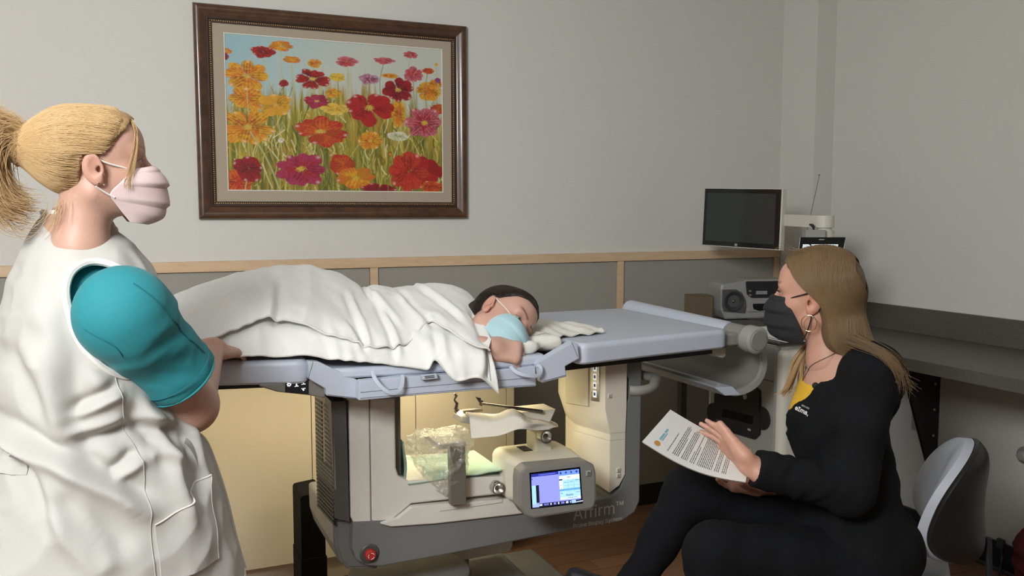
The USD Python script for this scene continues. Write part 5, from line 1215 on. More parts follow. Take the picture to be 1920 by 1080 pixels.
# patch pocket low on the side, and the half belt at the back
u, v = np.meshgrid(np.linspace(0, 1, 30), np.linspace(0, 1, 24), indexing='ij')
pt0, pt1 = np.array([238, 992]), np.array([378, 938])
fx = (pt0[0] + (pt1[0] - pt0[0]) * u); fy = (pt0[1] + (pt1[1] - pt0[1]) * u ** 1.3) * (1 - v) + 1100 * v
fk, zk = (fx - 212) / 1028.0, 1.45 - (fy - 398) / 982.0
zk = np.maximum(zk, ZH + 0.004)
nobj('pocket', sheet(on_vest(fk, zk, -1, 0.0045)[:, ::-1], 0.004), 'vest_cloth', ve, smooth=60)
nobj('pocket_hem', tube(on_vest(fk[:, 0], zk[:, 0], -1, 0.005), 0.0019, 6), 'stitch_white', ve)
nobj('pocket_seam', tube(on_vest(fk[-1], zk[-1], -1, 0.005), 0.0009, 6), 'vest_cloth', ve)
zb_ = np.linspace(0, 1, 8)
bl = [(-math.pi + t_, 1.45 - (808 - 398) / 892.0 - 0.02 * t_) for t_ in np.linspace(-0.5, 0.62, 30)]
Pb = np.array([[vest(np.array(p_), np.array(z_ + dz)) + (0.006 + 0.002 * math.sin(40 * p_)) * -ft for dz in np.linspace(-0.022, 0.022, 6)] for p_, z_ in bl])
nobj('half_belt', sheet(Pb, 0.004), 'vest_cloth', ve, smooth=60)
# front edge of the open coat swinging forward
E0 = [(0.0997, -1.7032, 0.9828), (0.1312, -1.6747, 0.9659), (0.1551, -1.6579, 0.907), (0.174, -1.6507, 0.839), (0.1916, -1.6556, 0.753), (0.2144, -1.6641, 0.6531)]
E1 = [(0.0888, -1.7646, 0.9783), (0.1062, -1.7529, 0.9511), (0.1202, -1.7418, 0.9012), (0.1273, -1.739, 0.848), (0.1296, -1.7363, 0.7717), (0.1302, -1.7462, 0.6706)]
A0, A1 = spline(E0, 30), spline(E1, 30); tt = np.linspace(0, 1, 10)[None, :, None]
nobj('front_flap', sheet(A1[:, None] * (1 - tt) + A0[:, None] * tt, 0.0035), 'vest_cloth', ve, smooth=60)
nobj('flap_hem', tube(A0, 0.003, 6), 'stitch_white', ve)
# scrub top: body under the vest and the short sleeves
sb, _ = loft(0.026, False, fold=0.0, z0=0.80, z1=ZT - 0.015)
sc = nobj('scrub_top', sb, 'scrub_teal', smooth=60)
SH, HM, EL, WR = (np.array(v) for v in [(-0.0142, -1.8029, 1.256), (0.0878, -1.7193, 1.1053), (0.1081, -1.6584, 1.0324), (0.1727, -1.3635, 1.0903)])
sd = nrm(HM - SH)
def sleeve(p, SH=SH, HM=HM, sd=sd, wr=True):
    d = smin(s_cone(p, SH, HM + sd * 0.02, 0.080, 0.076), s_ell(p, SH - (0, 0, 0.01), (0.080, 0.080, 0.085)), 0.05)
    t = (p - SH.astype(np.float32)) @ sd.astype(np.float32)
    if wr:
        n1 = meshkit.noise(p * 13, 4); w_ = np.clip(t / 0.05, 0, 1)
        d = d + w_ * (0.006 * np.sin(t * 62 + 7 * meshkit.noise(p * 7, 3)) * np.clip(1 - np.abs(t - 0.10) / 0.09, 0, 1) * (0.3 + n1) + 0.016 * (n1 - 0.5) + 0.008 * (np.abs(meshkit.noise(p * 24, 9) - 0.5) - 0.2))
    h = (p - HM.astype(np.float32)) @ sd.astype(np.float32)
    return smax(d, h, 0.004)
lo, hi = np.minimum(SH, HM) - 0.13, np.maximum(SH, HM) + 0.12
slv = relax(sdf_mesh(sleeve, lo, hi, 0.005), 3)
nobj('sleeve', slv, 'scrub_teal', sc, smooth=50)
def on_sleeve(pts):
    p = spline(pts, 40)
    return on_volume([p], sleeve, [0.0012])[0]
for px_ in ([(0.0125, -1.894, 1.3405), (0.0497, -1.8919, 1.3025), (0.0921, -1.8505, 1.2406), (0.1342, -1.7669, 1.1609)], [(-0.0964, -1.8789, 1.2317), (-0.0659, -1.8938, 1.2143), (-0.0399, -1.8957, 1.1982), (-0.0203, -1.8734, 1.1767)]):
    nobj('seam', tube(on_sleeve(px_), 0.0011, 5), 'stitch_teal', sc)
sn = nrm(np.cross(sd, FH)); sn2 = np.cross(sd, sn)
ring = lambda t_, r: np.array([HM - sd * t_ + r * (math.cos(k) * sn + math.sin(k) * sn2) for k in np.linspace(0, 2 * math.pi, 40, endpoint=False)])
nobj('sleeve_hem', tube(ring(0.002, 0.0765), 0.0025, 6, True), 'scrub_teal', sc)
nobj('stitch', tube(ring(0.028, 0.0805), 0.0009, 5, True), 'stitch_teal', sc)
# far sleeve
SH2 = SH - 2 * ((SH - np.array([*cen[5][:2], SH[2]])) @ st_) * st_; EL2 = SH2 + np.array([0.02, 0.03, -0.29]); HM2 = SH2 + (EL2 - SH2) * 0.62
slv2 = sdf_mesh(lambda p: sleeve(p, SH2, HM2, nrm(HM2 - SH2), False), np.minimum(SH2, HM2) - 0.13, np.maximum(SH2, HM2) + 0.13, 0.008)
nobj('sleeve', slv2, 'scrub_teal', sc, smooth=50)
# body: head, arms, hands, trunk and legs as one figure
KN, TIPD = np.array((0.2112, -1.2167, 1.0841)), np.array((0.2808, -1.1516, 1.0509))
KN[2], TIPD[2] = 1.092, 1.064
hF = nrm(TIPD - WR + (0, 0, -0.0)); hN = nrm(UP - hF * (UP @ hF) + 0.25 * RT); hS = nrm(np.cross(hF, hN)); hS = hS if hS @ RT > 0 else -hS
WRh = np.array((0.1863, -1.2924, 1.0952)); WRh[2] = 1.096
def arm_hand(p):
    d = smin(s_cone(p, SH, EL, 0.064, 0.056), s_cone(p, EL, WRh, 0.053, 0.029), 0.03)
    hd = hand_sdf(p, WRh, nrm(TIPD - WRh), hN, -hS, curl=((.25, .3, .2),) * 4, thumb=((0.8, 0.55, -0.2), 0.2), spread=0.04)
    return smin(d, hd, 0.02)
arm = relax(sdf_mesh(arm_hand, np.minimum(np.minimum(SH, EL), WRh) - 0.09, np.maximum(np.maximum(SH, EL), TIPD) + 0.10, 0.0042), 3)
def arm2(p):
    W2 = EL2 + np.array([0.05, 0.08, -0.23])
    return smin(smin(s_cone(p, SH2, EL2, 0.06, 0.05), s_cone(p, EL2, W2, 0.048, 0.028), 0.03), hand_sdf(p, W2, (0.15, 0.2, -1), (0.9, 0.4, 0.2), (-0.3, 0.9, 0)), 0.02)
ar2 = relax(sdf_mesh(arm2, SH2 + (-0.12, -0.12, -0.78), SH2 + (0.24, 0.26, 0.10), 0.007), 3)
hd = relax(sdf_mesh(head_sdf, (-0.14, -0.11, -0.27), (0.14, 0.11, 0.14), 0.0031), 2)
hip = np.array([*cen[9][:2], 0.86])
def trunk(p):
    c = np.array([*cen[5][:2], 1.2]); d = smin(s_ell(p, c, (0.11, 0.14, 0.26)), s_ell(p, hip, (0.13, 0.15, 0.17)), 0.1)
    d = smin(d, s_cone(p, c + UP * 0.2, NH.w((-0.05, 0, -0.22)), 0.06, 0.045), 0.05)
    for s_ in (-1, 1):
        h = hip + st_ * s_ * 0.085; d = smin(d, smin(s_cone(p, h, h + ft * 0.02 - UP * 0.42, 0.088, 0.058), s_cone(p, h + ft * 0.02 - UP * 0.42, h - UP * 0.77, 0.056, 0.04), 0.03), 0.04)
    return d
tr = sdf_mesh(trunk, hip + (-0.32, -0.32, -0.84), hip + (0.32, 0.32, 0.66), 0.014)
skinm, skinc = person_skin([NH.mesh(hd), arm, ar2, tr], NH, (0.56, 0.325, 0.245), (0.34, 0.21, 0.11))
nobj('body', skinm, 'skin', paint=skinc)
# trousers and shoes
def pants(p):
    d = None
    for s_ in (-1, 1):
        h = hip + st_ * s_ * 0.085; e = smin(s_cone(p, h, h + ft * 0.02 - UP * 0.42, 0.105, 0.082), s_cone(p, h + ft * 0.02 - UP * 0.42, h - UP * 0.80, 0.08, 0.072), 0.03)
        d = e if d is None else smin(d, e, 0.04)
    d = smin(d, s_ell(p, hip + UP * 0.02, (0.15, 0.17, 0.12)), 0.06)
    return np.maximum(d + 0.012 * (meshkit.noise(p * 8, 2) - 0.5), 0.065 - p[..., 2])
nobj('trousers', sdf_mesh(pants, hip + (-0.35, -0.35, -0.84), hip + (0.35, 0.35, 0.2), 0.012), 'scrub_teal', smooth=60)
for s_ in (-1, 1):
    h = hip + st_ * s_ * 0.085
    sh = sdf_mesh(lambda p: np.maximum(smin(s_cone(p, (h[0], h[1], 0.05), np.array([h[0], h[1], 0.035]) + ft * 0.14, 0.046, 0.040), s_cone(p, (h[0], h[1], 0.05), (h[0], h[1], 0.10), 0.045, 0.042), 0.03), -p[..., 2]), np.array([h[0], h[1], 0]) - (0.2, 0.2, 0.02), np.array([h[0], h[1], 0]) + (0.25, 0.25, 0.17), 0.007)
    sh.vertices[:, 2] = np.maximum(sh.vertices[:, 2], 0.0005)
    nobj('shoe', sh, 'shoe_white', smooth=50)
NHb = Frame(NH.o + NB_, hf, hu, hk)
eyes(nu, NHb, (1, -0.05, -0.08)); lashes(nu, NHb, 'hair_blond')
wear_mask(nu, NHb, [(0.108, -0.012, 0.070, 0.052, -0.018), (0.126, -0.030, 0.055, 0.064, -0.030), (0.132, -0.055, 0.036, 0.069, -0.046), (0.130, -0.085, 0.018, 0.066, -0.066), (0.120, -0.115, 0.028, 0.058, -0.086), (0.085, -0.130, 0.050, 0.045, -0.122)], 'mask_pink', 'mask_edge', 'elastic',
          [[(0.066, s_ * 0.056, -0.022), (0.03, s_ * 0.072, -0.008), (0.004, s_ * 0.079, 0.004), (-0.008, s_ * 0.080, 0.016)] for s_ in (-1, 1)] + [[(0.024, s_ * 0.068, -0.072), (0.004, s_ * 0.074, -0.058), (-0.008, s_ * 0.080, -0.048)] for s_ in (-1, 1)])
for x, z in ((-0.004, -0.042), (0.007, -0.046)):
    obj('earring', NHb.mesh(T(trimesh.creation.icosphere(2, 0.0022), (x, -0.084, z))), 'steel', nu)
    obj('earring', NHb.mesh(T(trimesh.creation.icosphere(2, 0.0022), (x, 0.084, z))), 'steel', nu)
NTAB = [(0, 0.086), (25, 0.079), (45, 0.055), (62, 0.030), (75, 0.012), (84, 0.016), (95, 0.012), (104, -0.02), (112, -0.055), (130, -0.078), (155, -0.092), (180, -0.098)]
tie = np.array([-0.128, 0.0, 0.040])
nvol = lambda q, d: smin(d, s_cone(q, (-0.07, 0, 0.035), tie, 0.05, 0.020), 0.05)
hair = obj('hair', hair_cap(NHb, NTAB, 0.009, wave=0.004, extra=nvol), 'hair_blond_cap', nu, smooth=60)
rg = np.random.default_rng(31)
st = scalp_strands(NHb, NTAB, tie, 6000, rg, off=0.0115, spread=0.016, vol=lambda q: nvol(q, scalp(q)))
curves('strand', st, [(0.0008, 0.0006)] * len(st), 'hair_blond', hair, kind='stuff')
# ponytail: tie at the crown's back, then a loose tail falling and a few ends sticking up
tail = []
locks = [(rg.normal(0, 1, 3), rg.random(), rg.normal(0, 1, 3), rg.random(2)) for _ in range(34)]
for k in range(2600):
    o, kind, fan, r2 = locks[rg.integers(34)]; e = rg.normal(0, 1, 3)
    s0 = tie + np.array([0.004, 0, 0]) + e * (0.003, 0.008, 0.008); sp = 0.30 + 0.5 * rg.random()
    if kind < 0.86: pts = [s0, s0 + (-0.032, 0.0, 0.030) + o * 0.009 + e * 0.005, s0 + (-0.062, 0, 0.022) + o * 0.016 + e * 0.007, s0 + (-0.076, 0, -0.030) + o * 0.018 + e * 0.007, s0 + (-0.060, 0, -0.080 - 0.02 * r2[0]) + o * 0.016 + e * 0.006, s0 + (-0.02 + 0.02 * r2[1], 0, -0.118) + o * 0.014 + e * 0.004 + fan * 0.004]
    else: pts = [s0, s0 + (-0.026, 0, 0.034) + o * 0.010 + e * 0.004, s0 + (-0.036 + 0.02 * r2[0], 0, 0.060) + o * 0.014 + fan * 0.004 + e * 0.002]
    n_ = 14; q = spline(pts, n_); cut = max(6, int(n_ * (0.75 + 0.3 * rg.random())))
    tail.append(NHb.w(q[:cut] + jitter(rg, n_, 1, 0.0006)[:cut]))
curves('ponytail', tail, [(0.0009, 0.0005)] * len(tail), 'hair_blond', hair, kind='stuff')
wl = []
for k in range(30):                                                       # lock falling beside the eye, flyaways at the nape
    o = rg.normal(0, 1, 3) * 0.0025
    wl.append(NHb.w(spline([(0.074, -0.034, 0.080) + o, (0.077, -0.052, 0.045) + o, (0.064, -0.066, -0.005) + o * 1.4, (0.050, -0.074, -0.052) + o * 2.0], 12)))
for k in range(30):
    o = rg.normal(0, 1, 3)
    wl.append(NHb.w(spline([np.array([-0.075, -0.03, -0.075]) + o * (0.01, 0.02, 0.006), np.array([-0.085, -0.035, -0.105]) + o * (0.012, 0.022, 0.01), np.array([-0.105, -0.035, -0.128]) + o * (0.02, 0.022, 0.014)], 9)))
curves('loose_strand', wl, [(0.0009, 0.0004)] * len(wl), 'hair_blond', hair, kind='stuff')
tr_ = [tie + np.array([0.002, math.cos(k) * 0.017, math.sin(k) * 0.019]) for k in np.linspace(0, 2 * math.pi, 24, endpoint=False)]
obj('hair_tie', NHb.mesh(cat(tube(tr_, 0.0055, 8, True), tube(np.array(tr_) + (-0.009, 0, 0.001), 0.005, 8, True))), 'mask_black', nu)


# ================================================================ patient lying prone under white blankets
mat('skin_shadow', (0.5, 0.3, 0.22), 0.5)
mat('blanket_cloth', (0.86, 0.85, 0.82), 0.9, bump=(900, 0.0006, S1), sheen=0.2)
mat('blanket_hem', (0.74, 0.715, 0.655), 0.9)
mat('pillow_cloth', (0.77, 0.745, 0.67), 0.9, bump=(700, 0.0005, S1), sheen=0.15)
mat('hair_dark_cap', (0.016, 0.011, 0.009), 0.5, bump=(60, 0.002, (1, 6, 6)))
hair_mat('hair_dark', [(0.010, 0.007, 0.006), (0.030, 0.020, 0.016), (0.018, 0.012, 0.010)], 0.36)
pf = nrm(RT * 0.74 - UP * 0.15 - FH * 0.65); pu = nrm(RT * 0.60 + UP * 0.58 + FH * 0.545); pk = 1.02
po = np.array((1.0807, -1.2189, 1.1231)) - pk * (0.083 * pf - 0.031 * np.cross(pu, pf))
pa_ = thing('person', 'person lying face down under white blankets, light blue mask, head turned to the room', 'person', (0.5, -0.85, 1.05))
PB_ = -np.array([0.5, -0.85, 1.05])
PHd = Frame(po + PB_, pf, pu, pk); PHw = Frame(po, pf, pu, pk)
def pobj(name, m, mt, parent=None, **k): return obj(name, T(m, PB_), mt, parent if parent is not None else pa_, **k)
ph_ = relax(sdf_mesh(head_sdf, (-0.13, -0.11, -0.20), (0.14, 0.11, 0.14), 0.0031), 2)
PW = np.array((0.9633, -1.2787, 1.0505))
sh1, el1 = np.array([0.90, -0.98, 1.09]), np.array([0.83, -1.20, 1.058])
def p_arm(p):
    d = smin(s_cone(p, sh1, el1, 0.045, 0.034), s_cone(p, el1, PW, 0.034, 0.026), 0.03)
    return smin(d, hand_sdf(p, PW, RT * 0.93 - UP * 0.20 + FH * 0.05, -FH * 0.70 + UP * 0.55 + RT * 0.2, UP * 0.75 + FH * 0.55, curl=((.95, 1.5, .9), (.9, 1.5, .9), (.85, 1.45, .9), (.8, 1.4, .9)), thumb=((0.8, -0.1, -0.5), 0.5), k=0.94, spread=0.02), 0.02)
parm = relax(sdf_mesh(p_arm, np.minimum(np.minimum(sh1, el1), PW) - 0.08, np.maximum(np.maximum(sh1, el1), PW) + (0.16, 0.09, 0.09), 0.0042), 3)
def p_trunk(p):
    d = smin(s_ell(p, (0.82, -0.86, 1.095), (0.24, 0.155, 0.075)), s_ell(p, (0.46, -0.86, 1.13), (0.17, 0.16, 0.098)), 0.10)
    d = smin(d, s_cone(p, (0.94, -0.90, 1.10), PHw.w((-0.04, 0, -0.16)), 0.07, 0.052), 0.06)
    for s_ in (-1, 1):
        d = smin(d, smin(s_cone(p, (0.40, -0.86 + s_ * 0.085, 1.12), (-0.02, -0.86 + s_ * 0.09, 1.105), 0.075, 0.05), s_cone(p, (-0.02, -0.86 + s_ * 0.09, 1.105), (-0.40, -0.86 + s_ * 0.08, 1.09), 0.05, 0.036), 0.03), 0.04)
        d = smin(d, s_cone(p, (-0.40, -0.86 + s_ * 0.08, 1.09), (-0.47, -0.86 + s_ * 0.08, 1.075), 0.034, 0.022), 0.03)
    d = smin(d, smin(s_cone(p, (0.93, -0.70, 1.10), (0.98, -0.58, 1.10), 0.05, 0.04), s_cone(p, (0.98, -0.58, 1.10), (1.10, -0.62, 1.085), 0.038, 0.027), 0.02), 0.04)
    return np.maximum(d, 1.052 - p[..., 2])
ptr = sdf_mesh(p_trunk, (-0.53, -1.12, 1.03), (1.2, -0.5, 1.28), 0.011)
pm, pcol = person_skin([PHw.mesh(ph_), parm, ptr], PHw, (0.60, 0.355, 0.275), (0.07, 0.04, 0.03), lash=(0.02, 0.012, 0.01), flush=0.75)
pobj('body', pm, 'skin', paint=pcol)
eyes(pa_, PHd, (1, -0.10, 0.05))
wear_mask(pa_, PHd, [(0.108, -0.014, 0.074, 0.052, -0.010), (0.130, -0.030, 0.060, 0.062, -0.022), (0.137, -0.055, 0.046, 0.067, -0.042), (0.133, -0.082, 0.036, 0.066, -0.066), (0.112, -0.108, 0.036, 0.060, -0.092), (0.082, -0.122, 0.046, 0.048, -0.112)], 'mask_blue', 'mask_white', 'elastic',
          [[(0.068, s_ * 0.055, -0.012), (0.035, s_ * 0.071, 0.0), (0.010, s_ * 0.078, 0.008), (-0.006, s_ * 0.080, 0.016)] for s_ in (-1, 1)], pleat=0.003, edge=0.0024)
PTAB = [(0, 0.072), (25, 0.069), (45, 0.056), (62, 0.036), (76, 0.020), (85, 0.022), (95, 0.020), (104, -0.012), (114, -0.055), (130, -0.075), (180, -0.095)]
ptie = np.array([-0.112, 0.0, -0.010])
phair = obj('hair', hair_cap(PHd, PTAB, 0.006, wave=0.003, extra=lambda q, d: smin(d, s_ell(q, ptie + (0.01, 0, 0), (0.035, 0.04, 0.04)), 0.03)), 'hair_dark_cap', pa_, smooth=60)
rg = np.random.default_rng(77)
st = scalp_strands(PHd, PTAB, ptie, 5200, rg, off=0.0095, spread=0.014, lift=0.02)
curves('strand', st, [(0.0007, 0.0005)] * len(st), 'hair_dark', phair, kind='stuff')
wl = []
for k in range(14):
    o = rg.normal(0, 1, 3)
    wl.append(PHd.w(spline([ptie + (0.02, 0.04, 0.03) + o * 0.008, ptie + (-0.015, 0.05, 0.03) + o * 0.012, ptie + (-0.05, 0.045, 0.045) + o * 0.014], 9)))
curves('loose_strand', wl, [(0.0009, 0.0004)] * len(wl), 'hair_dark', phair, kind='stuff')
obj('earring', PHd.mesh(T(trimesh.creation.icosphere(2, 0.0026), (-0.003, 0.084, -0.043))), 'steel', pa_)

# blankets: stations along the body, each a row of points from behind the body over the top to the front hem
def sheet_rows(st, mid_y):
    from scipy.interpolate import PchipInterpolator
    st = np.asarray(st); k = np.arange(len(st)); return PchipInterpolator(k, st, axis=0)
TOP = [(-0.4795, -0.85, 1.0848), (-0.2602, -0.85, 1.1109), (-0.0675, -0.85, 1.1378), (0.1456, -0.85, 1.2031), (0.2457, -0.85, 1.2384), (0.3403, -0.85, 1.2651), (0.47, -0.85, 1.2783), (0.6038, -0.85, 1.2493), (0.7037, -0.85, 1.1926), (0.734, -0.85, 1.2037), (0.8058, -0.85, 1.1925), (0.9071, -0.85, 1.2014), (0.9919, -0.85, 1.1949), (1.0398, -0.85, 1.1732), (1.0669, -0.85, 1.1502), (1.0825, -0.85, 1.1349)]
MID = [(-0.4365, -1.04, 1.0869), (-0.2295, -1.06, 1.1103), (-0.0443, -1.06, 1.1212), (0.1538, -1.06, 1.1596), (0.2397, -1.06, 1.1859), (0.3246, -1.06, 1.2007), (0.4328, -1.06, 1.1995), (0.5443, -1.06, 1.1761), (0.6369, -1.06, 1.1431), (0.6779, -1.06, 1.1412), (0.753, -1.06, 1.1427), (0.8352, -1.07, 1.1516), (0.9064, -1.1, 1.1399), (0.9454, -1.15, 1.1187), (0.9742, -1.17, 1.0934), (0.9872, -1.19, 1.0723)]
LOW = [(-0.4204, -1.11, 1.0696), (-0.2159, -1.16, 1.0933), (-0.0313, -1.17, 1.0926), (0.1604, -1.185, 1.1042), (0.2382, -1.2, 1.1161), (0.3118, -1.21, 1.1176), (0.4028, -1.21, 1.1155), (0.4988, -1.22, 1.1069), (0.5818, -1.23, 1.0884), (0.6323, -1.23, 1.0794), (0.7058, -1.23, 1.078), (0.7697, -1.27, 1.0797), (0.817, -1.3, 1.0657), (0.8557, -1.335, 1.053), (0.9069, -1.345, 1.0389), (0.9462, -1.345, 1.024)]
HEM = [(-0.4145, -1.13, 1.0564), (-0.2109, -1.19, 1.0705), (-0.0285, -1.19, 1.0606), (0.1687, -1.2, 1.0571), (0.2495, -1.235, 1.0643), (0.3136, -1.25, 1.0652), (0.3952, -1.265, 1.0621), (0.4843, -1.285, 1.0519), (0.5582, -1.3, 1.039), (0.6057, -1.3, 1.0327), (0.6831, -1.305, 1.0191), (0.7528, -1.32, 1.0091), (0.7765, -1.325, 1.0339), (0.8302, -1.36, 0.9769), (0.8862, -1.36, 0.9832), (0.9526, -1.365, 0.9328)]
UHM = [(-0.4162, -1.13, 1.0672), (-0.2135, -1.19, 1.0935), (-0.0312, -1.205, 1.088), (0.1636, -1.215, 1.1039), (0.247, -1.21, 1.127), (0.3344, -1.185, 1.1544), (0.4107, -1.2, 1.1375), (0.5001, -1.235, 1.1103), (0.5648, -1.25, 1.0831), (0.6318, -1.26, 1.0639), (0.6937, -1.26, 1.0646), (0.8124, -1.17, 1.1196), (0.845, -1.23, 1.0998), (0.8726, -1.29, 1.081), (0.8927, -1.34, 1.0651), (0.9241, -1.355, 1.0485)]
TOP, MID, LOW, HEM, UHM = (np.array(v) for v in (TOP, MID, LOW, HEM, UHM))
B1 = TOP * (1, 0, 0) + np.array([0, -0.68, 0]) + np.c_[TOP[:, 0] * 0, TOP[:, 0] * 0, 1.06 + (TOP[:, 2] - 1.06) * 0.78]
B0 = TOP * (1, 0, 0) + np.array([0, -0.545, 1.057])
fl = lambda a: np.clip(a, 0, None)
def blanket(rows, nu, nv, lift, seed, wav):
    R = np.stack(rows, 1)
    from scipy.interpolate import PchipInterpolator, CubicSpline
    U = np.linspace(0, len(R) - 1, nu); Ru = PchipInterpolator(np.arange(len(R)), R, axis=0)(U)
    s = np.concatenate([[0], np.cumsum(np.linalg.norm(np.diff(Ru.mean(0), axis=0), axis=1))]); s /= s[-1]
    P = PchipInterpolator(s, Ru, axis=1)(np.linspace(0, 1, nv))
    _, _, n = meshkit.arrays(grid_mesh(P), True); n = n.reshape(P.shape); n = n * np.sign(n[:, nv // 2, 2:3, None].mean() + 1e-9)
    x, z = P[..., 0], P[..., 2]; v = np.linspace(0, 1, nv)[None]
    fold = np.abs(meshkit.noise(np.stack([x * 13 + 1.5 * v, v * 1.6 + 0 * x, 0 * x + seed], -1), seed) - 0.5)
    fine = meshkit.fbm(np.stack([x * 22 + z * 10, v * 9 + 0 * x, 0 * x + seed * 3], -1), 3, seed + 4) - 0.5
    d = lift + (0.020 * (0.22 - fold) * np.clip((v - 0.25) * 2.2, 0, 1) + 0.010 * fine * np.clip(x * 1.2 + 0.5, 0.3, 1))
    for (ax, az), (bx, bz), am, w in CRE:
        d = d + crease(x, z, (ax, az), (bx, bz), am, w) * (P[..., 1] < -0.8)
    edge = np.clip((v - 0.86) / 0.14, 0, 1)
    d = d + wav * edge * (np.sin(x * 95 + 4 * np.sin(x * 23)) * 0.5 + np.sin(x * 41 + seed) * 0.6)
    P = P + n * d[..., None]
    f = P[..., 1] < -1.06
    return P
XZ = lambda a: a
CRE = [(p[0], p[1], am, w) for p, am, w in (
    ([(0.3506, 1.1478), (0.3965, 1.226)], -0.016, 0.016), ([(0.597, 1.0668), (0.6086, 1.1931)], 0.013, 0.012), ([(0.6774, 1.0427), (0.6952, 1.1495)], 0.014, 0.012), ([(0.5633, 1.1319), (0.586, 1.0754)], 0.008, 0.012),
    ([(0.6861, 1.2057), (0.7221, 1.1127)], -0.012, 0.014), ([(0.7882, 1.1852), (0.8013, 1.1088)], 0.010, 0.014), ([(0.8761, 1.1988), (0.9148, 1.1204)], -0.012, 0.012), ([(0.9348, 1.0604), (0.9816, 1.1226)], 0.014, 0.016), ([(0.9128, 0.9817), (0.9297, 1.0587)], -0.012, 0.018), ([(0.792, 1.0372), (0.8123, 1.0994)], 0.012, 0.016), ([(0.1143, 1.1428), (0.3059, 1.2272)], 0.006, 0.012), ([(0.1177, 1.1757), (0.2815, 1.2319)], -0.006, 0.010))]
lower = blanket([B0 - (0, 0, 0.004), B1 - (0, 0, 0.006), TOP - (0, 0, 0.007), MID + (0, 0.008, -0.004), LOW, HEM], 240, 90, 0.0, 3, 0.004)
upper = blanket([B0 + (0, 0.0, 0.004), B1, TOP, MID, MID * 0.45 + UHM * 0.55 + (0, -0.004, 0.006), UHM], 240, 90, 0.005, 5, 0.003)
lb = thing('blanket', 'lower white cotton blanket whose corner hangs over the table edge near the patient', 'blanket', (0.5, -0.85, 1.05))
def flip(P): return P[::-1] if np.cross(P[1, 45] - P[0, 45], P[0, 46] - P[0, 45])[2] < 0 else P
lmesh = sheet(flip(lower), 0.0035)
obj('cloth', T(lmesh, PB_), 'blanket_cloth', lb, smooth=True)
obj('hem', T(tube(lower[:, -1] + (0, -0.001, 0), 0.0026, 6), PB_), 'blanket_hem', lb)
obj('end_hem', T(tube(lower[-1], 0.0026, 6), PB_), 'blanket_hem', lb)
for c in (6, 9): obj('stitch', T(tube(lower[-c, 62:-1] + (0, -0.0012, 0.0008), 0.0008, 5), PB_), 'vinyl_seam', lb)
ub = thing('blanket', 'upper white cotton blanket drawn over the patient, its wavy hem crossing the side', 'blanket', (0.5, -0.85, 1.06))
PB2 = PB_ - (0, 0, 0.01)
obj('cloth', T(sheet(flip(upper), 0.0035), PB2), 'blanket_cloth', ub, smooth=True)
obj('hem', T(tube(upper[:, -1] + (0, -0.001, 0), 0.003, 6), PB2), 'blanket_hem', ub)
# pillow and crumpled pillow cloth under the head
pl = thing('pillow', 'thin white pillow in a creased cloth under the head of the lying patient', 'pillow', (1.1, -1.12, 1.03))
QB = -np.array([1.1, -1.12, 1.03])
c1, c2 = np.array((1.0877, -1.2509, 1.0485)), np.array((1.2487, -1.1439, 1.0686))
def p_pil(p):
    d = s_box(p, (1.075, -1.16, 1.040), (0.115, 0.115, 0.016), 0.014, basis((0.98, 0.18, 0.06), (0, 0, 1)))
    return d + 0.010 * (meshkit.noise(p * 18, 2) - 0.5) + 0.007 * np.sin(p[..., 0] * 40 + p[..., 1] * 70)
pil = sdf_mesh(p_pil, (0.90, -1.34, 1.0), (1.26, -0.98, 1.10), 0.006)
pil.vertices[:, 2] = np.maximum(pil.vertices[:, 2], 1.0235)
obj('cushion', T(pil, QB), 'pillow_cloth', pl, smooth=True)
rows = [[(1.1959, -0.9011, 1.078), (1.2798, -0.9376, 1.078), (1.351, -0.9912, 1.0696), (1.4079, -1.0385, 1.0632), (1.4357, -1.0626, 1.0519)], [(1.1636, -0.9974, 1.0692), (1.2451, -1.0319, 1.078), (1.3178, -1.0644, 1.0692), (1.3778, -1.1129, 1.063), (1.4209, -1.1329, 1.0508)], [(1.1422, -1.0762, 1.0625), (1.2183, -1.1084, 1.0728), (1.2825, -1.1264, 1.0611), (1.3535, -1.147, 1.0546), (1.4075, -1.1602, 1.048)], [(1.1217, -1.1555, 1.0567), (1.1822, -1.2031, 1.0629), (1.2291, -1.2021, 1.0567), (1.2704, -1.1875, 1.0541), (1.317, -1.1862, 1.0513)]]
Rp = resample(np.array(rows), 40, 50)
Rp[..., 2] = np.maximum(Rp[..., 2], 1.056) + 0.010 * np.abs(meshkit.noise(Rp * 24, 6) - 0.5) + 0.004 * np.sin(Rp[..., 0] * 90 + Rp[..., 1] * 40)
obj('pillow_slip', T(sheet(flip(Rp) if False else Rp[:, ::-1], 0.003), QB), 'pillow_cloth', pl, smooth=True)


# ================================================================ seated woman on a task chair
mat('knit_black', (0.006, 0.0065, 0.0075), 0.9, bump=(800, 0.0005, S1), spec=0.2)
mat('trouser_black', (0.0055, 0.006, 0.0075), 0.9, bump=(600, 0.0005, S1), spec=0.2)
mat('shirt_yellow', (0.70, 0.40, 0.025), 0.8, bump=(900, 0.0003, S1))
mat('shoe_black', (0.01, 0.01, 0.011), 0.4)
hair_mat('hair_highlight', [(0.060, 0.034, 0.016), (0.11, 0.064, 0.030), (0.19, 0.118, 0.058), (0.30, 0.195, 0.10), (0.46, 0.32, 0.18)], 0.36, 0.013)
mat('hair_highlight_cap', (0.14, 0.086, 0.042), 0.5, bump=(50, 0.002, (8, 8, 1)))
wf = nrm(-RT * math.cos(math.radians(29)) + FH * math.sin(math.radians(29)) + UP * 0.05); wu = nrm(UP - wf * (UP @ wf))
wk = 1.0
wy = np.cross(wu, wf)
wo = np.array((1.5778, -1.8075, 1.2348)) - wk * (0.083 * wf + 0.031 * wy)
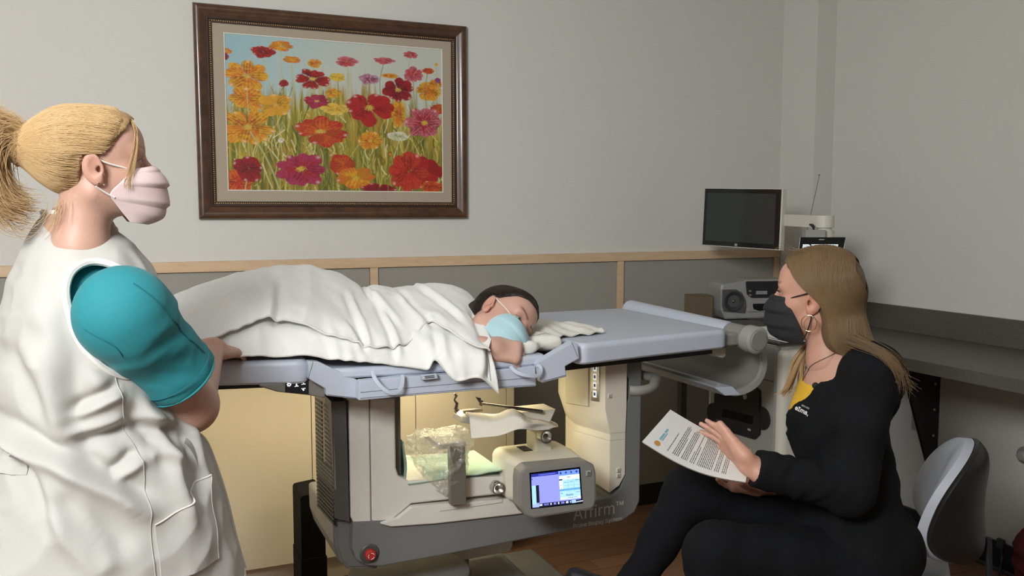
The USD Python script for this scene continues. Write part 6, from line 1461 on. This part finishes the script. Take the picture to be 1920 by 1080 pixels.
wb = np.array((1.7598, -1.9258, 0.593)); wb[2] = 0
wo_ = thing('person', 'person seated at the right in black cardigan and black mask, holding papers', 'person', tuple(wb))
WB = -wb
def wobj(name, m, mt, parent=None, **k): return obj(name, T(m, WB), mt, parent if parent is not None else wo_, **k)
WH, WHb = Frame(wo, wf, wu, wk), Frame(wo + WB, wf, wu, wk)
bf = nrm(-RT * math.cos(math.radians(24)) + FH * math.sin(math.radians(24))); by = np.cross(UP, bf)          # body forward, body left (to the room)
J = {k: np.array(v) for k, v in {'neck': (1.7532, -1.8527, 1.1009), 'chest': (1.7406, -1.8636, 0.9291), 'waist': (1.7524, -1.8905, 0.7002), 'hip': (1.7759, -1.9157, 0.5428), 'lsh': (1.7082, -2.0037, 1.0345), 'rsh': (1.8839, -1.7116, 0.9956), 'lel': (1.6215, -2.0258, 0.7505), 'lwr': (1.3999, -1.923, 0.818), 'rel': (1.8224, -1.6952, 0.6571), 'rwr': (1.5652, -1.7734, 0.7298), 'lkn': (1.3215, -1.8775, 0.5935), 'rkn': (1.3998, -1.6634, 0.6707)}.items()}
lhip, rhip = J['hip'] + by * 0.09 + UP * -0.01, J['hip'] - by * 0.09 + UP * -0.01
rank = np.array((1.2485, -1.6025, 0.3895)); lank = J['lkn'] + np.array([0.02, 0.02, 0]) - UP * (J['lkn'][2] - 0.10) + bf * -0.06
# head, hands and body skin
lF = nrm(np.array((1.35, -1.8059, 0.9004)) - J['lwr'])
lN = nrm(RT * 0.50 + UP * 0.55 + FH * 0.55); lN = nrm(lN - lF * (lN @ lF)); lS = np.cross(lF, lN); lS = lS if lS @ FH < 0 else -lS
def lhand(p):
    d = hand_sdf(p, J['lwr'], lF, lN, lS, curl=((.20, .25, .15), (.14, .2, .12), (.10, .15, .1), (.06, .12, .08)), thumb=((1.0, 0.20, 0.12), 0.1), k=0.97, spread=0.07)
    return smin(d, s_cone(p, J['lel'], J['lwr'], 0.042, 0.025), 0.015)
rF = nrm(-RT * 0.85 + UP * 0.10 + FH * 0.1); rN = nrm(-UP * 0.75 + FH * 0.55 - RT * 0.1)
def rhand(p):
    d = hand_sdf(p, J['rwr'] + (0, 0, -0.022), rF, rN, -FH * 0.6 - UP * 0.5, curl=((.3, .3, .2),) * 4, thumb=((0.75, 0.45, -0.75), 0.05), k=0.95)
    return smin(d, s_cone(p, J['rel'], J['rwr'] + (0, 0, -0.022), 0.042, 0.025), 0.015)
wh_ = relax(sdf_mesh(head_sdf, (-0.14, -0.11, -0.27), (0.14, 0.11, 0.14), 0.0031), 2)
lh_ = relax(sdf_mesh(lhand, J['lwr'] - 0.17, J['lwr'] + (0.14, 0.14, 0.16), 0.0036), 2)
rh_ = relax(sdf_mesh(rhand, J['rwr'] - 0.16, J['rwr'] + (0.10, 0.14, 0.11), 0.0042), 2)
def trunk0(p, g=0.0):
    d = s_ell(p, J['chest'] + UP * 0.02, (0.115 + g, 0.165 + g, 0.15 + g), np.stack([bf, by, UP], 1))
    d = smin(d, s_ell(p, J['waist'], (0.115 + g, 0.145 + g, 0.16 + g), np.stack([bf, by, UP], 1)), 0.10)
    d = smin(d, s_ell(p, J['chest'] + bf * 0.055 + by * 0.06 - UP * 0.04, (0.075 + g, 0.075 + g, 0.075 + g)), 0.06)
    d = smin(d, s_ell(p, J['chest'] + bf * 0.055 - by * 0.06 - UP * 0.04, (0.075 + g, 0.075 + g, 0.075 + g)), 0.06)
    d = smin(d, s_ell(p, J['hip'], (0.14 + g, 0.175 + g, 0.12 + g), np.stack([bf, by, UP], 1)), 0.08)
    nk = WH.w((-0.06, 0, -0.14)); bk_ = WH.w((-0.105, 0.0, -0.165))
    d = smin(d, s_cone(p, bk_, J['chest'] - bf * 0.05 + UP * 0.08, 0.052 + g, 0.09 + g), 0.06)
    d = smin(d, s_cone(p, J['lsh'], bk_, 0.062 + g, 0.046 + g), 0.05)
    d = smin(d, s_cone(p, J['lsh'] - by * 0.02, nk - UP * 0.03, 0.058 + g, 0.040 + g), 0.06); d = smin(d, s_cone(p, J['rsh'] + by * 0.02, nk - UP * 0.03, 0.058 + g, 0.040 + g), 0.06)
    return d
def wtrunk(p): return smin(trunk0(p, -0.016), s_cone(p, J['chest'] + UP * 0.10, WH.w((-0.05, 0, -0.22)), 0.06, 0.045), 0.05)
wt_ = sdf_mesh(wtrunk, J['waist'] - (0.30, 0.32, 0.30), J['waist'] + (0.30, 0.32, 0.52), 0.009)
wm, wcol = person_skin([WH.mesh(wh_), lh_, rh_, wt_], WH, (0.56, 0.30, 0.215), (0.20, 0.12, 0.06), lash=(0.015, 0.01, 0.008), flush=0.7)
wobj('body', wm, 'skin', paint=wcol)
eyes(wo_, WHb, (1, 0.05, -0.05)); lashes(wo_, WHb, 'hair_dark', L=0.008)
# yellow shirt under the open cardigan
def loc(p): q = p - J['chest'].astype(np.float32); return q @ np.stack([bf, by, UP], 1).astype(np.float32)
nkc = WH.w((-0.035, 0, -0.165))
def shirt(p):
    h = WH.l(p)
    nl = np.maximum(np.maximum(0.72 * (-0.118 - h[..., 0]) + 0.70 * (-0.112 - h[..., 2]) - 0.030, np.abs(h[..., 1]) - 0.12), -0.228 - h[..., 2])
    return smax(trunk0(p, -0.005), -nl, 0.01)
lo, hi = J['waist'] - (0.30, 0.34, 0.24), J['waist'] + (0.30, 0.34, 0.46)
wobj('shirt', sdf_mesh(shirt, lo, hi, 0.007), 'shirt_yellow', smooth=60)
# cardigan: trunk and sleeves, open down the front
def cardigan(p):
    w1 = meshkit.noise(p * 15, 3); w2 = np.abs(meshkit.noise(p * np.array([26., 26., 14.]), 6) - 0.5)
    tr = trunk0(p, 0.010) + 0.010 * (w1 - 0.5)
    # V of the open front, closing towards the waist, and the wide neckline
    q = loc(p); vee = np.maximum(np.maximum(np.abs(q[..., 1]) - np.clip(0.098 + 0.32 * (q[..., 2] + 0.05), 0.035, 0.16), 0.01 - q[..., 0]), -0.24 - q[..., 2])
    h = WH.l(p); nl = np.maximum(0.72 * (-0.118 - h[..., 0]) + 0.70 * (-0.112 - h[..., 2]), np.abs(h[..., 1]) - 0.095)
    tr = smax(tr, -smin(vee, nl, 0.05), 0.006)
    s1 = smin(s_cone(p, J['lsh'], J['lel'], 0.070, 0.056), s_cone(p, J['lel'], J['lwr'] + (J['lwr'] - J['lel']) * 0.05, 0.056, 0.045), 0.03)
    s2 = smin(s_cone(p, J['rsh'], J['rel'], 0.074, 0.058), s_cone(p, J['rel'], J['rwr'] + (J['rwr'] - J['rel']) * 0.05, 0.054, 0.040), 0.03)
    cut = lambda w, e: -((p - w.astype(np.float32)) @ nrm(e - w).astype(np.float32))
    s1, s2 = smax(s1, cut(J['lwr'] + (J['lel'] - J['lwr']) * 0.04, J['lel']), 0.004), smax(s2, cut(J['rwr'], J['rel']), 0.004)
    t = ((p - J['lwr'].astype(np.float32)) @ nrm(J['lel'] - J['lwr']).astype(np.float32))
    s1 = s1 + 0.0035 * np.sin(t * 150 + 9 * w1) * np.clip(1 - np.abs(t - 0.12) / 0.10, 0, 1)
    d = smin(smin(tr, s1, 0.025), s2, 0.03)
    d = smin(d, s_ell(p, J['hip'] + bf * 0.02 + UP * 0.0, (0.16, 0.195, 0.14), np.stack([bf, by, UP], 1)), 0.06)
    d = d + 0.014 * (w1 - 0.5) + 0.010 * (0.2 - w2)
    return d
lo = np.minimum.reduce([J[k] for k in ('lsh', 'rsh', 'lel', 'rel', 'lwr', 'rwr', 'hip')]) - (0.10, 0.16, 0.16)
hi = np.maximum.reduce([J[k] for k in ('lsh', 'rsh', 'lel', 'rel', 'lwr', 'rwr', 'hip')]) + (0.22, 0.14, 0.14)
cd = wobj('cardigan', relax(sdf_mesh(cardigan, lo, hi, 0.0066), 3), 'knit_black', smooth=60)
# embroidered lettering on the chest, set on the cloth
def cloth_hit(a, steps=60, f=None):
    """Walks from a, away from the room's open side, until it meets the cardigan."""
    a = np.asarray(a, float).copy(); d_ = nrm(a - np.array([0, CAM_Y, CAM_Z]))
    for _ in range(steps): a = a + d_ * max(float((f or cardigan)(a[None].astype(np.float32))[0]), 0.0) * 0.8
    return a - d_ * 0.002
ta, tb_, tc = (cloth_hit(v) for v in [(1.3614, -2.1182, 1.0065), (1.3885, -2.1314, 0.9921), (1.3673, -2.1198, 1.0172)])
ex = nrm(tb_ - ta); en = nrm(np.cross(ex, UP)); en = en if en @ FH < 0 else -en; ey = np.cross(en, ex)
def on_cloth(m): v = m.vertices; m = m.copy(); m.vertices = ta + np.outer(v[:, 0], ex) + np.outer(v[:, 1], ey) + np.outer(v[:, 2] + 0.002, en); return m
tl = np.linalg.norm(tb_ - ta); lt = meshkit.text_mesh('eIma,', 0.0115, 0.0015, True); lt.apply_scale([tl / lt.bounds[1][0], 1, 1])
wobj('embroidery', on_cloth(lt), 'white_print', cd, smooth=False)
mk_ = [T(trimesh.creation.box((tl * w, 0.0045, 0.0012)), (tl * u, 0.0185, 0.0)) for u, w in ((.42, .06), (.50, .07), (.58, .05), (.66, .05), (.76, .06), (.84, .06), (.92, .05))]
wobj('embroidery', on_cloth(cat(*mk_)), 'grey_light', cd, smooth=False)
# trousers: right leg crossed over the left
def trousers(p):
    d = smin(s_cone(p, lhip, J['lkn'], 0.098, 0.072), s_cone(p, J['lkn'], lank, 0.070, 0.052), 0.03)
    cut = lambda w, e_: -((p - w.astype(np.float32)) @ nrm(e_ - w).astype(np.float32))
    d = np.maximum(d, cut(lank, J['lkn']))
    e = smin(s_cone(p, rhip, J['rkn'], 0.096, 0.072), s_cone(p, J['rkn'], rank, 0.068, 0.050), 0.03)
    e = np.maximum(e, cut(rank, J['rkn']))
    d = smin(smin(d, e, 0.02), s_ell(p, J['hip'] - UP * 0.02, (0.15, 0.18, 0.105), np.stack([bf, by, UP], 1)), 0.06)
    d = d + 0.016 * (meshkit.noise(p * 12, 5) - 0.5) + 0.010 * (0.2 - np.abs(meshkit.noise(p * 24, 8) - 0.5))
    return d
lo = np.minimum.reduce([lhip, rhip, J['lkn'], J['rkn'], lank, rank]) - (0.13, 0.2, 0.08); hi = np.maximum.reduce([lhip, rhip, J['lkn'], J['rkn'], lank, rank]) + (0.22, 0.14, 0.12)
wobj('trousers', relax(sdf_mesh(trousers, lo, hi, 0.0095), 2), 'trouser_black', smooth=60)
for a_, k_, flat in ((lank, J['lkn'], True), (rank, J['rkn'], False)):
    dn_ = nrm(a_ - k_); fw_ = nrm(bf - dn_ * (bf @ dn_)) if not flat else bf
    h0 = a_ + dn_ * 0.05 if not flat else np.array([a_[0], a_[1], 0.045])
    shf = lambda p: smin(smin(s_cone(p, a_ - dn_ * 0.02, h0, 0.042, 0.040), s_cone(p, h0, h0 + fw_ * 0.07 + dn_ * (0.01 if not flat else 0), 0.041, 0.042), 0.02), s_cone(p, h0 + fw_ * 0.07, h0 + fw_ * 0.15 + dn_ * 0.012, 0.041, 0.030), 0.02)
    sm = sdf_mesh(shf, np.minimum(h0, a_) - 0.22, np.maximum(h0, a_) + 0.22, 0.009)
    if flat: sm.vertices[:, 2] = np.maximum(sm.vertices[:, 2], 0.0005)
    wobj('shoe', sm, 'shoe_black', smooth=50)
# mask, hoop earrings, necklace, clip microphone
wear_mask(wo_, WHb, [(0.107, -0.008, 0.058, 0.055, -0.010), (0.122, -0.026, 0.052, 0.061, -0.026), (0.127, -0.050, 0.040, 0.066, -0.050), (0.124, -0.078, 0.024, 0.066, -0.078), (0.112, -0.108, 0.014, 0.062, -0.104), (0.080, -0.124, 0.012, 0.054, -0.126)], 'mask_black', 'mask_black', 'mask_black',
          [[(0.058, s_ * 0.057, -0.013), (0.03, s_ * 0.072, 0.000), (0.006, s_ * 0.079, 0.010), (-0.008, s_ * 0.080, 0.018)] for s_ in (-1, 1)] + [[(0.014, s_ * 0.056, -0.118), (0.0, s_ * 0.070, -0.085), (-0.008, s_ * 0.079, -0.048)] for s_ in (-1, 1)], pleat=0.004)
for s_ in (-1, 1):
    ho_ = [np.array([-0.004 + 0.019 * math.sin(k), s_ * (0.084 + 0.003 * math.cos(k)), -0.066 + 0.021 * math.cos(k)]) for k in np.linspace(0, 2 * math.pi, 40, endpoint=False)]
    obj('hoop_earring', WHb.mesh(tube(ho_, 0.0011, 8, True)), 'gold', wo_)
nc = WH.w(np.array([(-0.075, 0.045, -0.135), (-0.03, 0.062, -0.165), (0.01, 0.045, -0.195), (0.03, 0.02, -0.225), (0.034, 0.0, -0.235), (0.03, -0.02, -0.225), (0.01, -0.045, -0.195), (-0.03, -0.062, -0.165), (-0.075, -0.045, -0.135)]))
ncs = spline(nc, 60)
for _ in range(3):
    v_ = wtrunk(ncs.astype(np.float32)); v_ = np.minimum(v_, head_sdf(WH.l(ncs.astype(np.float32)))); c_ = ncs - (J['neck'] * (0, 0, 0) + np.array([WH.w((-0.04, 0, -0.15))[0], WH.w((-0.04, 0, -0.15))[1], 0]) + np.c_[0 * v_, 0 * v_, ncs[:, 2]]); ncs = ncs - c_ / np.linalg.norm(c_, axis=1)[:, None] * (v_ - 0.0015)[:, None]
wobj('necklace', tube(ncs, 0.0011, 6), 'steel')
mp = np.array((1.4029, -2.1312, 1.0603))
mp = cloth_hit(mp, 90, lambda p: np.minimum(np.minimum(cardigan(p), shirt(p)), wtrunk(p))) - FH * 0.008
mic = wobj('clip_microphone', T(trimesh.creation.icosphere(3, 0.0085), mp) , 'mask_black')
wobj('microphone_clip', cat(hull(np.vstack([T(trimesh.creation.box((0.008, 0.008, 0.004)), mp + (0, 0, -0.012)).vertices, T(trimesh.creation.box((0.006, 0.006, 0.004)), mp + (0.002, 0.004, -0.020)).vertices])), ), 'steel_dark', mic)
# hair: cap, long strands from the part down behind the ear and over the shoulder
WTAB = [(0, 0.082), (25, 0.077), (45, 0.058), (62, 0.036), (74, 0.018), (84, 0.020), (94, 0.018), (103, -0.012), (112, -0.06), (130, -0.09), (180, -0.105)]
def wextra(q, d):
    d = smin(d, s_cone(q, (-0.065, 0.0, -0.01), (-0.085, 0.0, -0.13), 0.062, 0.060), 0.03)
    return d
def wfall(q):
    y = np.abs(q[..., 1]); m = np.stack([q[..., 0], y, q[..., 2]], -1)
    d = smin(s_cone(q, (-0.055, 0, 0.0), (-0.082, 0, -0.095), 0.060, 0.050), s_cone(m, (-0.050, 0.040, -0.02), (-0.078, 0.036, -0.10), 0.036, 0.036), 0.03)
    d = smin(d, s_cone(q, (-0.082, 0.012, -0.095), (-0.135, 0.018, -0.150), 0.052, 0.036), 0.03)
    return smin(d, s_cone(q, (-0.135, 0.018, -0.150), (-0.200, 0.015, -0.190), 0.034, 0.014), 0.02)
def wvol(q): return smin(smin(scalp(q, 0.011), s_ell(q, (-0.020, 0, 0.040), (0.096, 0.078, 0.088)), 0.02), wfall(q), 0.025)
cap1 = hair_cap(WHb, WTAB, 0.009, wave=0.003, extra=lambda q, d: smin(d, s_ell(q, (-0.020, 0, 0.040), (0.094, 0.076, 0.086)), 0.02))
fall = WHb.mesh(relax(sdf_mesh(lambda q: wfall(q) + 0.004 * (meshkit.noise(q * np.array([40., 90., 12.]), 3) - 0.5), (-0.25, -0.13, -0.24), (0.03, 0.13, 0.08), 0.0045), 2))
wh = obj('hair', cat(cap1, fall), 'hair_highlight_cap', wo_, smooth=60)
rg = np.random.default_rng(9)
raw, tails, keys = [], [], []
for k in range(7000):
    s_ = 1 if rg.random() < 0.66 else -1; r = rg.random() ** 1.1; x0 = 0.094 - 0.19 * r; e = rg.normal(0, 1, 3); q_ = rg.random()
    P_ = [(x0, s_ * 0.004, 0.118), (x0 * 0.86 - 0.014 - 0.015 * r, s_ * 0.056, 0.088), (0.024 - 0.115 * r + 0.010 * e[0] * .3, s_ * (0.086 - 0.078 * r * r), 0.036 - 0.02 * r), (-0.036 - 0.090 * r, s_ * (0.088 - 0.082 * r), -0.032), (-0.054 - 0.080 * r, s_ * (0.080 - 0.074 * r), -0.095), (-0.085 - 0.075 * r, s_ * (0.064 - 0.04 * r) + 0.01, -0.145)]
    p = spline(np.array(P_) + e * 0.0015, 22); raw.append(p); keys.append((s_, r))
    d0 = np.array([-0.050 - 0.02 * q_, 0.0, -0.032]) + e * (0.012, 0.010, 0.008); tails.append((d0, np.array([-0.040, 0.0, -0.040 - 0.02 * q_]) + e * (0.010, 0.012, 0.008), (0.3 + 0.6 * rg.random()) if rg.random() < 0.16 else 0.18 * rg.random()))
order = sorted(range(len(raw)), key=lambda i: (keys[i][0], keys[i][1]))
raw = [raw[i] for i in order]; tails = [tails[i] for i in order]
raw = on_volume(raw, wvol, [0.0005 + 0.0035 * rg.random() for _ in raw])
st = []
for p, (d0, d1, c_) in zip(raw, tails):
    u_ = np.linspace(0.1, 1, 8)[:, None] * c_
    t_ = p[-1] + (p[-1] - p[-2]) * 1.2 * u_ * (1 - u_) + d0 * u_ + d1 * u_ ** 2
    st.append(WHb.w(np.vstack([p, t_]) + jitter(rg, len(p) + len(t_), 2, 0.0005)))
curves('strand', st, [(0.0008, 0.0005)] * len(st), 'hair_highlight', wh, kind='stuff')
lk = []
locks = [rg.normal(0, 1, 3) for _ in range(16)]
for k in range(1500):                                                     # far side, falling in front of the shoulder
    o = locks[rg.integers(16)]; e = rg.normal(0, 1, 3) * 0.25; w_ = o * (0.010, 0.010, 0.004) + e * 0.006
    p = spline([np.array([-0.03, -0.080, -0.02]), np.array([-0.012, -0.080, -0.085]) + w_ * .6, np.array([0.012, -0.062, -0.145]) + w_, np.array([0.034, -0.050, -0.195]) + w_ * 1.3, np.array([0.040, -0.045, -0.235]) + w_ * 1.5 + (0.008 * math.sin(o[0] * 3), 0, 0), np.array([0.058 + 0.012 * o[1], -0.045, -0.285]) + w_ * 1.6], 18)
    lk.append(WHb.w((p + jitter(rg, 18, 2, 0.0008))[:int(18 * (0.8 + 0.22 * rg.random()))]))
curves('front_lock', lk, [(0.0009, 0.0005)] * len(lk), 'hair_blond', wh, kind='stuff')
fl_ = []
for k in range(170):
    e = rg.normal(0, 1, 3)
    if k < 150: g_ = rg.normal(0, 1) ; fl_.append(WHb.w(spline([np.array([-0.085, 0.070, -0.085]) + e * 0.010, np.array([-0.130, 0.085, -0.104]) + e * 0.008, np.array([-0.178, 0.095, -0.118]) + e * 0.007, np.array([-0.216, 0.095, -0.150]) + e * 0.009, np.array([-0.232, 0.09, -0.205 - 0.02 * abs(g_)]) + e * 0.010], 12)[:int(12 * (0.7 + 0.3 * rg.random()))]))
    else: fl_.append(WHb.w(spline([np.array([0.03, 0.02, 0.112]) + e * (0.02, 0.02, 0.003), np.array([0.055, 0.02, 0.118]) + e * (0.02, 0.02, 0.005), np.array([0.080, 0.02, 0.105]) + e * (0.014, 0.02, 0.01)], 8)))
curves('loose_strand', fl_, [(0.0008, 0.0004)] * len(fl_), 'hair_highlight', wh, kind='stuff')

# papers in her hand
ps = thing('papers', 'stapled white printed sheets held by the seated person', 'papers', (1.25, -1.85, 0.86))
PP = -np.array([1.25, -1.85, 0.86])
g4 = [np.array(v) for v in [(1.1221, -1.8606, 0.8944), (1.2656, -1.7654, 0.9402), (1.4781, -1.8248, 0.828), (1.3673, -1.9446, 0.7875)]]
u, v = np.meshgrid(np.linspace(0, 1, 14), np.linspace(0, 1, 24), indexing='ij')
def page(u, v, lift=0.0):
    P = ((1 - u) * (1 - v))[..., None] * g4[0] + (u * (1 - v))[..., None] * g4[1] + (u * v)[..., None] * g4[2] + ((1 - u) * v)[..., None] * g4[3]
    sag = np.sin(np.clip(v, 0, 1) * math.pi) * (0.020 - 0.012 * u)
    return P - UP * sag[..., None] + UP * lift
if True:
    nn_ = np.cross(page(np.array(.6), np.array(.5)) - page(np.array(.5), np.array(.5)), page(np.array(.5), np.array(.6)) - page(np.array(.5), np.array(.5))); sgn = 1 if nn_[2] > 0 else -1
    pn = nrm(nn_) * sgn
for k in range(3):
    Pk = page(u, v) - pn * 0.0035 * k + np.array([0.004, 0.002, 0]) * k
    obj('sheet', T(sheet(Pk if sgn > 0 else Pk[::-1], 0.0006), PP), 'paper', ps, smooth=60)
rg2 = random.Random(4)
inkq, blueq = [], []
def dash(u0, u1, v0, h, L_):
    c = [page(np.array(a), np.array(b)) + pn * 0.0011 for a, b in ((u0, v0), (u1, v0), (u1, v0 + h), (u0, v0 + h))]
    L_.append((np.array(c)))
for v0, n, uw in [(.21, 1, .60)] + [(.235 + .0, 0, 0)] + [(.26 + .017 * i, 1, (.86, .88, .84, .60)[i]) for i in range(4)] + [(.345 + .017 * i, 1, (.82, .86, .88, .84)[i]) for i in range(4)] + [(.43, 1, .40), (.447, 1, .86), (.466, 1, .55)] + [(.50 + .0175 * i, 1, (.84, .86, .82, .87, .85, .80, .86, .84, .7)[i]) for i in range(9)] + [(.675 + .018 * i, 1, (.84, .80, .76)[i]) for i in range(3)] + [(.75 + .018 * i, 1, (.74, .80, .60)[i]) for i in range(3)]:
    if not n: continue
    x = 0.12
    while x < uw:
        w = 0.025 + 0.05 * rg2.random(); dash(x, min(x + w, uw), v0, 0.0052, inkq); x += w + 0.014
def quads(L_):
    V_ = np.concatenate(L_); n = len(L_); f = np.arange(n * 4).reshape(n, 4); F = np.vstack([f[:, [0, 1, 2]], f[:, [0, 2, 3]]])
    m = trimesh.Trimesh(V_, F, process=False)
    if (m.face_normals.mean(0) @ pn) < 0: m.invert()
    return m
obj('print_line', T(quads(inkq), PP), 'ink', ps, smooth=False, kind='stuff')
mat('logo_orange', (0.55, 0.25, 0.06), 0.7); mat('logo_blue', (0.18, 0.42, 0.55), 0.7)
for x0, x1, v0, h in ((.25, .42, .095, .018), (.45, .55, .095, .018), (.25, .46, .122, .006)): dash(x0, x1, v0, h, blueq)
obj('letterhead', T(quads(blueq), PP), 'logo_blue', ps, smooth=False)
cA_, aA = (.145, .105), np.linspace(0, 2 * math.pi, 20, endpoint=False)
el = [page(np.array(cA_[0] + .055 * math.cos(k)), np.array(cA_[1] + .027 * math.sin(k))) + pn * 0.0012 for k in aA]
em = trimesh.Trimesh(np.vstack([el, [np.mean(el, 0)]]), [(i, (i + 1) % 20, 20) for i in range(20)], process=False)
if em.face_normals.mean(0) @ pn < 0: em.invert()
obj('emblem', T(em, PP), 'logo_orange', ps, smooth=False)

# task chair under her: white cushion, black shell
mat('seat_white', (0.46, 0.48, 0.53), 0.45, bump=(700, 0.0004, S1)); mat('shell_black', (0.010, 0.010, 0.009), 0.45, edge=0.003)
cf = nrm(-RT * math.cos(math.radians(23)) + FH * math.sin(math.radians(23))); cs = np.cross(UP, cf)
cc_ = np.array((2.1005, -1.9911, 0.6581))
ch = thing('task_chair', 'black-shelled task chair with white cushion behind the seated person', 'chair', (float(cc_[0] + cf[0] * 0.26), float(cc_[1] + cf[1] * 0.26), 0))
CH = -np.array([cc_[0] + cf[0] * 0.26, cc_[1] + cf[1] * 0.26, 0])
def chair_pt(s, t, d):
    """Back shell: s across (-1..1), t up (0..1), d depth towards the sitter."""
    wid = 0.20 * np.sqrt(np.clip(1 - np.abs(2 * t - 1) ** 2.8 * 0.985, 0.0, 1)) * (1 - 0.10 * t)
    wrap = (0.150 - 0.105 * t) * np.abs(s * wid / 0.205) ** 1.8
    lean = 0.02 * np.sin(t * math.pi)
    b = cc_ + np.array([0, 0, 0.0])
    return b + cs * (s * wid)[..., None] + UP * ((t - 0.5) * 0.33)[..., None] + cf * (wrap + lean + d)[..., None]
s_g, t_g = np.meshgrid(np.linspace(-1, 1, 40), (1 - np.cos(np.linspace(0, math.pi, 44))) / 2, indexing='ij')
ease = (1 - np.abs(s_g) ** 4) * (1 - np.abs(2 * t_g - 1) ** 6)
def shell_mesh(d0, d1):
    A, B = chair_pt(s_g, t_g, d0), chair_pt(s_g, t_g, d1)
    n, m = A.shape[:2]; k = n * m; ga = grid_mesh(A); f = [ga.faces, ga.faces[:, ::-1] + k]; i = np.arange(k).reshape(n, m)
    for e_, s__ in ((i[0], 1), (i[-1], -1), (i[:, 0], -1), (i[:, -1], 1)):
        a_, b_ = e_[:-1], e_[1:]; q = np.vstack([np.c_[a_, b_, b_ + k], np.c_[a_, b_ + k, a_ + k]]); f.append(q if s__ < 0 else q[:, ::-1])
    o = trimesh.Trimesh(np.vstack([A.reshape(-1, 3), B.reshape(-1, 3)]), np.vstack(f), process=False)
    if o.volume < 0: o.invert()
    return o
chb = obj('backrest', T(shell_mesh(-0.012 - 0.040 * ease, 0.0 * ease), CH), 'shell_black', ch, smooth=50)
obj('back_cushion', T(shell_mesh(0.0015 + 0.0 * ease, 0.026 + 0.030 * ease), CH), 'seat_white', chb, smooth=50)
sc0 = cc_ + cf * 0.27; sz = min(J['hip'][2] - 0.155, 0.56)
seat = sdf_mesh(lambda p: s_box(p, (sc0[0], sc0[1], sz), (0.235, 0.235, 0.035), 0.033, np.stack([cf, cs, UP], 1)), (sc0[0] - 0.36, sc0[1] - 0.36, sz - 0.06), (sc0[0] + 0.36, sc0[1] + 0.36, sz + 0.06), 0.010)
obj('seat', T(seat, CH), 'seat_white', ch, smooth=60)
bq0 = cc_ - cf * 0.045 - UP * 0.10
obj('back_stem', T(tube([bq0, bq0 - UP * 0.20 - cf * 0.01, np.array([bq0[0], bq0[1], sz - 0.10]) + cf * 0.06, np.array([sc0[0], sc0[1], sz - 0.06])], 0.009, 10), CH), 'black', ch)
obj('gas_column', T(tube([(sc0[0], sc0[1], sz - 0.04), (sc0[0], sc0[1], 0.10)], 0.026, 16), CH), 'steel', ch)
for k in range(5):
    a_ = 2 * math.pi * k / 5 + 0.3; d_ = np.array([math.cos(a_), math.sin(a_), 0])
    c0_ = np.array([sc0[0], sc0[1], 0.10])
    lg = obj('base_leg', T(tube([c0_, c0_ + d_ * 0.29 - UP * 0.025], [0.024, 0.015], 10), CH), 'black', ch)
    obj('caster', T(rot(T(trimesh.creation.cylinder(0.027, 0.04, sections=16), (0, 0, 0)), (d_[1], -d_[0], 0), 90), c0_ + d_ * 0.29 - UP * 0.0725 + CH), 'black', lg)
